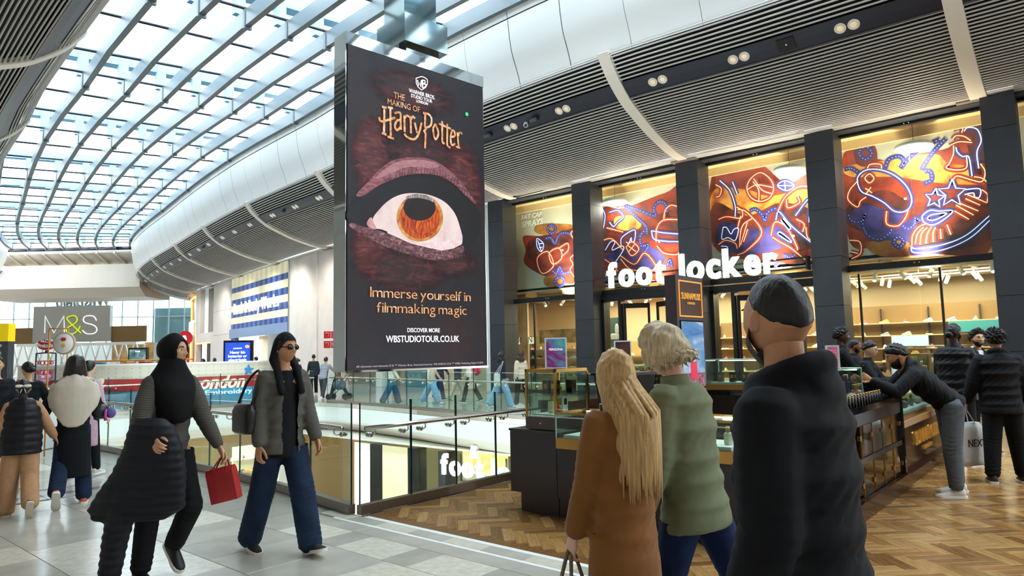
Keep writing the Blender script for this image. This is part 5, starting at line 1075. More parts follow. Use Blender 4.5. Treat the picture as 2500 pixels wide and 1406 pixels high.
letters('slogan_letter', 'Immerse yourself in', M_gold, lambda p: sp_(.51 + p[0], 2.69 + p[1], .046 + p[2]), 2.55, .27, .002, scr, bold=-.004, gap=.06, space=.16); letters('slogan_letter', 'filmmaking magic', M_gold, lambda p: sp_(.66 + p[0], 2.39 + p[1], .046 + p[2]), 2.28, .27, .002, scr, bold=-.004, gap=.06, space=.16)
text('caption', 'DISCOVER MORE', M_wt, FB(1.38, 2.07), width=.82, height=.085, depth=.002, bold=.003, parent=scr); text('caption', 'WBSTUDIOTOUR.CO.UK', M_wt, FB(.87, 1.865), width=1.85, height=.135, depth=.002, bold=.008, parent=scr)
text('small_print', 'All characters and elements © & ™ Warner Bros. Entertainment Inc. WB SHIELD: © & ™ WBEI. Publishing Rights © JKR.', emis('screen_dim_text', '#7d7078', .8), FB(.2, 1.37), width=3.2, height=.055, depth=.002, parent=scr)
sh = [sp_(u, v, .046) for u, v in SHIELD]
MB().tube([*sh, sh[0], sh[1]], .009, 5, cap=False).build('shield_outline', M_wt, scr)
for pl in SHIELD_LETTERS: MB().raw(*stroke('shield_letter', pl, .012, M_wt, .048, False, 1 if pl is SHIELD_LETTERS[0] else 4)).build('shield_letter', M_wt, scr)
MB().box((0, 0, 0), (.07, .07, .004), frame(sp_(3.03, 7.02, .047), BE, (0, 0, 1))).build('pixel_fault', emis('screen_green', '#2ee06a', 1.0), scr)
# mirror steel hanger
hg = thing('screen_hanger', 'mirror polished steel box and column carrying the hanging screen from the skylight', 'hanger', BL + BE * 1.9 + Vector((0, 0, 8.06)))
def hbox(name, u0, u1, d0, d1, z0, z1):
    o = hg.location; P = [BL + BE * u + BN * d + Vector((0, 0, z)) - o for z in (z0, z1) for u, d in ((u0, d0), (u1, d0), (u1, d1), (u0, d1))]
    return MB().raw(P, [(0, 1, 2, 3), (4, 5, 6, 7), (0, 1, 5, 4), (1, 2, 6, 5), (2, 3, 7, 6), (3, 0, 4, 7)]).build(name, mat('dull_mirror_steel', '#7c8889', .08, metal=1.0), hg)
hbox('box', 1.36, 2.5, .05, -1.05, 8.27, 8.9); hbox('column', 1.45, 2.3, -.1, -.9, 8.9, 13.0); hbox('foot', 1.5, 2.36, -.1, -.38, 8.06, 8.27)

# ================================================================== PERFUME KIOSK
M_aub = mat('aubergine_lacquer', '#2a2126', .35, spec=.5); M_blk_g = mat('black_gloss_top', '#141215', .08, spec=.7); M_brass = mat('brushed_brass', '#b98c4a', .28, metal=1.0); M_pad = mat('white_display_pad', '#f3efe8', .5)
M_mirr = mat('bronze_mirror', '#5c4a3e', .05, metal=1.0); G_case = glass('display_glass', '#eef8f4', 1.45, .9); M_cedge = mat('pale_green_edge', '#9fc9bb', .2, emit=.05); M_wal = mat('walnut_gloss', '#3a2216', .15, var=(3, .2), spec=.6)
M_lit = emis('case_strip_light', '#fff0d8', 6.0)
def unit(name, label, cat, x0, y0, z0): return thing(name, label, cat, (x0, y0, z0))
def bx(name, m_, par, x0, x1, y0, y1, z0, z1):
    o = par.location; return box_to(name, m_, par, x0 - o.x, x1 - o.x, y0 - o.y, y1 - o.y, z0 - o.z, z1 - o.z)
def glass_case(label, x0, x1, y0, y1, z0, z1, rim=None, base=.10, base_m=None, pad=True, strip=True, shelf=None, brass=False):
    t = unit('display_case', label, 'display case', x0, y0, z0)
    bx('base', base_m or M_brass, t, x0, x1, y0, y1, z0, z0 + base)
    if pad: bx('pad', M_pad, t, x0 + .05, x1 - .05, y0 + .06, y1 - .06, z0 + base, z0 + base + .03)
    g = .006; zb = z0 + base
    for a in ((x0, x0 + g, y0, y1), (x1 - g, x1, y0, y1), (x0 + g, x1 - g, y0, y0 + g), (x0 + g, x1 - g, y1 - g, y1)): bx('pane', G_case, t, a[0], a[1], a[2], a[3], zb, z1)
    bx('lid', G_case, t, x0, x1, y0, y1, z1, z1 + .008)
    e = .009 if not brass else .022; em = M_brass if brass else M_cedge
    for x in (x0, x1 - e):
        for y in (y0, y1 - e): bx('corner_edge', em, t, x, x + e, y, y + e, zb, z1 + .008)
    for a in ((x0, x1, y0, y0 + e), (x0, x1, y1 - e, y1), (x0, x0 + e, y0, y1), (x1 - e, x1, y0, y1)): bx('top_edge', rim or em, t, a[0], a[1], a[2], a[3], z1 - (e if brass or rim else .0), z1 + .010)
    if shelf: bx('glass_shelf', G_case, t, x0 + .01, x1 - .01, y0 + .01, y1 - .01, shelf, shelf + .008)
    if strip: bx('light_strip', M_lit, t, x1 - .05, x1 - .03, y0 + .04, y1 - .04, z1 - .02, z1 - .008)
    return t
# corner block (stepped), front counter, side counters
k1 = unit('kiosk_corner_block', 'dark aubergine stepped block at the left front corner of the perfume kiosk', 'counter', 5.5, 4.2, 0)
bx('body', M_aub, k1, 5.5, 6.75, 4.2, 4.80, .18, .80); bx('top', M_blk_g, k1, 5.49, 6.76, 4.2, 4.81, .80, .82); bx('plinth', M_aub, k1, 5.52, 6.7, 4.2, 4.68, 0, .18)
k2 = unit('kiosk_front_counter', 'dark aubergine front counter of the perfume kiosk under the low glass case', 'counter', 5.5, 1.87, 0)
for i in range(3): bx('panel', M_aub, k2, 5.5, 5.53, 1.87 + i * .776, 1.87 + (i + 1) * .776 - .004, .18, .655)
bx('body', M_aub, k2, 5.53, 6.75, 1.90, 4.195, 0, .655); bx('plinth', M_aub, k2, 5.52, 5.53, 1.88, 4.19, 0, .178)
cf_ = glass_case('long low glass case with brass base along the front of the perfume kiosk', 5.47, 6.0, 2.35, 4.18, .66, 1.0, rim=M_brass, base=.10)
c2 = glass_case('tall brass framed glass case on the corner block of the perfume kiosk', 5.52, 6.10, 4.205, 4.60, .825, 1.42, base=.12, base_m=M_wal, shelf=1.16, brass=True, strip=False)
o = MB().lathe([(.012, -.004), (.012, .004)], n=10).build('lock', M_inox, c2); o.rotation_euler = (0, R(90), 0); o.location = (-.003, .2, .06)
tb = unit('till_screen', 'tapering black till screen back standing behind the blonde woman', 'till', 6.15, 4.0, .82)
MB().loft([[(0.02, .05, 0), (.42, .05, 0), (.42, .32, 0), (.02, .32, 0)], [(-.04, -.05, .68), (.46, -.05, .68), (.46, .40, .68), (-.04, .40, .68)]], True, False).build('housing', mat('matt_black', '#121214', .45), tb)
MB().box((.21, .17, .70), (.56, .5, .03)).build('top_lip', mat('matt_black', '#121214', .45), tb)
tb.location = (6.15, 3.74, .66)
k3 = unit('kiosk_mirror_counter', 'gloss black counter with bronze mirror doors along the right side of the perfume kiosk', 'counter', 5.55, 1.85, 0)
bx('top', M_blk_g, k3, 6.78, 8.92, 1.83, 2.20, .96, 1.02); bx('fascia', M_aub, k3, 6.78, 8.92, 1.845, 1.87, .84, .96); bx('body', M_aub, k3, 6.8, 8.92, 1.875, 2.2, .16, .96); bx('plinth', M_wal, k3, 6.78, 8.95, 1.80, 2.2, 0, .16)
for i in range(5):
    a = 6.82 + .41 * i
    d = bx('door', M_mirr, k3, a + .006, a + .404, 1.858, 1.873, .17, .83)
    for z in (.28, .72):
        h_ = MB().box((a + .36 - 5.55, 0, z), (.05, .012, .045)).build('hinge', M_brass, d); 
    bx('door_edge', M_brass, k3, a - .005, a + .005, 1.85, 1.872, .17, .83)
bx('cross_rail', M_aub, k3, 6.8, 8.9, 1.846, 1.857, .48, .53); bx('end_post', M_blk_g, k3, 8.86, 8.93, 1.83, 1.875, .16, .96)
k4 = unit('kiosk_name_counter', 'walnut gloss counter with gold lettering at the far right of the perfume kiosk', 'counter', 8.96, 1.88, 0)
bx('body', M_wal, k4, 8.97, 12.2, 1.90, 2.2, .12, .62); bx('plinth', M_wal, k4, 8.97, 12.25, 1.83, 2.2, 0, .12); bx('wood_band', mat('oak_band', '#a67c4c', .4), k4, 8.96, 12.2, 1.885, 2.21, .625, .70)
M_gold = mat('gold_letter', '#d8a34e', .25, metal=1.0, emit=.15)
text('letter', 'SUNNAMUSK', M_gold, rel(frame((9.75, 1.892, .36), (1, 0, 0), (0, 0, 1)), k4.location), width=1.5, height=.17, depth=.015, parent=k4, split=True)
text('letter', 'LONDON', M_gold, rel(frame((10.25, 1.892, .26), (1, 0, 0), (0, 0, 1)), k4.location), width=.5, height=.05, depth=.01, parent=k4)
glass_case('glass case on the walnut counter in front of the leaning man', 8.98, 12.1, 1.92, 2.19, .705, 1.0, base=.05)
glass_case('upright glass case at the far end of the walnut counter', 11.2, 11.9, 1.93, 2.18, 1.02, 1.46, base=.08, brass=True)
k5 = unit('kiosk_back_counter', 'black gloss inner counter of the perfume kiosk below the sign tower', 'counter', 9.2, 2.6, 0)
bx('body', M_aub, k5, 9.3, 9.85, 2.75, 4.62, 0, .96); bx('top', M_blk_g, k5, 9.25, 9.9, 2.7, 4.62, .96, 1.02)
glass_case('glass case of dark red perfume boxes beside the sign tower', 9.36, 9.82, 3.2, 4.42, 1.025, 1.44, base=.07, shelf=1.24)
k6 = unit('kiosk_rear_counter', 'dark rear counter of the perfume kiosk along the near balustrade', 'counter', 6.9, 5.0, 0)
bx('body', M_aub, k6, 6.9, 9.9, 5.02, 5.5, 0, .90); bx('wood_band', M_wal, k6, 6.88, 9.92, 5.0, 5.52, .90, 1.0)
glass_case('glass case of black perfume boxes on the rear counter of the kiosk', 8.3, 9.5, 5.02, 5.48, 1.005, 1.38, base=.06, shelf=1.2)
# sign tower
tw_ = unit('sign_tower', 'tall aubergine tower with a glowing framed gold lettered panel above a screen', 'sign', 9.12, 4.69, 0)
bx('body', mat('aubergine_tower', '#33262d', .4), tw_, 9.12, 10.0, 4.70, 4.88, 0, 2.69)
bx('sign_recess', mat('bronze_recess', '#4e3328', .3, metal=.3), tw_, 9.21, 9.92, 4.694, 4.70, 2.10, 2.60)
for a in ((9.19, 9.21, 2.08, 2.62), (9.92, 9.94, 2.08, 2.62), (9.21, 9.92, 2.08, 2.10), (9.21, 9.92, 2.60, 2.62)): bx('glow_frame', emis('amber_glow', '#ff9a3c', .3), tw_, a[0], a[1], 4.685, 4.70, a[2], a[3])
text('letter', 'SUNNAMUSK', mat('lit_gold', '#ffc76a', .3, metal=.6, emit=.15, ecol='#ffb04a'), rel(frame((9.25, 4.690, 2.34), (1, 0, 0), (0, 0, 1)), tw_.location), width=.63, height=.10, depth=.012, parent=tw_, split=True)
text('letter', 'LONDON', mat('lit_gold', '#ffc76a', .3), rel(frame((9.44, 4.690, 2.27), (1, 0, 0), (0, 0, 1)), tw_.location), width=.24, height=.035, depth=.008, parent=tw_)
bx('screen_bezel', M_blk_g, tw_, 9.2, 9.95, 4.688, 4.70, 1.02, 2.03)
bx('screen', screen_mat('screen_sky', [(.3, '#3f78b8'), (.5, '#79a7d3'), (.7, '#e6ecf2')], 1.4, (1, 1, 2), .9), tw_, 9.22, 9.93, 4.684, 4.688, 1.25, 2.01)
bx('screen', screen_mat('screen_flowers', [(.35, '#5c1f33'), (.5, '#a8647a'), (.7, '#e0b7bd')], 22, (1, 1, 1), .8), tw_, 9.22, 9.93, 4.684, 4.688, 1.04, 1.25)
bx('screen_image', emis('screen_box_red', '#b02a44', .8), tw_, 9.45, 9.66, 4.681, 4.684, 1.16, 1.42); bx('screen_image', emis('screen_cap_blue', '#8fb0cc', .8), tw_, 9.52, 9.60, 4.681, 4.684, 1.42, 1.6)
# acrylic sign holders
def sign_holder(label, loc, rz, w, h, stops, word=None, sc=2.0):
    t = thing('sign_holder', label, 'sign', loc, rz)
    MB().box((0, 0, h / 2), (w, .012, h)).build('card', screen_mat('card_' + str(len(label)), stops, sc, (.6, 1, 1.5), .75), t)
    for c, d in (((-w / 2 - .008, 0, h / 2), (.016, .02, h + .03)), ((w / 2 + .008, 0, h / 2), (.016, .02, h + .03)), ((0, 0, h + .008), (w, .02, .016)), ((0, 0, -.0), (w + .03, .10, .012))): MB().box(c, d).build('frame', mat('clear_acrylic_rim', '#dfe6ea', .15), t)
    if word: text('lettering', word, M_wt, frame((-w * .36, -.012, h * .6), (1, 0, 0), (0, 0, 1)), width=w * .72, depth=.002, parent=t)
    return t
sign_holder('upright rainbow coloured card on top of the tall brass framed case', (5.80, 4.40, 1.437), R(-49), .20, .30, [(.3, '#1d2b6b'), (.45, '#7a1f6a'), (.55, '#2f8fa8'), (.7, '#9fae3c')], 'PERSONA')
sign_holder('dark card with a bronze bottle picture on the rear counter case', (8.5, 5.25, 1.398), R(-40), .22, .33, [(.3, '#1f1414'), (.6, '#55332a'), (.75, '#8a5a46')], None, 3)
sign_holder('clear holder with a multicoloured price strip beside the counter glass case', (7.0, 2.0, 1.395), R(-60), .09, .20, [(.3, '#3d5fa8'), (.5, '#c05a7a'), (.7, '#e8e0d0')], None, 9)
sign_holder('white card holder on the case beside the sign tower', (9.6, 3.55, 1.458), R(-50), .20, .26, [(.3, '#b8402f'), (.5, '#d8dadc'), (.7, '#3d5a78')], None, 3)
sign_holder('small white notice behind the counter glass case', (10.4, 2.2, 1.018), R(-49), .05, .40, [(.3, '#d8dadc'), (.7, '#eef0f2')], None, 3)
# perfume bottles and boxes
cap = M_brass; BN_ = {}
def bottle(kind, colr, label, loc, rz=0, group=None, sc=1.0):
    key = (kind, colr, sc)
    if key in BN_: return dup(BN_[key], loc, rz, label, group)
    t = thing('perfume_bottle' if kind != 'box' else 'perfume_box', label, 'perfume', loc, rz, group); m_ = mat('perfume_' + colr[1:], colr, .12, spec=.7)
    if kind == 'square':
        MB().loft([ell_ring(V3(0, 0, z * sc), V3(1, 0, 0), V3(0, 1, 0), a * sc, b * sc, 16, .35) for z, a, b in ((0, .038, .022), (.01, .042, .026), (.09, .042, .026), (.10, .036, .02))], True, False).build('flask', m_, t)
        MB().lathe([(.012 * sc, .10 * sc), (.012 * sc, .112 * sc)], n=10).build('neck', cap, t); MB().lathe([(.018 * sc, .112 * sc), (.019 * sc, .118 * sc), (.019 * sc, .145 * sc), (.015 * sc, .15 * sc)], n=12).build('cap', cap, t)
    elif kind == 'tester':
        MB().lathe([(.011, 0), (.017, .006), (.013, .05), (.011, .085)], n=10).build('flask', m_, t); MB().lathe([(.009, .085), (.009, .095)], n=8).build('neck', M_inox, t); MB().sphere((0, 0, .104), (.015, .015, .010), 10, 6).build('cap', cap, t)
    elif kind == 'round':
        MB().lathe([(.02, 0), (.045, .02), (.05, .05), (.04, .08), (.015, .10)], n=16).build('flask', m_, t); MB().sphere((0, 0, .118), .02, 10, 8).build('cap', cap, t)
    else:
        MB().box((0, 0, .07 * sc), (.075 * sc, .075 * sc, .14 * sc)).build('carton', m_, t); MB().box((0, -.0385 * sc, .08 * sc), (.045 * sc, .002, .05 * sc)).build('label_plate', cap, t); MB().box((-.0385 * sc, 0, .08 * sc), (.002, .045 * sc, .05 * sc)).build('label_plate', cap, t)
    BN_[key] = t; return t
ordn = ['first', 'second', 'third', 'fourth', 'fifth', 'sixth', 'seventh', 'eighth', 'ninth', 'tenth', 'eleventh', 'twelfth', 'thirteenth', 'fourteenth', 'fifteenth', 'sixteenth', 'seventeenth', 'eighteenth', 'nineteenth', 'twentieth']
for i in range(20): bottle('tester', '#1d2a2a', 'small dark tester bottle with a gold cap, %s from the right in the counter row' % ordn[19 - i], (6.82 + .102 * i if 1 else 6.7 + .112 * i, 1.885, 1.02), 0, 'tester bottles along the mirror counter')
c5 = glass_case('glass case of purple and pink perfume bottles on the mirror counter', 6.8, 7.75, 1.94, 2.19, 1.025, 1.37, base=.06)
for i, (cc, kd) in enumerate((('#b8326a', 'square'), ('#2a3148', 'box'), ('#3b2a66', 'box'), ('#c23a78', 'square'), ('#43307a', 'box'), ('#39406e', 'square'))):
    bottle(kd, cc, '%s perfume %s, %s from the left in the mirror counter case' % (('pink', 'navy', 'purple', 'magenta', 'violet', 'blue')[i], 'carton' if kd == 'box' else 'bottle', ordn[i]), (6.9 + .14 * i, 2.06, 1.117), .3, 'bottles in the mirror counter case', 1.3)
for i, cc in enumerate(('#c2185b', '#e6e2e6', '#2b2b33')): bottle('square', cc, '%s perfume bottle standing by the elbows of the leaning man' % ('crimson', 'white', 'black')[i], (7.86 + .11 * i, 2.05, 1.02), .4, 'bottles beside the leaning man', 1.2)
bottle('box', '#3a2320', 'brown perfume carton on the glass shelf of the tall case, left', (5.72, 4.46, 1.17), 0, 'cartons in the tall brass case'); bottle('box', '#3a2320', 'brown perfume carton on the glass shelf of the tall case, middle', (5.72, 4.36, 1.17), 0, 'cartons in the tall brass case'); bottle('box', '#4a3a38', 'grey brown perfume carton on the glass shelf of the tall case, right', (5.92, 4.30, 1.17), 0, 'cartons in the tall brass case')
bottle('square', '#d9c9a0', 'cream perfume bottle with gold cap at the bottom of the tall case', (5.74, 4.42, .977), .2, None, 1.2)
rs_ = thing('red_ribbon', 'red ribbon bow at the bottom of the tall case', 'ribbon', (5.68, 4.28, .977)); MB().sphere((0, 0, .03), (.03, .035, .03), 10, 8).build('loop', mat('red_ribbon', '#c01f3a', .5), rs_); MB().sphere((.01, .03, .06), (.02, .025, .025), 10, 8).build('loop', mat('red_ribbon', '#c01f3a', .5), rs_)
bottle('box', '#e9e4dc', 'white perfume carton behind the cream bottle in the tall case', (5.9, 4.42, .977), .1, None, 1.3)
for i in range(5): bottle(('square', 'round')[i % 2], ('#d8cdb4', '#b0894a', '#cfd3d6', '#7d5a3a', '#d9c9a0')[i], '%s perfume bottle in the long low front case' % ('cream', 'amber', 'clear grey', 'brown', 'ivory')[i], (5.68, 2.5 + .32 * i, .792), .3 * i, 'bottles in the long front case')
for i in range(6): bottle('box', ('#232326', '#4a1822')[i % 2], '%s perfume carton, %s along the rear counter case' % (('black', 'maroon')[i % 2], ordn[i]), (8.45 + .17 * i, 5.15, 1.097), 0, 'cartons in the rear counter case', 1.0)
for i in range(6): bottle('square', ('#8a2a36', '#caa46a', '#d8d6cf')[i % 3], '%s perfume bottle, %s on the upper glass shelf of the rear case' % (('red', 'amber', 'clear')[i % 3], ordn[i]), (8.45 + .17 * i, 5.2, 1.21), 0, 'bottles on the rear case shelf')
for i in range(6): bottle('box', ('#571824', '#3a2a2c', '#6a4a44')[i % 3], '%s perfume carton, %s in the case beside the sign tower' % (('dark red', 'charcoal', 'brown')[i % 3], ordn[i]), (9.5, 3.35 + .18 * i, 1.127), 0, 'cartons beside the sign tower')
for i in range(6): bottle(('round', 'square')[i % 2], ('#8f8a84', '#b9b4ac', '#6d6660')[i % 3], '%s perfume bottle, %s in the walnut counter case' % (('grey', 'pale', 'dark')[i % 3], ordn[i]), (9.3 + .42 * i, 2.06, .787), .2, 'bottles in the walnut counter case')
for i in range(3): bottle('square', ('#c0263e', '#d8d6cf', '#caa46a')[i], '%s perfume bottle in the upright case at the far end' % ('red', 'clear', 'amber')[i], (11.35 + .17 * i, 2.06, 1.132), .2, None, 1.1)

# ================================================================== FURTHER KIOSKS AND TOTEMS
# embroidery kiosk on the far side of the opening
ek = thing('embroidery_kiosk', 'curved cream kiosk wall with red and blue bands and white lettering beyond the opening', 'kiosk', (10, 24.5, 0))
ARC = catmull([(7.2, 29.5, 0), (7.7, 26.6, 0), (8.4, 24.6, 0), (9.6, 23.5, 0), (11.2, 23.15, 0), (12.9, 23.3, 0), (14.0, 24.4, 0)], 6)
AL = [0]
for i in range(1, len(ARC)): AL.append(AL[-1] + (ARC[i] - ARC[i - 1]).length)
def arc_at(s, out=0.0):
    s = max(0, min(AL[-1] - 1e-4, s))
    for i in range(1, len(AL)):
        if AL[i] >= s:
            t = (ARC[i] - ARC[i - 1]).normalized(); return ARC[i - 1].lerp(ARC[i], (s - AL[i - 1]) / (AL[i] - AL[i - 1])) + Vector((t.y, -t.x, 0)) * out * 1.0
def band(name, z0, z1, th, m_, s0=0, s1=None):
    s1 = s1 or AL[-1]; n = 30; o = ek.location
    return MB().loft([[arc_at(s0 + (s1 - s0) * i / n, th) - o + Vector((0, 0, z0)), arc_at(s0 + (s1 - s0) * i / n, -.06) - o + Vector((0, 0, z0)), arc_at(s0 + (s1 - s0) * i / n, -.06) - o + Vector((0, 0, z1)), arc_at(s0 + (s1 - s0) * i / n, th) - o + Vector((0, 0, z1))] for i in range(n + 1)], True, False).build(name, m_, ek)
band('plinth', 0, .08, .02, M_white); band('blue_band', .08, .62, .04, mat('kiosk_blue', '#3a9fd0', .4, var=(.6, .2))); band('red_band', .62, 1.02, .05, mat('kiosk_red', '#c4202c', .4)); band('cream_band', 1.02, 1.46, .03, mat('kiosk_cream', '#e3dccb', .5)); band('worktop', 1.46, 1.52, .07, M_white)
dt = MB()
for r_ in range(3):
    for i in range(46):
        p = arc_at(.2 + i * AL[-1] / 47, .032) - ek.location; dt.sphere((p.x, p.y, 1.1 + r_ * .13), .014, 6, 4)
tag(dt.build('peg_holes', mat('peg_hole', '#8d8474', .6), ek), kind='stuff')
def on_arc(s0, z): return Bend(lambda p: arc_at(s0 + p[0], .055 + p[2]) + Vector((0, 0, z + p[1])) - ek.location)
M_kl = mat('kiosk_letter', '#f2ead6', .4, emit=.2)
text('lettering', 'Hand & ', M_kl, on_arc(3.2, .58), width=1.9, height=.5, depth=.02, bold=.03, shear=.35, parent=ek); text('lettering', 'London', M_kl, on_arc(7.6, .60), width=1.9, height=.46, depth=.02, bold=.03, shear=.35, parent=ek); text('lettering', 'Embroidery', mat('kiosk_white_text', '#f4f6f8', .4, emit=.2), on_arc(8.1, .36), width=1.7, height=.2, depth=.01, bold=.02, parent=ek)
fl_ = thing('flower_shape', 'pink flower shape fixed on the cream kiosk wall', 'decoration', tuple(arc_at(2.3, .20) + Vector((0, 0, 1.12))))
pm2 = MB()
for i in range(5): a = 2 * math.pi * i / 5; pm2.sphere(tuple(r0 * .13 * math.cos(a) + Vector((0, 0, .13 * math.sin(a)))), (.11, .11, .11), 10, 6)
pm2.build('petals', mat('pink_flower', '#d48fb4', .5), fl_); MB().sphere(tuple(-f0 * .08), .07, 10, 8).build('centre', mat('pink_flower_c', '#e9b8cf', .5), fl_)
st_ = thing('star_shape', 'blue star shape fixed on the cream kiosk wall', 'decoration', tuple(arc_at(9.6, .12) + Vector((0, 0, 1.2)))); MB().prism([((.2 if i % 2 == 0 else .09) * math.sin(i * math.pi / 5), (.2 if i % 2 == 0 else .09) * math.cos(i * math.pi / 5)) for i in range(10)], .04, frame((0, 0, 0), r0, (0, 0, 1))).build('star', mat('blue_star', '#2f86c0', .5), st_)
for i in range(9):
    p = arc_at(2.6 + i * .6, -.35); t = thing('thread_box', '%s box of threads on the kiosk worktop, %s from the left' % (('white', 'orange', 'red', 'blue')[i % 4], ordn[i]), 'box', (p.x, p.y, 1.30), .3 * i, 'boxes on the embroidery kiosk'); MB().box((0, 0, .14), (.3, .22, .28)).build('carton', mat('thread_%d' % (i % 4), ('#e6e2da', '#d58a2c', '#b5322f', '#3d6aa0')[i % 4], .6), t); MB().box((0, 0, .285), (.31, .23, .02)).build('lid', mat('thread_lid', '#cfc8bb', .6), t)
gr_ = thing('kiosk_rail', 'orange rail running above the kiosk worktop', 'rail', tuple(arc_at(2.5, -.8))); MB().tube([arc_at(2.5 + i * .5, -.8) - gr_.location + Vector((0, 0, 1.62)) for i in range(12)], .03, 6).build('bar', mat('orange_rail', '#d99032', .4), gr_)
for i in (0, 5, 11): MB().tube([arc_at(2.5 + i * .5, -.8) - gr_.location + Vector((0, 0, z)) for z in (.0, 1.62)], .02, 6).build('post', mat('orange_rail', '#d99032', .4), gr_)
# freestanding screens
def totem(name, label, lat, D, w, h, m_face, words=None, cat='screen', z0=.35):
    p = face_pt(lat, D, 0); t = thing(name, label, cat, p, R(-49.3))
    MB().box((0, 0, h / 2), (w, .22, h)).build('case', mat('black_totem', '#14161a', .3), t); MB().box((0, -.115, (h + z0) / 2 - .03), (w * .86, .012, h - z0 - .14)).build('display', m_face, t)
    for s_, y, wd, hh in (words or []): text('lettering', s_, emis('totem_text', '#f5f7ff', 1.0), frame((-wd / 2, -.124, y), (1, 0, 0), (0, 0, 1)), width=wd, height=hh, depth=.002, bold=.02, shear=.12, parent=t)
    return t
tt = totem('advertising_totem', 'black totem screen with blue never bin batteries notice beyond the opening', -11.93, 30, 1.24, 2.40, emis('screen_blue', '#1d3fd0', 1.0), [('LONDON', 2.02, .38, .06), ('Never bin', 1.82, .66, .12), ('batteries or', 1.66, .82, .12), ('electricals', 1.50, .78, .12)])
MB().sphere((.15, -.125, 1.2), (.22, .004, .2), 14, 8).build('printed_shape', emis('screen_violet', '#a024d0', .9), tt); MB().sphere((.42, -.125, 2.12), (.1, .004, .07), 12, 8).build('printed_shape', emis('screen_amber_bit', '#e0a040', .9), tt)
totem('advertising_totem', 'black totem screen with a pale teal picture near the department store', -21.7, 40, 1.1, 2.36, screen_mat('screen_teal', [(.3, '#27474c'), (.5, '#5f8f92'), (.7, '#cfe0dc')], 2, (1, 1, 1), .8), [('THE', 2.1, .3, .08)])
wt = thing('wayfinding_totem', 'yellow topped dark grey wayfinding totem at the left edge of the picture', 'sign', face_pt(-10.62, 14, 0), R(-49.3))
MB().box((0, 0, .15 + .95), (.86, .18, 1.9)).build('body', mat('slate_totem', '#39424b', .4), wt); MB().box((0, 0, 2.23), (.86, .2, .36)).build('yellow_top', mat('signal_yellow', '#f3d400', .4, emit=.15), wt); MB().box((0, 0, .07), (.9, .3, .14)).build('base', M_frame, wt)
text('lettering', 'i', mat('faint_yellow', '#c9ad10', .5), frame((.18, -.102, 2.12), (1, 0, 0), (0, 0, 1)), height=.18, depth=.004, bold=.03, parent=wt)
for i, (w_, z) in enumerate(((.26, 1.98), (.2, 1.95), (.24, 1.83), (.18, 1.80), (.22, 1.5), (.26, 1.32), (.2, 1.28))): MB().box((.30 - w_ / 2, -.092, z), (w_, .004, .018)).build('direction_line', mat('white_print', '#dfe3e6', .5), wt)
MB().box((.2, -.092, 1.58), (.28, .004, .04)).build('yellow_line', mat('signal_yellow', '#f3d400', .4), wt)
# pretzel counter and signs
pk = thing('pretzel_counter', 'white pretzel counter with glass screens on the far left', 'kiosk', face_pt(-8.95, 12.8, 0), R(-49.3))
MB().box((-.4, .3, .45), (1.2, .5, .9)).build('body', mat('kiosk_white', '#dfe3e4', .35), pk); MB().box((-.4, .3, .92), (1.28, .6, .05)).build('worktop', M_white, pk)
for i in range(3): MB().box((-.8 + i * .4, .03, 1.12), (.38, .01, .36)).build('glass_screen', G_case, pk); MB().box((-.8 + i * .4, .35, 1.0), (.26, .3, .10)).build('tray', M_steel_d, pk)
psn = thing('pretzel_sign', 'red oval pretzel sign above a dark rack', 'sign', face_pt(-8.93, 13.2, 1.80), R(-49.3))
MB().prism([(.17 * math.cos(a), .10 * math.sin(a) + .145) for a in [2 * math.pi * i / 28 for i in range(28)]], .06, frame((0, .03, 0), (1, 0, 0), (0, 0, 1))).build('oval', mat('sign_red', '#d3202a', .4), psn)
text('lettering', 'Pretzels', mat('white_print', '#f4f4f4', .5), frame((-.145, -.04, .09), (1, 0, 0), (0, 0, 1)), width=.29, height=.08, depth=.01, bold=.03, parent=psn); text('lettering', 'My', mat('white_print', '#f4f4f4', .5), frame((-.08, -.04, .18), (1, 0, 0), (0, 0, 1)), width=.08, height=.05, depth=.01, bold=.03, parent=psn)
q = MB()
for s in (-1, 1): q.tube([(.06 + s * .028 + .028 * math.cos(a), -.045, .215 + .026 * math.sin(a)) for a in [2 * math.pi * i / 12 for i in range(13)]], .007, 5)
q.build('pretzel_mark', mat('white_print', '#f4f4f4', .5), psn)
MB().box((0, 0, .01), (.03, .03, .06)).build('bracket', M_frame, psn)
rk = thing('pretzel_rack', 'dark metal rack hung with red pretzel shapes under the oval sign', 'rack', face_pt(-8.93, 13.2, 0), R(-49.3))
MB().tube(catmull([(-.19, 0, .96), (-.19, 0, 1.7), (-.15, 0, 1.78), (.15, 0, 1.78), (.19, 0, 1.7), (.19, 0, .96)], 5), .014, 6).build('frame', mat('navy_frame', '#22304a', .4), rk); MB().box((0, 0, .955), (.42, .1, .014)).build('base', mat('navy_frame', '#22304a', .4), rk)
for z in (1.64, 1.46): MB().tube([(-.19, 0, z), (.19, 0, z)], .005, 5).build('bar', M_frame, rk)
for i in range(6):
    p = rk.location + r0 * (-.12 + .12 * (i % 3)); z = 1.6 if i < 3 else 1.42; p = p - f0 * .02
    t = thing('pretzel', 'red pretzel shape on the %s bar of the rack, %s from the left' % ('upper' if i < 3 else 'lower', ordn[i % 3]), 'pretzel', (p.x, p.y, z), R(-49.3), 'pretzels on the rack'); q = MB(); r_ = .045 if i % 3 == 1 else .03
    for s in (-1, 1): q.tube([(s * r_ * .8 + r_ * math.cos(a), -.02, r_ * .8 * math.sin(a)) for a in [2 * math.pi * j / 12 for j in range(13)]], .009, 5)
    q.build('twist', mat('pretzel_red', '#c5232b', .4), t)
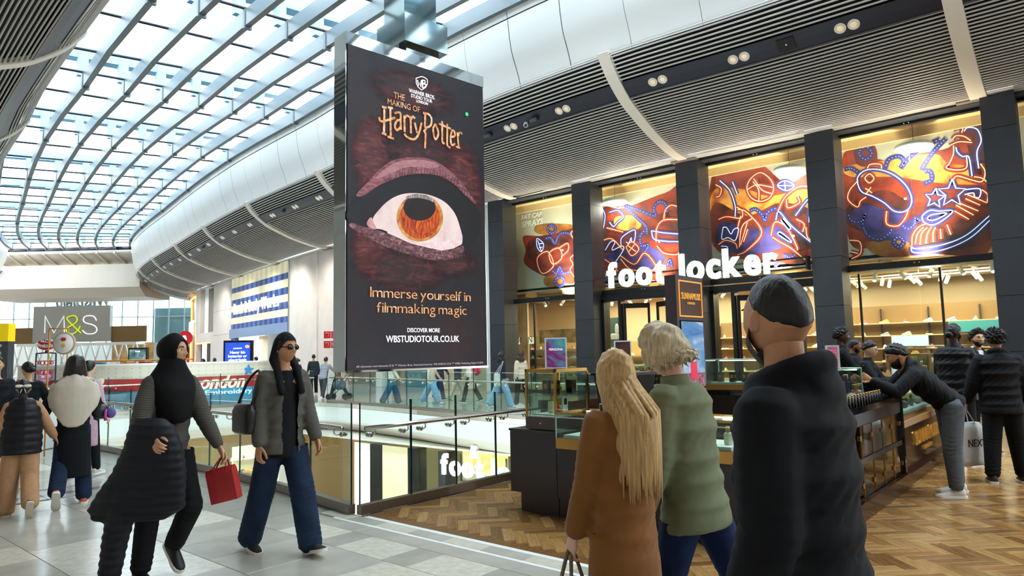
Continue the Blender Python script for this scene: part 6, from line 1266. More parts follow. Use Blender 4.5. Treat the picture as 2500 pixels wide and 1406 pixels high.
gs = thing('framed_stand', 'slender gold frame stand carrying a round white sign', 'sign', face_pt(-7.92, 12.0, 0), R(-49.3))
for x in (-.16, .17): MB().tube([(x, 0, 0), (x, 0, 2.19)], .012, 6).build('post', mat('gold_frame', '#d9982f', .4, metal=.3), gs)
MB().tube([(-.16, 0, 2.19), (.17, 0, 2.19)], .012, 6).build('top_bar', mat('gold_frame', '#d9982f', .4, metal=.3), gs)
o = MB().lathe([(.215, -.03), (.225, -.02), (.225, .02), (.215, .03)], n=32).build('rim', mat('beige_rim', '#b79f86', .5), gs); o.rotation_euler = (R(90), 0, 0); o.location = (.14, -.04, 1.93); o.scale = (.86, .86, .86)
o = MB().lathe([(.195, -.033), (.195, .033)], n=32).build('disc', mat('white_disc', '#f4f2ee', .4), gs); o.rotation_euler = (R(90), 0, 0); o.location = (.14, -.045, 1.93); o.scale = (.86, .86, .86)
MB().sphere((.14, -.078, 2.0), (.05, .004, .035), 12, 6).build('red_mark', mat('sign_red', '#d3202a', .4), gs); MB().sphere((.14, -.078, 1.89), (.038, .004, .034), 12, 6).build('yellow_mark', mat('yellow_mark', '#e8b32c', .4), gs)
# --- things set in the service band of the bulkhead: paired downlights, cameras, speaker
DLN = [0]
def downlight(s, u=0.0):
    lab = 'pair of round white downlights in the bulkhead band, %s from the right' % (ordn + ['twenty first', 'twenty second', 'twenty third', 'twenty fourth', 'twenty fifth', 'twenty sixth', 'twenty seventh', 'twenty eighth'])[DLN[0]]; DLN[0] += 1
    a = 1.23; o, z, to, tz, no, nz = prof(a); t = thing('downlight_pair', lab, 'lamp', along(s, o, z), 0, 'paired downlights along the bulkhead')
    nrm = (out_dir(s) * no + Vector((0, 0, nz))).normalized(); tan = run_dir(s)
    for d in (-.15, .15):
        M = frame(nrm * .02 + tan * d, tan, nrm.cross(tan))
        r1 = MB(); r1.loft([[M @ Vector((r_ * math.cos(q), r_ * math.sin(q), zz)) for q in [2 * math.pi * j / 20 for j in range(20)]] for r_, zz in ((.135, -.02), (.135, .012), (.115, .02), (.10, .006))]).build('ring', mat('white_lamp_ring', '#e8e4de', .35), t)
        MB().loft([[M @ Vector((r_ * math.cos(q), r_ * math.sin(q), zz)) for q in [2 * math.pi * j / 16 for j in range(16)]] for r_, zz in ((.09, .008), (.06, .014), (.02, .009))]).build('reflector', mat('lamp_reflector', '#cfc3ae', .25, metal=.6, emit=.25, ecol='#ffe2b0'), t)
for s in (4.0, 6.6, 8.9, 12.3, 14.6, 20.3, 22.6, 25.2, 28.0, 30.5, 33.2, 36.5, 39.2, 41.6, 44.8, 47.4, 50.0, 53.2, 56.0, 58.5, 61.6, 64.4, 67.2, 70): downlight(s)
def band_box(name, label, cat, s, parts):
    o, z, to, tz, no, nz = prof(1.23); t = thing(name, label, cat, along(s, o, z)); nrm = (out_dir(s) * no + Vector((0, 0, nz))).normalized(); tan = run_dir(s); M = frame(nrm * .015, tan, nrm.cross(tan))
    for nm, c, d, m_ in parts: MB().box(c, d, M).build(nm, m_, t)
    return t, M
band_box('wall_speaker', 'square black loudspeaker let into the dark band between the right downlights', 'speaker', 5.4, [('grille', (0, 0, .01), (.42, .34, .03), mat('black_grille', '#0c0d10', .6)), ('badge', (0, 0, .028), (.04, .04, .004), M_white)])
for s, w_ in ((13.4, 'beside the second white rib'), (15.6, 'nearest the hanging screen'), (31.8, 'further along the bulkhead'), (46.0, 'far along the bulkhead')):
    t, M = band_box('security_camera', 'small dark security camera under the band, ' + w_, 'camera', s, [('mount', (0, 0, .02), (.12, .12, .04), M_steel_d), ('housing', (.06, -.05, .12), (.28, .09, .09), mat('camera_grey', '#4c5054', .4))])
M_dome = mat('camera_white', '#d8dadb', .3)
o_, z_, a1, a2, n1, n2 = prof(1.25); t = thing('dome_camera', 'small white ball camera under the dark band beside the hanging screen', 'camera', along(13.9, o_, z_)); MB().sphere((-.02, 0, -.1), .085, 12, 8).build('ball', M_dome, t); MB().sphere((-.07, -.03, -.13), .05, 10, 8).build('lens', M_steel_d, t); MB().lathe([(.05, -.06), (.07, .0)], n=12).build('mount', M_dome, t)

# ================================================================== PEOPLE
def remesh(mb, voxel, smooth=6, fold=0.0, seed=0, fac_=.5, joints=()):
    """one continuous skin round the overlapping closed shapes of MB"""
    me = bpy.data.meshes.new('t'); me.from_pydata(mb.v, [], mb.f); o = bpy.data.objects.new('t', me); COL.objects.link(o)
    m1 = o.modifiers.new('r', 'REMESH'); m1.mode = 'VOXEL'; m1.voxel_size = voxel; m1.use_smooth_shade = True
    if smooth:
        m2 = o.modifiers.new('s', 'SMOOTH'); m2.iterations = smooth; m2.factor = fac_
    dg = bpy.context.evaluated_depsgraph_get(); ev = o.evaluated_get(dg); out = bpy.data.meshes.new_from_object(ev)
    bpy.data.objects.remove(o); bpy.data.meshes.remove(me)
    n = len(out.vertices); co = np.empty(n * 3); out.vertices.foreach_get('co', co); co = co.reshape(-1, 3)
    if fold:
        no = np.empty(n * 3); out.vertices.foreach_get('normal', no); no = no.reshape(-1, 3)
        rs = np.random.RandomState(seed); h = np.zeros(n)
        for k in range(7):
            d = rs.normal(size=3); d /= np.linalg.norm(d); d[2] *= .55; w = rs.uniform(30, 95); ph = rs.uniform(0, 6.28)
            d2 = rs.normal(size=3); h += np.sin(co @ d * w + ph + 1.6 * np.sin(co @ d2 * 12)) * (20 / w) * (.5 + .5 * np.sin(co @ d2 * 7 + ph))
        h *= .45
        for c_, ax_, rad_, amp_ in joints:
            q_ = co - c_; t_ = q_ @ ax_; h += amp_ * np.exp(-(np.linalg.norm(q_, axis=1) / rad_) ** 2) * np.sin(t_ * 150 + 1.5 * np.sin(q_ @ np.array([31., 17., 9.])) + seed)
        co = co + no * (h * fold)[:, None]; out.vertices.foreach_set('co', co.ravel())
    F = [tuple(p.vertices) for p in out.polygons]; bpy.data.meshes.remove(out)
    return co, F
def V3(*a): return np.array(a, float)
def ell_ring(c, ax, ay, rx, ry, n=16, pw=1.0):
    return [tuple(c + ax * rx * math.copysign(abs(math.cos(t)) ** pw, math.cos(t)) + ay * ry * math.copysign(abs(math.sin(t)) ** pw, math.sin(t))) for t in [2 * math.pi * j / n for j in range(n)]]
def limb(mb, pts, rad, n=10, per=4, flat=1.0):
    P = [Vector(p) for p in pts]; fine = []; rr = []
    for i in range(len(P) - 1):
        for k in range(per):
            t = k / per; fine.append(P[i].lerp(P[i + 1], t)); rr.append(rad[i] * (1 - t) + rad[i + 1] * t)
    fine.append(P[-1]); rr.append(rad[-1])
    # rounded ends
    d0 = (fine[0] - fine[1]).normalized(); d1 = (fine[-1] - fine[-2]).normalized()
    fine = [fine[0] + d0 * rr[0] * .6] + fine + [fine[-1] + d1 * rr[-1] * .5]; rr = [rr[0] * .55] + rr + [rr[-1] * .6]
    mb.tube([tuple(p) for p in fine], rr, n, flat=flat)

def head_points(nlon, nlat, fem=0.0, grow=None):
    la = np.linspace(-math.pi / 2 + .02, math.pi / 2 - .02, nlat); lo = np.linspace(0, 2 * math.pi, nlon, endpoint=False)
    A, B = np.meshgrid(la, lo, indexing='ij'); d = np.stack([np.cos(A) * np.cos(B), np.cos(A) * np.sin(B), np.sin(A)], -1).reshape(-1, 3)
    p = d * V3(.075, .097, .117); x, y, z = p[:, 0].copy(), p[:, 1].copy(), p[:, 2].copy()
    t = np.clip((-.015 - z) / .10, 0, 1)
    x *= 1 - (.34 + .05 * fem) * t ** 1.4; y = np.where(y > 0, y * (1 - .08 * t), y * (1 - .42 * t)); y = np.where((y < 0) & (z > -.03), y * 1.07, y)
    x *= 1 - .10 * np.clip((z - .05) / .07, 0, 1)
    fr_ = np.clip(d[:, 1] * 3, 0, 1)
    def g(cx, cz, sx, sz, amp): return amp * np.exp(-((np.abs(x) - cx) / sx) ** 2 - ((z - cz) / sz) ** 2) * fr_
    y += g(.028, .03, .026, .012, .006 * (1 - .5 * fem)) + g(.031, .008, .018, .013, -.011) + g(0, .004, .010, .024, .012) + g(0, -.022, .0125, .013, .021) + g(.013, -.029, .008, .008, .008)
    y += g(0, -.052, .022, .006, .0075) + g(0, -.066, .018, .006, .0075) + g(0, -.059, .02, .0028, -.003) + g(0, -.092, .022, .016, .010) + g(.045, -.012, .02, .02, .004) - g(0, .085, .06, .03, .003)
    return d, np.stack([x, y, z], -1)
def grid_faces(nlat, nlon):
    F = []
    for i in range(nlat - 1):
        for j in range(nlon):
            a = i * nlon + j; b = i * nlon + (j + 1) % nlon; F.append((a, b, b + nlon, a + nlon))
    F.append(tuple(range(nlon - 1, -1, -1))); F.append(tuple(range((nlat - 1) * nlon, nlat * nlon)))
    return F
SKIN = {'fair': '#e3b498', 'pink': '#e8b9a0', 'tan': '#c68e67', 'olive': '#d3a27c', 'brown': '#8a5a3c', 'dark': '#4a2f22'}
def skin_mat(k): return mat('skin_' + k, SKIN[k], .5, var=(30, .05), bump=(160, .05), spec=.4)
def hair_mat(h, nm):
    key = 'hair_' + nm
    if key in MATS: return MATS[key]
    m_ = mat(key, h, .42, var=(9, .32), bump=(14, .28), spec=.4); nt = m_.node_tree; tc = [n for n in nt.nodes if n.type == 'TEX_COORD'][0]
    mp = nt.nodes.new('ShaderNodeMapping'); mp.inputs['Scale'].default_value = (9, 9, .9); nt.links.new(tc.outputs['Object'], mp.inputs['Vector'])
    for n in nt.nodes:
        if n.type == 'TEX_NOISE': nt.links.new(mp.outputs[0], n.inputs['Vector'])
    return m_
def cloth(nm, h, rough=.85, var=(20, .08), bump=(800, .12), sheen=.0): return mat('cloth_' + nm, h, rough, var=var, bump=bump, sheen=sheen, spec=.25)

def hand_mesh(side, curl, det):
    """right-handed frame: origin at the wrist, fingers along -Z, palm facing -X*side, thumb on the +Y edge"""
    mb = MB(); s = side
    rings = []
    for z, w, t, oy in ((.012, .027, .020, 0), (-.02, .031, .018, .001), (-.05, .040, .016, .002), (-.078, .042, .014, .002), (-.092, .038, .011, .001)):
        rings.append(ell_ring(V3(0, oy, z), V3(1, 0, 0), V3(0, 1, 0), t, w, 10))
    mb.loft(rings)
    for k, (y, L, r) in enumerate(((.031, .068, .0088), (.0105, .078, .0092), (-.011, .072, .0088), (-.031, .056, .0078))):
        p = V3(0, y, -.082); a = curl * .35; pts = [p + V3(0, 0, .02), p]
        for seg in (.42, .32, .26):
            p = p + V3(-s * math.sin(a), (y * .12) / 3, -math.cos(a)) * L * seg; pts.append(p); a += curl * (.75 if seg != .26 else .6)
        limb(mb, pts, [r * 1.05, r * 1.08, r, r * .92, r * .72], 7, 2 if det else 1)
    b = V3(-s * .004, .026, -.022); c1 = b + V3(-s * .016, .026, -.030); c2 = c1 + V3(-s * .012, .006, -.032); c3 = c2 + V3(-s * .010, -.004, -.022)
    limb(mb, [b, c1, c2, c3], [.014, .0115, .0098, .0075], 7, 2 if det else 1)
    if det: return remesh(mb, .0042, 2)
    return np.array(mb.v), mb.f

def rotm(rx=0, ry=0, rz=0):
    return np.array(Matrix.Rotation(rz, 3, 'Z') @ Matrix.Rotation(ry, 3, 'Y') @ Matrix.Rotation(rx, 3, 'X'))
def person(label, pos, face, H, skin='fair', hair=None, top=None, legs=None, pose=None, det=1, group=None, female=0.0, name='person'):
    """pos: x,y on the floor; face: heading (screen right, away) ; pose: dict of joint angles in degrees"""
    p = dict(lean=2, twist=0, hy=0, hp=0, ra=(8, 8, 15, 0), la=(-8, 8, 15, 0), rl=(0, 3, 3), ll=(0, 3, 3), curl=.5, side=0, z0=0.0, hand_rot=0)
    p.update(pose or {}); k = H / 1.75
    h = r0 * face[0] + f0 * face[1]; rz = math.atan2(-h.x, h.y)
    root = thing(name, label, 'person', (pos[0], pos[1], p['z0']), rz, group)
    bw = 1 - .10 * female + (top or {}).get('bulk', 0)
    # ---- skeleton (metres for a 1.75 m body, scaled by k at the end)
    hipw, shw = .088, (.166 - .018 * female) * (1 + (top or {}).get('bulk', 0) * .6)
    J = {}; J['pel'] = V3(0, 0, .93)
    lean = R(p['lean']); sd = R(p['side'])
    sp = V3(math.sin(sd), math.sin(lean) * math.cos(sd), math.cos(lean) * math.cos(sd)); tw = R(p['twist'])
    sx = rotm(0, 0, tw) @ V3(1, 0, 0); sx -= sp * (sx @ sp); sx /= np.linalg.norm(sx); fy = np.cross(sp, sx)
    J['chest'] = J['pel'] + sp * .34; J['neck'] = J['pel'] + sp * .525
    def dirv(sw, ab, s): return V3(s * math.sin(R(ab)), math.cos(R(ab)) * math.sin(R(sw)), -math.cos(R(ab)) * math.cos(R(sw)))
    TW = rotm(0, 0, tw)
    for nm, s, a in (('r', 1, p['ra']), ('l', -1, p['la'])):
        J[nm + 's'] = J['pel'] + sp * .475 + sx * shw * s
        J[nm + 'e'] = J[nm + 's'] + TW @ dirv(a[0], a[1], s) * .285
        fd = TW @ dirv(a[0] + a[2], a[1] - a[3], s); J[nm + 'fd'] = fd; J[nm + 'w'] = J[nm + 'e'] + fd * .25
    low = 1e9
    for nm, s, a in (('r', 1, p['rl']), ('l', -1, p['ll'])):
        J[nm + 'h'] = J['pel'] + V3(s * hipw, 0, -.03); J[nm + 'k'] = J[nm + 'h'] + dirv(a[0], a[1], s) * .425
        J[nm + 'a'] = J[nm + 'k'] + dirv(a[0] - a[2], a[1], s) * .415
        pit = R(a[3]) if len(a) > 3 else R((a[0] - a[2]) * .0); J[nm + 'p'] = pit
        low = min(low, J[nm + 'a'][2] - .075 - max(0, math.sin(pit)) * .05 - max(0, -math.sin(pit)) * .13)
    dz = -low
    for q in J:
        if isinstance(J[q], np.ndarray) and q not in ('rfd', 'lfd'): J[q] = J[q] + V3(0, 0, dz)
    hd = rotm(R(-p['hp']), 0, R(-p['hy'])); hR = np.stack([sx, fy, sp], 1) if abs(p['lean']) > 60 else np.stack([TW @ V3(1, 0, 0), TW @ V3(0, 1, 0), V3(0, 0, 1)], 1)
    hR = hR @ hd
    up = .5 * sp + .5 * V3(0, 0, 1); up /= np.linalg.norm(up)
    J['hc'] = J['neck'] + up * .075 + hR @ V3(0, .022, .088)
    sk = skin_mat(skin)
    # ---- bare body: one skin over torso, neck, arms and legs, then head and hands
    B = MB(); lw = (legs or {}).get('w', (.098, .075, .062))
    T = lambda t, rx, ry, fw=0: ell_ring(J['pel'] + sp * t + fy * fw, sx, fy, rx * bw, ry * bw, 16)
    B.loft([T(-.10, .10, .085), T(-.04, .150, .105), T(.06, .138, .098), T(.16, .128, .09), T(.30, .150, .105), T(.42, .165, .10), T(.49, .115, .075), T(.52, .06, .055)])
    limb(B, [J['neck'] - sp * .05, J['neck'] + up * .03, J['hc'] - hR @ V3(0, .02, .045)], [.062, .053 - .008 * female, .052 - .006 * female])
    for nm in 'rl':
        limb(B, [J[nm + 's'] - sp * .01, (J[nm + 's'] + J[nm + 'e']) / 2, J[nm + 'e'], J[nm + 'e'] * .6 + J[nm + 'w'] * .4, J[nm + 'w']], [.052, .046, .038, .037, .026])
        limb(B, [J[nm + 'h'], (J[nm + 'h'] + J[nm + 'k']) / 2, J[nm + 'k'], J[nm + 'k'] * .65 + J[nm + 'a'] * .35, J[nm + 'a'], J[nm + 'a'] + V3(0, 0, -.03)], [min(.085, lw[0] - .012), min(.07, (lw[0] + lw[1]) / 2 - .012), min(.05, lw[1] - .01), min(.05, lw[2] - .006), .034, .036])
    V, F = remesh(B, .014 if det else .022, 3)
    body = MB().raw(V, F, True)
    nlon, nlat = (72, 54) if det >= 1 else (24, 18)
    d, hp_ = head_points(nlon, nlat, female)
    hs = V3(1, 1, 1) * (.97 if female else 1.0)
    toW = lambda q: (hR @ (q * hs).T).T + J['hc']
    HF = grid_faces(nlat, nlon)
    body.raw(toW(hp_), HF, True)
    for s in (-1, 1):       # ears
        E_ = MB(); E_.sphere((0, 0, 0), (.009, .019, .031), 10, 7); q = np.array(E_.v) @ rotm(.15, 0, s * -.35).T + V3(s * .0745, -.012, -.004); body.raw(toW(q), E_.f, True)
    for nm, s in (('r', 1), ('l', -1)):
        hv, hf = hand_mesh(s, p['curl'], det >= 2)
        fd = J[nm + 'fd']; zax = -fd; yax = TW @ V3(0, 1, 0); yax = yax - zax * (yax @ zax)
        if np.linalg.norm(yax) < .3: yax = TW @ V3(0, 0, 1) - zax * zax[2]
        yax /= np.linalg.norm(yax); xax = np.cross(yax, zax)
        q = hv @ np.stack([xax, yax, zax], 1).T + J[nm + 'w'] + fd * .01; body.raw(q, hf, True); J[nm + 'grip'] = J[nm + 'w'] + fd * .09
    def fin(mb, nm, m_, par=None):
        mb.v = [tuple(np.array(v) * k) for v in mb.v]; return mb.build(nm, m_, par or root)
    fin(body, 'body', sk)
    if det >= 1:
        for s in (-1, 1):
            c = V3(s * .031, .0745, .008)
            e = MB().sphere((0, 0, 0), .0118, 12, 8); q = np.array(e.v) + c; o = fin(MB().raw(toW(q), e.f, True), 'eye', mat('eye_white', '#e9e4de', .2))
            e = MB().sphere((0, 0, 0), (.0058, .0026, .0058), 10, 6); q = np.array(e.v) + c + V3(0, .0112, 0); fin(MB().raw(toW(q), e.f, True), 'iris', mat('eye_iris', '#1c120c', .15), o)
            br = [toW(np.array([[s * x, y, z]]))[0] for x, y, z in ((.012, .094, .028), (.028, .0935, .034), (.047, .083, .030))]
            fin(MB().tube(br, [.0035, .0042, .002], 6), 'eyebrow', mat('brow_dark' if (hair or {}).get('tone', 'dark') == 'dark' else 'brow_fair', '#1a1310' if (hair or {}).get('tone', 'dark') == 'dark' else '#a98a62', .8))
        q = [toW(np.array([[x, y, z]]))[0] for x, y, z in ((-.022, .088, -.058), (-.01, .099, -.0575), (0, .1005, -.0585), (.01, .099, -.0575), (.022, .088, -.058))]
        fin(MB().tube(q, [.002, .0042, .0045, .0042, .002], 6), 'lips', mat('lips_' + skin, tuple(np.array(lin(SKIN[skin])) * (.82, .55, .55)), .4))
    # ---- hair
    if hair:
        hm = hair_mat(hair['col'], hair['nm']) if 'mat' not in hair else hair['mat']
        th = hair.get('th', .014); az = np.abs(np.degrees(np.arctan2(d[:, 0], d[:, 1])))      # 0 front .. 180 back
        line = np.interp(az, [0, 35, 60, 80, 100, 130, 180], hair.get('line', [.072, .066, .03, .012, -.022, -.055, -.068]))
        mk = np.clip((hp_[:, 2] - line) / .03, -1, 1); w = np.clip(mk * hair.get('soft', 1.0), 0, 1); w = w * w * (3 - 2 * w)
        rs = np.random.RandomState(len(label)); nz = np.zeros(len(d))
        fq = hair.get('fq', 18)
        for _ in range(8): v = rs.normal(size=3); v /= np.linalg.norm(v); nz += np.sin(d @ v * rs.uniform(.6, 1.4) * fq + rs.uniform(0, 6))
        q = hp_ + d * ((th * (1 + hair.get('rough', .15) * nz / 2)) * w - .004 * (1 - w))[:, None]
        q[:, 2] += hair.get('lift', 0) * w * np.clip(d[:, 2], 0, 1)
        keep = [f for f in HF if len(f) == 4 and max(mk[list(f)]) > -.2] + [HF[-1]]
        fin(MB().raw(toW(q), keep, True), 'hair', hm)
        if hair.get('beard'):
            az2 = az; bl = np.interp(az2, [0, 25, 60, 85, 100], [-.044, -.046, -.035, -.008, -.2])
            mb_ = np.clip((bl - hp_[:, 2]) / .02, -1, 1); mouth = (np.abs(hp_[:, 0]) < .02) & (np.abs(hp_[:, 2] + .058) < .009)
            mb_ = np.where(mouth, -1, mb_); w = np.clip(mb_, 0, 1); q = hp_ + d * (hair['beard'] * w - .003 * (1 - w))[:, None] + np.outer(w * hair['beard'] * .6, V3(0, .3, -1))
            fin(MB().raw(toW(q), [f for f in HF if len(f) == 4 and min(mb_[list(f)]) > -.15], True), 'beard', hm)
        if hair.get('bob'):
            mbk = MB(); rr = np.random.RandomState(5)
            mbk.loft([[toW(np.array([[rx * math.cos(q) * (1 + .03 * math.sin(q * 9)), min(ry * math.sin(q) * (1 + .03 * math.sin(q * 11)), .030), z - .012 * math.sin(q * 5) * (z < -.1)]]))[0] for q in [2 * math.pi * j / 40 for j in range(40)]] for z, rx, ry in ((.126, .03, .03), (.114, .066, .078), (.06, .100, .116), (0, .112, .130), (-.06, .122, .130), (-.115, .132, .124), (-.16, .124, .112), (-.168, .08, .08))])
            V, F = remesh(mbk, .009, 2); fin(MB().raw(V, F, True), 'hair_bob', hm)
        if hair.get('bun'):
            c, r = hair['bun']; e = MB().sphere((0, 0, 0), r, 14, 10); q = np.array(e.v) + V3(*c); fin(MB().raw(toW(q), e.f, True), 'hair_bun', hm)
        if hair.get('long'):
            L_, nlk, spread = hair['long']; wav = hair.get('wave', .0); mbk = MB(); front = hair.get('front', 100)
            for i in range(nlk):
                a = R(180 + (i / (nlk - 1) - .5) * 2 * hair.get('arc', 115)); dirn = V3(math.sin(a), math.cos(a), 0); ll = L_ * rs.uniform(.6, 1.05); ph = rs.uniform(0, 6)
                base = dirn * V3(.072, .10, 0); pts = [V3(0, -.01, .108) + dirn * .02, base * .75 + V3(0, 0, .09), base * 1.06 + V3(0, 0, .035), base * 1.12 + V3(0, 0, -.03)]
                rr = [.008, .015, .017, .018]; n_ = 7
                for t in range(1, n_ + 1):
                    f_ = t / n_; zz_ = -.03 - ll * f_
                    out_ = 1.12 + spread * min(1, f_ * 2.2); back = hair.get('back', .05) * min(1, f_ * 2.4)
                    pts.append(base * V3(out_, out_ * .8, 1) + V3(wav * math.sin(f_ * 9 + ph), -back + wav * math.cos(f_ * 8 + ph), zz_)); rr.append(.018 * (1 - .88 * f_ ** 1.6))
                # hair hangs along the body, so only its upper part follows the head
                W = []
                for q in pts:
                    hw = toW(q[None])[0]; vert = (hR if hair.get('stiff') else np.stack([TW @ V3(1, 0, 0), TW @ V3(0, 1, 0), V3(0, 0, 1)], 1)) @ q + J['hc']; t = np.clip((-.03 - q[2]) / .12, 0, 1); W.append(tuple(hw * (1 - t) + vert * t))
                mbk.tube(W, rr, 6, flat=.55)
            fin(mbk, 'hair_lengths', hm)
    # ---- trousers
    if legs:
        st = legs.get('w', (.098, .075, .062)); L = MB()
        L.loft([T(-.11, .12, .10), T(-.05, .165, .122), T(.02, .158, .115), T(.10, .145, .108)])
        for nm in 'rl':
            cuff = legs.get('cut', 1.0); a_ = J[nm + 'k'] + (J[nm + 'a'] + V3(0, 0, legs.get('drop', .015)) - J[nm + 'k']) * cuff
            limb(L, [J[nm + 'h'] + V3(0, 0, .02), (J[nm + 'h'] + J[nm + 'k']) / 2, J[nm + 'k'], (J[nm + 'k'] + a_) / 2, a_], [st[0] + .006, (st[0] + st[1]) / 2, st[1], (st[1] + st[2]) / 2, st[2]], 12, 4)
        jt = []
        for nm in 'rl':
            dk = J[nm + 'a'] - J[nm + 'k']; dk /= np.linalg.norm(dk); jt += [(J[nm + 'k'], dk, .12, 1.6), (J[nm + 'a'] + V3(0, 0, .06), dk, .10, 2.0), (J[nm + 'h'] + V3(0, .08, -.04), V3(.3, .2, .93), .12, 1.2)]
        V, F = remesh(L, .013 if det else .02, 4, fold=.0026 if det else .0012, seed=len(label), joints=jt if det else ())
        if top and top.get('hem', -.06) < -.02:      # nothing of the trousers is left inside the upper garment
            zc = max(J['pel'][2] + top['hem'] + .05, J['pel'][2] - .03); inner = (V[:, 2] > zc) if top['hem'] < -.25 else ((V - J['pel']) @ sp > top['hem'] + (.05 if p['lean'] < 25 else .16)); F = [f for f in F if not all(inner[list(f)])]
        fin(MB().raw(V, F, True), legs.get('name', 'trousers'), legs['m'])
    # ---- shoes
    sh_ = (legs or {}).get('shoe', (mat('shoe_black', '#1b1b1d', .5), mat('shoe_sole_black', '#111112', .5)))
    for nm in 'rl':
        Rf = rotm(J[nm + 'p'], 0, 0); a = J[nm + 'a']
        def put_(mb_): mb_.v = [tuple(Rf @ (np.array(v) + V3(0, 0, -.078)) + a) for v in mb_.v]; return mb_
        u = MB(); rings = []
        for y, w, t in ((-.075, .030, .085), (-.055, .037, .10), (-.01, .039, .105), (.04, .041, .088), (.09, .045, .064), (.135, .044, .05), (.17, .036, .042), (.19, .018, .034)):
            rings.append([(w * math.cos(q), y, .02 + max(0, math.sin(q)) * (t - .02)) for q in [2 * math.pi * j / 14 for j in range(14)]])
        u.loft(rings); so = fin(put_(u), 'shoe', sh_[0])
        o2 = [(p_.x, p_.y) for p_ in catmull([(-.034, -.08, 0), (-.042, -.02, 0), (-.044, .05, 0), (-.049, .11, 0), (-.038, .175, 0), (0, .2, 0), (.04, .175, 0), (.049, .11, 0), (.042, .05, 0), (.042, -.02, 0), (.034, -.08, 0), (0, -.09, 0)], 3, closed=True)]
        fin(put_(MB().prism(o2, .026, None, 0)), 'sole', sh_[1], so)
    # ---- upper garment
    if top:
        C = MB(); e = top.get('ease', .022); hem = top.get('hem', -.06)
        rings = []
        fl = top.get('flare', 0.0)
        if hem < -.05:
            nst = max(2, int((-.05 - hem) / .1) + 1)
            for i in range(nst):
                t = hem + (-.05 - hem) * i / nst; dn = (-.05 - t)
                c = J['pel'] + sp * -.05 + V3(0, 0, -dn) + V3(0, top.get('sway', 0) * dn, 0); q = 1 + fl * dn
                rings.append(ell_ring(c, sx, fy, (.158 * bw + e) * q, (.118 * bw + e) * q, 18))
        for t, rx, ry, fw in ((-.05, .158, .118, 0), (.06, .150, .112, .0), (.16, .145, .108, 0), (.30, .163, .118, 0), (.42, .172, .108, -.005), (.48, .135, .085, -.005), (.515, .082, .07, -.002)):
            if t >= hem: rings.append(T(t, rx + e / bw, ry + e / bw, fw))
        C.loft(rings)
        sl = top.get('sleeve', 1.0); sr = top.get('sr', (.068, .058, .050, .044))
        for nm in 'rl':
            w_ = J[nm + 'e'] + (J[nm + 'w'] - J[nm + 'e']) * sl
            limb(C, [J[nm + 's'] - sp * .005 - sx * (.02 if nm == 'r' else -.02), (J[nm + 's'] + J[nm + 'e']) / 2, J[nm + 'e'], (J[nm + 'e'] + w_) / 2, w_], [sr[0], (sr[0] + sr[1]) / 2, sr[1], sr[2], sr[3]], 12, 4)
        if top.get('hood'):
            n0 = J['neck'] + sp * .0
            pts = [n0 + fy * .075 + sp * .0 + sx * 0]
            ringp = []
            for j in range(17):
                a = 2 * math.pi * j / 16; ringp.append(n0 + sx * math.sin(a) * .082 + fy * (math.cos(a) * .085 - .012) + sp * (.02 + .028 * -math.cos(a)) )
            C.tube([tuple(q) for q in ringp], .034, 10)
            C.sphere(tuple(n0 - fy * .095 - sp * .035), (.092, .042, .065), 14, 10)
        if top.get('collar'):
            C.loft([T(.47, .10, .085, -.004), T(.52, .082, .078, 0), T(.565, .068, .072, .008)])
        jt = []
        for nm in 'rl':
            da = J[nm + 'w'] - J[nm + 'e']; da /= np.linalg.norm(da); ua = J[nm + 'e'] - J[nm + 's']; ua /= np.linalg.norm(ua); jt += [(J[nm + 'e'], (da + ua) / np.linalg.norm(da + ua), .11, 1.8), (J[nm + 's'] + ua * .05, ua, .10, 1.0)]
        V, F = remesh(C, top.get('vox', .012) if det else .02, 4, fold=top.get('fold', .0028) * .58 if det else .0012, seed=len(label) + 5, joints=jt if det else ())
        if top.get('open'):
            rel_ = V - J['pel']; xx = rel_ @ sx; yy = rel_ @ fy; hh = rel_ @ sp
            cut = (np.abs(xx) < top['open'] * (1 + .25 * np.clip(.3 - hh, 0, 1))) & (yy > .03) & (hh < .62); F = [f for f in F if not all(cut[list(f)])]
        if top.get('quilt'):
            zz_ = (V - J['pel']) @ sp; nrm = V - (J['pel'] + np.outer(zz_, sp)); nl = np.linalg.norm(nrm, axis=1)[:, None] + 1e-6
            V = V + nrm / nl * (top['quilt'] * (np.abs(np.sin(zz_ * math.pi / .07)) - .6))[:, None]
        fin(MB().raw(V, F, True), top.get('name', 'jacket'), top['m'])
    root['_k'] = k
    J['k'] = k; J['sx'], J['fy'], J['sp'], J['hR'], J['T'], J['fin'], J['toW'], J['root'], J['rz'] = sx, fy, sp, hR, T, fin, toW, root, rz
    return J
def world_pt(J, q):
    o = J['root']; return Matrix.Translation(o.location) @ Matrix.Rotation(J['rz'], 4, 'Z') @ (Vector(q) * J['k'])
def cam_xy(px, D):
    p = f0 * D + r0 * ((px - 1250) / 1680 * D); return (p.x, p.y)

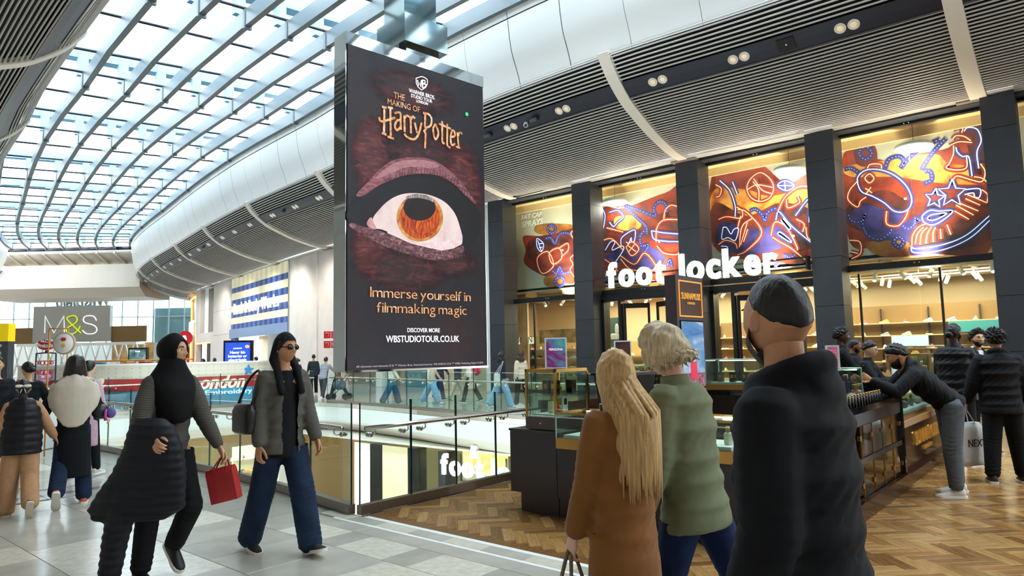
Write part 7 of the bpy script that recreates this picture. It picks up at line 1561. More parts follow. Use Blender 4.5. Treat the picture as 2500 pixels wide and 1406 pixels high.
# ------------------------------------------------------------------ the cast
BLK = cloth('black', '#141518'); NAVY = cloth('navy', '#1b2230'); JEAN = cloth('blue_denim', '#1d2c45', var=(7, .3)); DJEAN = cloth('dark_denim', '#16264a', var=(9, .2)); LJEAN = cloth('light_denim', '#6f9cc0', var=(9, .2))
W_SH = (mat('shoe_white', '#d8d2c6', .5), mat('shoe_sole_white', '#e9e5da', .5)); B_SH = (mat('shoe_black', '#1b1b1d', .5), mat('shoe_sole_black', '#111112', .5)); C_SH = (mat('canvas_black', '#1d1e22', .8), mat('rubber_white', '#e3ddd2', .5)); G_SH = (mat('shoe_grey', '#a9a49b', .6), mat('shoe_sole_white', '#e9e5da', .5)); O_SH = (mat('shoe_orange', '#d9653f', .6), mat('shoe_sole_black', '#111112', .5))
DK = dict(col='#15110f', nm='black', tone='dark')
def stripes(name, c1, c2, sc):
    m_ = mat(name, c1, .85, bump=(200, .3)); nt = m_.node_tree; b = nt.nodes['Principled BSDF']
    tc = nt.nodes.new('ShaderNodeTexCoord'); w = nt.nodes.new('ShaderNodeTexWave'); w.bands_direction = 'Z'; w.inputs['Scale'].default_value = sc; w.inputs['Distortion'].default_value = 1.5
    r = nt.nodes.new('ShaderNodeValToRGB'); r.color_ramp.elements[0].color = (*lin(c1), 1); r.color_ramp.elements[1].color = (*lin(c2), 1)
    nt.links.new(tc.outputs['Object'], w.inputs['Vector']); nt.links.new(w.outputs['Fac'], r.inputs['Fac']); nt.links.new(r.outputs['Color'], b.inputs['Base Color']); return m_
def carrier(name, label, cat, loc, rz, w, h, d, m_, hand=None, tilt=0.0, folds=0.0, strap=None):
    """open-topped bag hanging from HAND (world point); loc is the middle of its base"""
    t = thing(name, label, cat, loc, rz)
    M = Matrix.Rotation(tilt, 4, 'Y'); th = .008; mb = MB()
    N = 5; 
    def ring(z, q, ins=0): return [M @ Vector((x * (w / 2 - ins) * q, y * (d / 2 - ins) * (q if z < h * .9 else q * .55), z)) for x, y in ((-1, -1), (-.33, -1.05), (.33, -1), (1, -1), (1, 0), (1, 1), (.33, 1.04), (-.33, 1), (-1, 1), (-1, 0))]
    rs = np.random.RandomState(len(label)); rings = [ring(h * i / 8, 1 + folds * rs.uniform(-1, 1)) for i in range(9)] + [ring(h * .985, .97, th), ring(h * .15, .93, th)]
    mb.loft(rings, True, folds > 0).build('bag_body', m_, t)
    if hand is not None:
        hl = Matrix.Rotation(-rz, 3, 'Z') @ (Vector(hand) - Vector(loc))
        for y in (-.35, .35):
            A = M @ Vector((-w * .26, y * d, h * .97)); B_ = M @ Vector((w * .26, y * d, h * .97)); top_ = hl + Vector((0, y * .02, 0))
            MB().tube(catmull([A, A.lerp(top_, .6) + Vector((-.01, 0, .0)), top_ + Vector((0, 0, .004)), B_.lerp(top_, .6) + Vector((.01, 0, 0)), B_], 5), .006 if strap is None else strap[1], 6).build('strap', m_ if strap is None else strap[0], t)
    return t
# 1 woman in the black headscarf
P1 = cam_xy(412, 5.2)
J = person('woman in a black headscarf and grey striped tunic striding with a red gift bag', P1, (.8, -.6), 1.79, 'olive', None,
    dict(m=stripes('striped_knit', '#2a2927', '#6a655d', 26), hem=-.32, flare=.35, ease=.03, name='tunic', sr=(.072, .064, .058, .042), fold=.0028),
    dict(m=BLK, w=(.098, .082, .07), shoe=B_SH), dict(lean=4, hy=-26, hp=-2, ra=(10, 16, 55, 10), la=(14, 14, 14, 0), rl=(-4, 2, 4, 0), ll=(22, 3, 62, -38), curl=.8), det=2, female=1)
M_hij = cloth('headscarf', '#0d0d0f', .8)
def headscarf(J, m_):
    d, q = head_points(64, 48, 1); fm = (q[:, 1] > .02) & ((q[:, 0] / .055) ** 2 + ((q[:, 2] + .008) / .082) ** 2 < 1)
    rs = np.random.RandomState(4); n = sum(np.sin(d @ rs.normal(size=3) * 5 + rs.uniform(0, 6)) for _ in range(4))
    q2 = q + d * (.016 + .003 * n)[:, None]; q2[:, 1] -= .010 * (q2[:, 1] < 0); q2 = np.where(fm[:, None], q - d * .004, q2)
    F = [f for f in grid_faces(48, 64) if not all(fm[list(f)])]
    J['fin'](MB().raw(J['toW'](q2), F, True), 'headscarf', m_)
    D_ = MB(); sp, sx, fy = J['sp'], J['sx'], J['fy']; n0 = J['neck']
    rg = []
    for t, rx, ry, fw in ((.125, .078, .088, .01), (.07, .098, .098, .01), (.015, .132, .112, .008), (-.03, .165, .122, .012), (-.10, .165, .14, .03), (-.20, .150, .14, .05), (-.31, .115, .125, .065), (-.34, .07, .09, .07)):
        rg.append(ell_ring(n0 + sp * t + fy * fw, sx, fy, rx, ry, 20))
    D_.loft(rg); V, F = remesh(D_, .013, 4, fold=.0028, seed=3); J['fin'](MB().raw(V, F, True), 'headscarf_drape', m_)
headscarf(J, M_hij)
gl_ = world_pt(J, J['lgrip'])
carrier('gift_bag', 'red paper gift bag swinging from the hand of the woman in the headscarf', 'bag', (gl_.x + .03 * r0.x, gl_.y + .03 * r0.y, gl_.z - .33), -R(49), .20, .25, .10, mat('red_paper', '#b3282b', .5, var=(8, .15)), gl_, tilt=-.22)
# dark padded coat carried over her arm
wr_ = world_pt(J, J['rw']); el_ = world_pt(J, J['re'])
pc = thing('padded_coat', 'dark padded coat hanging over the forearm of the woman in the headscarf', 'coat', (wr_.x, wr_.y, 0))
mid = (wr_ * .55 + el_ * .45); z0 = mid.z + .04; fl = r0
pmb = MB()
def cpt(l, z, d=0): return Vector((mid.x, mid.y, 0)) - Vector((wr_.x, wr_.y, 0)) + r0 * l - f0 * d + Vector((0, 0, z))
def crow(l0, l1, z, t, d=0.03): return [tuple(cpt((l0 + l1) / 2 + math.cos(a) * (l1 - l0) / 2, z + .03 * math.sin(a * 2) * 0, d + math.sin(a) * t)) for a in [2 * math.pi * j / 16 for j in range(16)]]
pmb.loft([crow(-.07, .13, z0 + .05, .05), crow(-.10, .20, z0, .10), crow(-.14, .27, z0 - .15, .11), crow(-.22, .30, z0 - .32, .11), crow(-.32, .30, z0 - .46, .10), crow(-.38, .30, z0 - .56, .09), crow(-.34, .16, z0 - .64, .07)])
limb(pmb, [tuple(cpt(-.10, z0 - .45, .04)), tuple(cpt(-.17, z0 - .75, .04)), tuple(cpt(-.20, z0 - 1.0, .05))], [.095, .085, .072], 12, 6)
V, F = remesh(pmb, .014, 3, fold=.0028, seed=9); V = V + np.outer(.007 * np.sin(V[:, 2] * 110), V3(f0.x, f0.y, 0) * -1)
MB().raw(V, F, True).build('coat_cloth', cloth('padded_black', '#191b22', .55), pc)
hb = thing('shoulder_bag', 'small brown handbag with a gold chain at the side of the woman in the headscarf', 'bag', tuple(world_pt(J, J['pel'] + J['sx'] * .20 + J['fy'] * .10 + V3(0, 0, .06))))
MB().sphere((0, 0, 0), (.11, .05, .075), 14, 10).build('pouch', mat('brown_leather', '#4b3526', .45), hb)
MB().tube([(-.09, -.03, .05), (-.03, -.05, .08), (.04, -.05, .08), (.1, -.02, .04)], .008, 6).build('chain', mat('gold_metal', '#c79b45', .25, metal=1), hb)
# 2 man in the grey jacket
P2 = cam_xy(690, 5.85)
J = person('man in sunglasses, grey jacket and wide blue jeans walking past the balustrade', P2, (.72, -.69), 1.82, 'tan', dict(DK, th=.012, line=[.060, .055, .02, -.02, -.05, -.09, -.1]),
    dict(m=cloth('grey_jacket', '#5c5953'), hem=-.14, ease=.034, fold=.0028, flare=.1, sr=(.072, .064, .060, .052), open=.07), dict(m=JEAN, w=(.106, .10, .094), drop=-.02, shoe=C_SH),
    dict(lean=1, hy=-12, ra=(-4, 5, 14, 0), la=(8, 6, 14, 0), rl=(-15, 3, 8, -12), ll=(17, 3, 3, 14), curl=.7), det=2)
q = MB(); 
for s in (-1, 1): q.sphere((s * .031, .094, .008), (.028, .010, .022), 12, 8)
q.tube([(-.06, .088, .012), (-.03, .1, .014), (.03, .1, .014), (.06, .088, .012)], .004, 6)
for s in (-1, 1): q.tube([(s * .058, .088, .012), (s * .075, .03, .012), (s * .078, -.01, .004)], .0035, 6)
q.v = [tuple(v) for v in J['toW'](np.array(q.v))]; J['fin'](q, 'sunglasses', mat('dark_lens', '#0c0c0e', .1))
# black t-shirt panel and black scarf ends
q = MB(); sp, sx, fy = J['sp'], J['sx'], J['fy']
q.loft([ell_ring(J['pel'] + sp * t, sx, fy, rx, ry, 16) for t, rx, ry in ((-.17, .165, .125), (-.10, .16, .122), (.0, .155, .118), (.2, .145, .112), (.36, .155, .115), (.46, .12, .09), (.515, .068, .075))]); V, F = remesh(q, .013, 3, fold=.002, seed=2)
J['fin'](MB().raw(V, F, True), 'tshirt', BLK)
q = MB(); d, hp_ = head_points(40, 30); keep = [f for f in grid_faces(30, 40) if min(hp_[list(f)][:, 2] - np.where(hp_[list(f)][:, 1] > 0, .05, -.05)) > 0]
q.raw(J['toW'](hp_ * 1.14 + V3(0, -.004, .004)), keep, True); J['fin'](q, 'head_wrap', BLK)
q = MB()
for s in (-1, 1):
    a = J['hc'] + J['hR'] @ V3(s * .07, -.03, .03); limb(q, [tuple(a), tuple(a + J['hR'] @ V3(s * .022, -.005, -.12)), tuple(J['neck'] + sx * s * .085 + fy * .06), tuple(J['chest'] + sx * s * .085 + fy * .145)], [.028, .036, .034, .03], 8, 4)
V, F = remesh(q, .011, 3, fold=.0028, seed=1); J['fin'](MB().raw(V, F, True), 'scarf', BLK)
g = world_pt(J, J['pel'] + J['sx'] * .27 - J['fy'] * .10 + V3(0, 0, .14))
sb = thing('shoulder_bag', 'black shoulder bag on the hip of the man in the grey jacket', 'bag', tuple(g), J['rz'])
MB().loft([ell_ring(V3(0, 0, z), V3(1, 0, 0), V3(0, 1, 0), a, b, 14, .6) for z, a, b in ((-.12, .045, .12), (-.10, .06, .145), (.06, .06, .15), (.12, .03, .14))]).build('pouch', mat('black_leather', '#131314', .4), sb)
MB().tube(catmull([(0, -.12, .11), (-.05, -.05, .30), (-.09, .06, .39), (-.05, .14, .28), (0, .12, .11)], 5), .011, 6).build('strap', mat('black_leather', '#131314', .4), sb)
# 3 blonde woman in the camel coat
P3 = cam_xy(1503, 3.0)
J = person('blonde long haired woman in a camel coat seen from behind', P3, (-.5, .86), 1.60, 'pink', dict(col='#c9a268', nm='blonde', tone='fair', th=.016, long=(.52, 190, .45), arc=140, back=.12, line=[.074, .06, .0, -.06, -.09, -.1, -.11]),
    dict(m=cloth('camel_wool', '#8a5a2c', .9, var=(6, .12), sheen=.15), hem=-.62, flare=.30, ease=.032, name='coat', fold=.0028, sr=(.074, .066, .062, .054)), dict(m=BLK, w=(.072, .056, .05), shoe=B_SH),
    dict(lean=3, side=3, hy=8, hp=8, la=(6, 7, 10, 0), ra=(4, 6, 18, 0), rl=(5, 0, 4, 4), ll=(-4, 0, 8, -8), curl=.95), det=2, female=1)
gl_ = world_pt(J, J['lgrip']); b_ = gl_ - r0 * .10
carrier('handbag', 'grey leather tote bag held by the blonde woman in the camel coat', 'bag', (gl_.x, gl_.y, gl_.z - .52), J['rz'] + .5, .36, .27, .14, mat('grey_leather', '#5f5d5a', .4), gl_, strap=(mat('tan_strap', '#7b6a4c', .5), .009))
# 4 older woman in the green jacket
P4 = cam_xy(1672, 3.35)
J = person('grey blonde woman in a sage green jacket and navy jeans looking down', P4, (-.80, .60), 1.74, 'pink', dict(col='#c8b594', nm='ash_blonde', tone='fair', th=.034, rough=.15, fq=11, lift=.012, long=(.07, 80, .10), arc=150, wave=.008, stiff=1, line=[.060, .045, -.005, -.04, -.065, -.085, -.095]),
    dict(m=cloth('sage_twill', '#7b8165', .85, var=(7, .08)), hem=-.16, flare=.35, ease=.045, fold=.0028, collar=1, sr=(.082, .072, .064, .054), bulk=.03), dict(m=DJEAN, w=(.102, .08, .068), shoe=B_SH),
    dict(lean=7, hp=22, hy=-4, la=(3, 10, 12, 0), ra=(35, 6, 60, 8), rl=(-24, 3, 10, -30), ll=(16, 3, 6, 6), curl=1.0), det=2, female=.6)
sx, fy, sp = J['sx'], J['fy'], J['sp']
q = MB(); c = J['pel'] + sp * .08 - sx * .135 + fy * .13
q.loft([[tuple(c + fy * x * .0 + (sx * a + fy * b) * 1.0 + sp * z) for a, b in ((-.055, -.03), (.05, .05), (.045, .062), (-.068, -.02))] for z in (-.09, .07)], True, False); J['fin'](q, 'pocket', cloth('sage_twill', '#7b8165'))
gr = world_pt(J, J['rgrip'])
ph = thing('phone', 'pale phone in the raised hand of the woman in the green jacket', 'phone', (gr.x, gr.y, gr.z + .02), J['rz'])
MB().box((0, 0, .03), (.012, .075, .15)).build('body', mat('pale_phone', '#d9d6d0', .3), ph); MB().box((-.007, 0, .03), (.002, .068, .138)).build('screen', mat('phone_glass', '#101216', .08), ph)
# 5 man in the black hooded top, very near
P5 = cam_xy(1935, 1.83)
J = person('nearest man, short bearded, in a black hooded jacket seen from behind', P5, (-.76, .65), 1.81, 'tan', dict(DK, th=.015, beard=.012, rough=.12, soft=.45, line=[.072, .066, .05, .028, .0, -.03, -.045]),
    dict(m=cloth('black_fleece', '#101217', .8), hem=-.24, ease=.04, hood=1, fold=.0028, sr=(.082, .074, .066, .056), flare=.06), dict(m=NAVY, w=(.115, .085, .07), shoe=B_SH),
    dict(lean=3, hy=34, la=(-2, 6, 22, 4), ra=(6, 6, 18, 0), rl=(-12, 3, 6, -8), ll=(14, 3, 4, 6)), det=2)
# 6 the family on the left
P6 = cam_xy(62, 7.45)
J = person('girl in a black padded vest and tan tracksuit with a bow in her hair', P6, (-.55, .83), 1.43, 'olive', dict(DK, th=.010, line=[.07, .06, .02, 0, -.02, -.05, -.06], bun=((0, -.115, .0), (.035, .04, .04)), long=(.18, 20, .0), arc=28),
    dict(m=cloth('tan_fleece', '#b98e69', .9), hem=-.05, ease=.012, sr=(.07, .068, .064, .05), name='sweatshirt'), dict(m=cloth('tan_fleece', '#b98e69', .9), w=(.115, .105, .10), drop=-.02, shoe=(mat('shoe_brown', '#4a3a30', .6), mat('shoe_sole_brown', '#2e241e', .6))),
    dict(ra=(14, 22, 20, 0), la=(-6, 12, 20, 0), rl=(-6, 3, 40, -52), ll=(6, 3, 4, 0)), det=1, female=.5)
q = MB(); sp, sx, fy = J['sp'], J['sx'], J['fy']
q.loft([ell_ring(J['pel'] + sp * t, sx, fy, rx, ry, 18) for t, rx, ry in ((-.16, .225, .18), (0, .235, .185), (.2, .225, .18), (.38, .215, .165), (.47, .185, .135), (.56, .10, .10))]); V, F = remesh(q, .012, 3, fold=.002)
zz_ = (V - J['pel']) @ sp; nr = V - J['pel'] - np.outer(zz_, sp); nr /= np.linalg.norm(nr, axis=1)[:, None]; V = V + nr * (.012 * (np.abs(np.sin(zz_ * math.pi / .095)) - .5))[:, None]
J['fin'](MB().raw(V, F, True), 'padded_vest', cloth('vest_black', '#14151b', .4))
q = MB(); c = J['hc'] + J['hR'] @ V3(0, -.13, .035)
for s in (-1, 1): q.sphere(tuple(c + sx * s * .045), (.045, .014, .022), 10, 6); q.tube([tuple(c), tuple(c + sx * s * .03 + V3(0, -.01, -.09))], [.012, .018], 6, flat=.3)
J['fin'](q, 'hair_bow', mat('white_ribbon', '#ece6da', .5))
P7 = cam_xy(186, 7.95)
J = person('dark bobbed woman with a cream poncho scarf over a long black coat', P7, (-.52, .85), 1.68, 'fair', dict(col='#17110f', nm='black_brown', tone='dark', th=.018, rough=.15, bob=1, line=[.07, .06, 0, -.05, -.08, -.1, -.1]),
    dict(m=cloth('long_black_coat', '#101318', .85), hem=-.62, ease=.04, flare=.2, name='coat', sr=(.078, .072, .068, .06), fold=.0028), dict(m=JEAN, w=(.088, .088, .088), drop=0, shoe=O_SH),
    dict(ra=(6, 16, 62, -8), la=(8, 24, 12, 0), rl=(6, 3, 4, 0), ll=(-5, 3, 40, -52), curl=.7), det=1, female=1)
q = MB(); sp, sx, fy = J['sp'], J['sx'], J['fy']; rg = []
for t, rx, ry, dip in ((.075, .082, .085, 0), (.035, .10, .10, 0), (-.01, .18, .12, .0), (-.07, .245, .15, .02), (-.20, .275, .175, .10), (-.31, .25, .175, .26), (-.32, .18, .14, .26)):
    ring = []
    for j in range(28):
        a = 2 * math.pi * j / 28; bk = max(0, -math.sin(a)) ** 2
        ring.append(tuple(J['neck'] + sx * math.cos(a) * rx + fy * math.sin(a) * ry * 1.05 + V3(0, 0, t - dip * bk + .012 * math.sin(a * 7))))
    rg.append(ring)
q.loft(rg); V, F = remesh(q, .012, 3, fold=.0028, seed=8); J['fin'](MB().raw(V, F, True), 'poncho', cloth('cream_wool', '#cfc5b4', .95, var=(20, .03)))
g = world_pt(J, J['re'] + V3(.05, -.02, -.08))
bg_ = thing('shoulder_bag', 'small black bag with a purple fluffy charm under the arm above the poncho', 'bag', tuple(g))
MB().sphere((0, 0, 0), (.10, .06, .09), 12, 8).build('pouch', mat('black_leather', '#131314', .4), bg_); MB().sphere((.09, -.05, -.02), (.055, .05, .06), 14, 10).build('fluffy_charm', cloth('purple_fluff', '#6a5a9c', .95, bump=(60, 1)), bg_); MB().tube([(.03, -.07, .03), (.02, -.08, -.06), (.03, -.08, -.10)], [.012, .016, .02], 6).build('tassel', mat('pink_tassel', '#c04a9a', .7), bg_)
J = person('woman with a sleek black bun and an open backed black top at the counter', cam_xy(72, 9.6), (-.5, .86), 1.62, 'olive', dict(DK, th=.011, line=[.07, .06, .02, 0, -.02, -.05, -.06], bun=((0, -.12, .0), (.05, .045, .04))), dict(m=BLK, hem=-.2, ease=.02, name='top'), dict(m=BLK, shoe=B_SH), dict(ra=(25, 18, 70, 10), la=(20, 16, 80, 10), hy=-35), det=1, female=1)
J = person('person in a long dark coat at the left edge of the picture', cam_xy(-6, 8.6), (.55, -.8), 1.70, 'olive', dict(DK, th=.014), dict(m=cloth('dark_coat', '#1b1d24'), hem=-.62, ease=.05, name='coat', flare=.1), dict(m=BLK, shoe=B_SH), dict(la=(6, 10, 10, 0), ra=(20, 10, 60, 10), ll=(12, 3, 4, 0), rl=(-10, 3, 6, -10)), det=1, female=.5)
gl_ = world_pt(J, J['rgrip'])
carrier('shopping_bag', 'pale paper shopping bag beside the person in the long dark coat', 'bag', (*cam_xy(14, 7.9), .12), .4, .36, .42, .14, mat('pale_paper', '#c9bba9', .6))
J = person('person walking ahead in a pale pink coat, mostly hidden by the woman in the poncho', cam_xy(216, 9.9), (.0, 1), 1.62, 'fair', dict(DK), dict(m=cloth('pink_coat', '#c9a4b8'), hem=-.5, ease=.04, name='coat'), dict(m=BLK, shoe=W_SH), dict(rl=(10, 2, 4, 0), ll=(-10, 2, 10, -15)), det=0, female=1)
# 7 round the perfume kiosk
J = person('man in a black jacket and grey joggers bending over the perfume counter', cam_xy(2298, 7.5), (-.97, .22), 1.80, 'tan', dict(DK, th=.024, beard=.016, line=[.045, .04, .03, .012, -.005, -.03, -.035]),
    dict(m=cloth('black_windbreaker', '#0d0f15', .7), hem=-.09, ease=.034, hood=1, fold=.0028, sr=(.08, .074, .066, .048)), dict(m=cloth('grey_joggers', '#5d646c', .9), w=(.112, .092, .07), drop=.03, shoe=W_SH),
    dict(lean=48, hp=18, ra=(40, 8, 78, 10), la=(46, 8, 74, 10), rl=(-5, 4, 0, 0), ll=(6, 4, 6, 0), curl=1.2), det=2)
gb = world_pt(J, J['lgrip'])
J = person('man in a black tracksuit and slides seen from behind holding a white carrier bag', cam_xy(2424, 8.1), (.35, .93), 1.75, 'tan', dict(DK, th=.028, rough=.5, fq=30, line=[.06, .05, .03, .01, -.02, -.045, -.05]),
    dict(m=cloth('black_sweat', '#15161a', .8), hem=-.16, ease=.045, hood=1, bulk=.12, fold=.0028, sr=(.088, .08, .072, .056)), dict(m=BLK, w=(.118, .095, .078), drop=.02, shoe=B_SH), dict(ra=(2, 12, 8, 0), la=(4, 16, 10, 0), rl=(4, 5, 3, 0), ll=(-3, 5, 3, 0), curl=1.0), det=2)
gl_ = world_pt(J, J['lgrip'])
nb_ = carrier('carrier_bag', 'white lettered carrier bag hanging from the hand of the man in the black tracksuit', 'bag', (gl_.x, gl_.y, gl_.z - .66), R(-49) + .25, .34, .50, .13, mat('white_plastic', '#d3d6d6', .35, bump=(14, .6)), gl_, folds=.05)
text('lettering', 'NEXT', mat('black_print', '#161616', .5), frame((-.06, -.072, .22), (1, 0, 0), (0, 0, 1)), width=.26, height=.085, depth=.004, parent=nb_)
J = person('tall man with tied back hair in a black jacket, in profile', cam_xy(2318, 9.3), (.85, .5), 1.87, 'dark', dict(DK, th=.012, beard=.012, line=[.06, .055, .03, .01, -.02, -.05, -.06], bun=((0, -.12, -.02), (.05, .045, .045))), dict(m=cloth('black_puffer', '#0f1116', .5), hem=-.14, ease=.06, fold=.0028, bulk=.1, collar=1), dict(m=BLK, w=(.115, .09, .075), shoe=B_SH), dict(ra=(12, 10, 30, 0), la=(8, 10, 30, 0)), det=1)
J = person('bearded man in a white tee and dark padded jacket facing this way', cam_xy(2376, 10.3), (-.15, -1), 1.79, 'olive', dict(DK, th=.030, rough=.4, fq=28, beard=.008, line=[.062, .055, .03, .01, -.02, -.05, -.06]), dict(m=cloth('navy_puffer', '#1a2230', .5), hem=-.12, ease=.05, fold=.0028, quilt=.012, collar=1, open=.05), dict(m=BLK, shoe=B_SH), dict(ra=(10, 10, 30, 0), la=(10, 10, 30, 0)), det=1)
q = MB(); q.loft([ell_ring(J['pel'] + J['sp'] * t, J['sx'], J['fy'], rx, ry, 14) for t, rx, ry in ((-.1, .155, .12), (.0, .158, .122), (.3, .16, .122), (.44, .14, .10), (.52, .07, .075))]); J['fin'](q, 'tshirt', mat('white_tee', '#e4e6e8', .8))
J = person('shop assistant with short dark hair and round glasses in a black blazer', cam_xy(2104, 9.6), (.75, -.66), 1.67, 'fair', dict(col='#2a1d18', nm='dark_brown', tone='dark', th=.02, line=[.062, .05, .035, .02, -.01, -.04, -.045]), dict(m=cloth('black_blazer', '#14161b', .8), hem=-.12, ease=.03, collar=1), dict(m=BLK, shoe=B_SH), dict(hp=14, ra=(30, 8, 60, 10), la=(30, 8, 60, 10)), det=1, female=1)
q = MB()
for s in (-1, 1): q.tube([tuple(V3(s * .031 + .021 * math.cos(a), .098, .006 + .019 * math.sin(a))) for a in [2 * math.pi * j / 14 for j in range(15)]], .0022, 5); q.tube([(s * .052, .095, .01), (s * .076, .0, .008)], .002, 5)
q.v = [tuple(v) for v in J['toW'](np.array(q.v))]; J['fin'](q, 'glasses', mat('brown_frame', '#5a3022', .3))
J = person('dark skinned shop assistant with cropped curly hair in a black suit, in profile', cam_xy(2040, 10.4), (.95, -.3), 1.88, 'dark', dict(DK, th=.018, rough=.4, fq=36, line=[.062, .055, .03, .012, -.02, -.05, -.06]), dict(m=cloth('black_suit', '#101115', .8), hem=-.16, ease=.03, collar=1), dict(m=BLK, shoe=B_SH), dict(hp=6, ra=(30, 8, 60, 10), la=(20, 8, 60, 10)), det=1)
J = person('bearded man standing just behind the shop assistant in the black suit', cam_xy(2072, 11.6), (.9, -.4), 1.72, 'brown', dict(DK, th=.010, beard=.010), dict(m=cloth('dark_top', '#191a1f'), hem=-.12, ease=.04, collar=1), dict(m=BLK, shoe=B_SH), dict(hp=8, ra=(20, 8, 50, 8), la=(20, 8, 50, 8)), det=1)
# 8 the far walkway
FAR = [
 ('man in a dark jacket walking away with a plastic carrier bag, beyond the opening', (17.07, 26.1), (-.35, .9), 1.76, 'tan', dict(DK, th=.008), ('#2b313b', -.14), '#1c1f26', W_SH, 0),
 ('person in a grey hooded top bent towards a pushchair beyond the opening', (15.2, 22.6), (.2, .95), 1.66, 'tan', dict(DK), ('#8a8d92', -.14), '#3a3d42', W_SH, 0),
 ('woman with a brown ponytail and brown top beyond the opening', (16.5, 26.4), (-.7, .3), 1.60, 'fair', dict(col='#4a2f1f', nm='brown', tone='dark', th=.014, bun=((0, -.13, .02), (.03, .05, .05))), ('#4d3b33', -.2), '#2a2624', B_SH, 1),
 ('person in black with a pink scarf beside the brown ponytailed woman', (17.4, 28.0), (-.5, -.5), 1.62, 'olive', dict(DK), ('#17181c', -.3), '#17181c', B_SH, 1),
 ('long dark haired woman in a patterned top beside the tall banner', (16.7, 23.8), (-.6, -.6), 1.62, 'brown', dict(DK, long=(.3, 30, .1), arc=120), ('#6f6258', -.2), '#202228', B_SH, 1),
 ('person in a cream jacket and teal trousers walking beneath the hanging screen', (14.76, 18.02), (.85, .2), 1.66, 'fair', dict(DK), ('#c9c6bb', -.12), '#1c4a66', C_SH, .5),
 ('person in a beige jacket and pale blue jeans beneath the hanging screen', (15.5, 16.9), (.9, -.1), 1.65, 'fair', dict(DK), ('#cfc3b0', -.12), '#7fb0d0', W_SH, 1),
 ('child in a dark floral top and cream trousers beneath the hanging screen', (16.7, 16.9), (.7, -.5), 1.45, 'fair', dict(DK), ('#2a3442', -.1), '#c9c8b8', B_SH, .5),
 ('person in navy walking beside the child in cream trousers', (17.0, 18.1), (.7, -.4), 1.72, 'fair', dict(DK), ('#232d42', -.2), '#1b2c50', B_SH, 0),
 ('woman in a long cream coat with a crimson rucksack beneath the hanging screen', (16.5, 16.1), (-.9, .1), 1.66, 'fair', dict(DK), ('#d8cfbd', -.45), '#23242a', B_SH, 1),
 ('curly haired woman in a dark top and wide light jeans striding past the pillar', (15.37, 13.72), (.85, .3), 1.66, 'olive', dict(DK, th=.03, rough=.5, fq=26, long=(.22, 40, .25), arc=130, wave=.012), ('#1d2230', -.08), '#7fb0d0', W_SH, 1),
 ('curly brown haired woman in a cream jumper and black trousers beside the pillar', (16.1, 13.55), (-.2, .95), 1.68, 'fair', dict(col='#3a2419', nm='brown_curl', tone='dark', th=.03, rough=.5, fq=26, long=(.24, 50, .25), arc=130, wave=.012), ('#cdbfa8', -.08), '#15161a', B_SH, 1),
 ('woman with dark curly hair behind the embroidery kiosk near the round red sign', cam_xy(497, 33), (-.3, -.9), 1.62, 'brown', dict(DK, th=.03, rough=.5), ('#b9a89a', -.14), '#202228', B_SH, 1),
 ('man in a dark coat behind the embroidery kiosk', cam_xy(524, 33), (.2, -.9), 1.66, 'dark', dict(DK), ('#202126', -.3), '#202228', B_SH, 0),
 ('dark haired man to the right of the blue recycling screen', cam_xy(626, 29.5), (-.8, .3), 1.68, 'fair', dict(DK), ('#22242c', -.2), '#202228', B_SH, 0),
 ('person in a pink cap behind the embroidery kiosk', cam_xy(335, 31), (.5, -.8), 1.62, 'fair', dict(col='#c8357a', nm='pink_cap', tone='dark', th=.02), ('#d9d4cf', -.2), '#303238', B_SH, 1),
 ('person in a red beanie behind the embroidery kiosk', cam_xy(252, 30), (.5, -.8), 1.64, 'fair', dict(col='#b5402e', nm='red_cap', tone='dark', th=.02), ('#3a4350', -.2), '#303238', B_SH, 0),
]
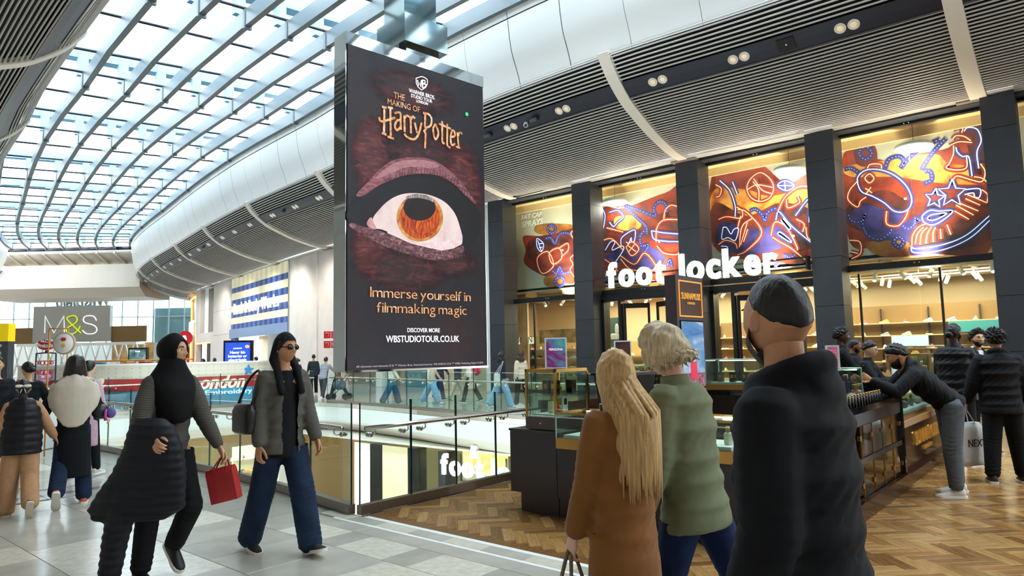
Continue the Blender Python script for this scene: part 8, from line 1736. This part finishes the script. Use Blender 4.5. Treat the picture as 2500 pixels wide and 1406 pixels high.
for i, (lab, xy, fc, H, sk, hr, (tc_, hem), lc, sh, fem) in enumerate(FAR):
    w_ = (.115, .115, .115) if ('wide' in lab or 'teal' in lab or 'pale blue' in lab) else (.105, .085, .075)
    ps = dict(rl=(20, 3, 6, 6), ll=(-22, 3, 8, -18), ra=(-14, 8, 12, 0), la=(16, 8, 16, 0)) if i % 2 == 0 else dict(rl=(-18, 3, 12, -18), ll=(18, 3, 4, 8), ra=(14, 8, 20, 0), la=(-12, 8, 12, 0))
    if i >= 12: ps = dict(ra=(20, 8, 50, 5), la=(10, 8, 20, 0))
    if 'bent' in lab: ps = dict(ps, lean=22, ra=(45, 8, 20, 0), la=(45, 8, 20, 0))
    hr = dict(hr); 
    if fem and 'long' not in hr and 'bun' not in hr and 'cap' not in hr['nm']: hr['long'] = (.2, 22, .1)
    Jf = person(lab, xy, fc, H, sk, hr, dict(m=cloth('far_top_%d' % i, tc_), hem=hem, ease=.035, flare=.1), dict(m=cloth('far_legs_' + lc[1:], lc), w=w_, drop=-.01, shoe=sh), ps, det=0, female=fem)
    if 'plastic' in lab:
        g = world_pt(Jf, Jf['lgrip']); carrier('carrier_bag', 'patterned plastic bag in the hand of the man in the dark jacket beyond the opening', 'bag', (g.x, g.y, g.z - .45), .5, .32, .4, .15, mat('patterned_plastic', '#8fa5b8', .4, var=(8, .5), col2='#d8c770'), g, folds=.05)
    if 'rucksack' in lab:
        g = world_pt(Jf, Jf['chest'] - Jf['fy'] * .24 - V3(0, 0, .12)); b = thing('rucksack', 'crimson rucksack on the back of the woman in the long cream coat', 'bag', tuple(g), Jf['rz'])
        MB().sphere((0, 0, 0), (.17, .10, .22), 14, 10).build('pouch', mat('crimson_nylon', '#b01f4a', .5), b); MB().sphere((0, -.08, -.06), (.12, .05, .1), 12, 8).build('front_pocket', mat('crimson_nylon', '#b01f4a', .5), b)
    if 'wide light jeans' in lab:
        g = world_pt(Jf, Jf['pel'] - Jf['fy'] * .2 + Jf['sx'] * .22); carrier('tote_bag', 'pale canvas tote bag on the shoulder of the woman in wide light jeans', 'bag', (g.x, g.y, g.z - .22), Jf['rz'], .34, .36, .10, mat('pale_canvas', '#b9bdbd', .8), world_pt(Jf, Jf['rs'] + V3(.02, 0, .05)), folds=.04)
pb = thing('pushchair', 'grey pushchair in front of the person in the grey hooded top', 'pushchair', (15.5, 21.9, 0), .6)
for s in (-.22, .22):
    MB().tube([(s, -.35, 1.0), (s, .0, .55), (s, .38, .12)], .014, 6).build('frame', M_frame, pb)
    for y in (-.25, .38): o = MB().lathe([(.11, -.02), (.12, 0), (.11, .02)], n=16).build('wheel', M_frame, pb); o.rotation_euler = (0, R(90), 0); o.location = (s * 1.1, y, .12)
MB().tube([(-.22, -.35, 1.0), (.22, -.35, 1.0)], .016, 6).build('handle', M_frame, pb); MB().sphere((0, .05, .55), (.2, .26, .2), 12, 8).build('seat', cloth('grey_pram', '#55585e'), pb)
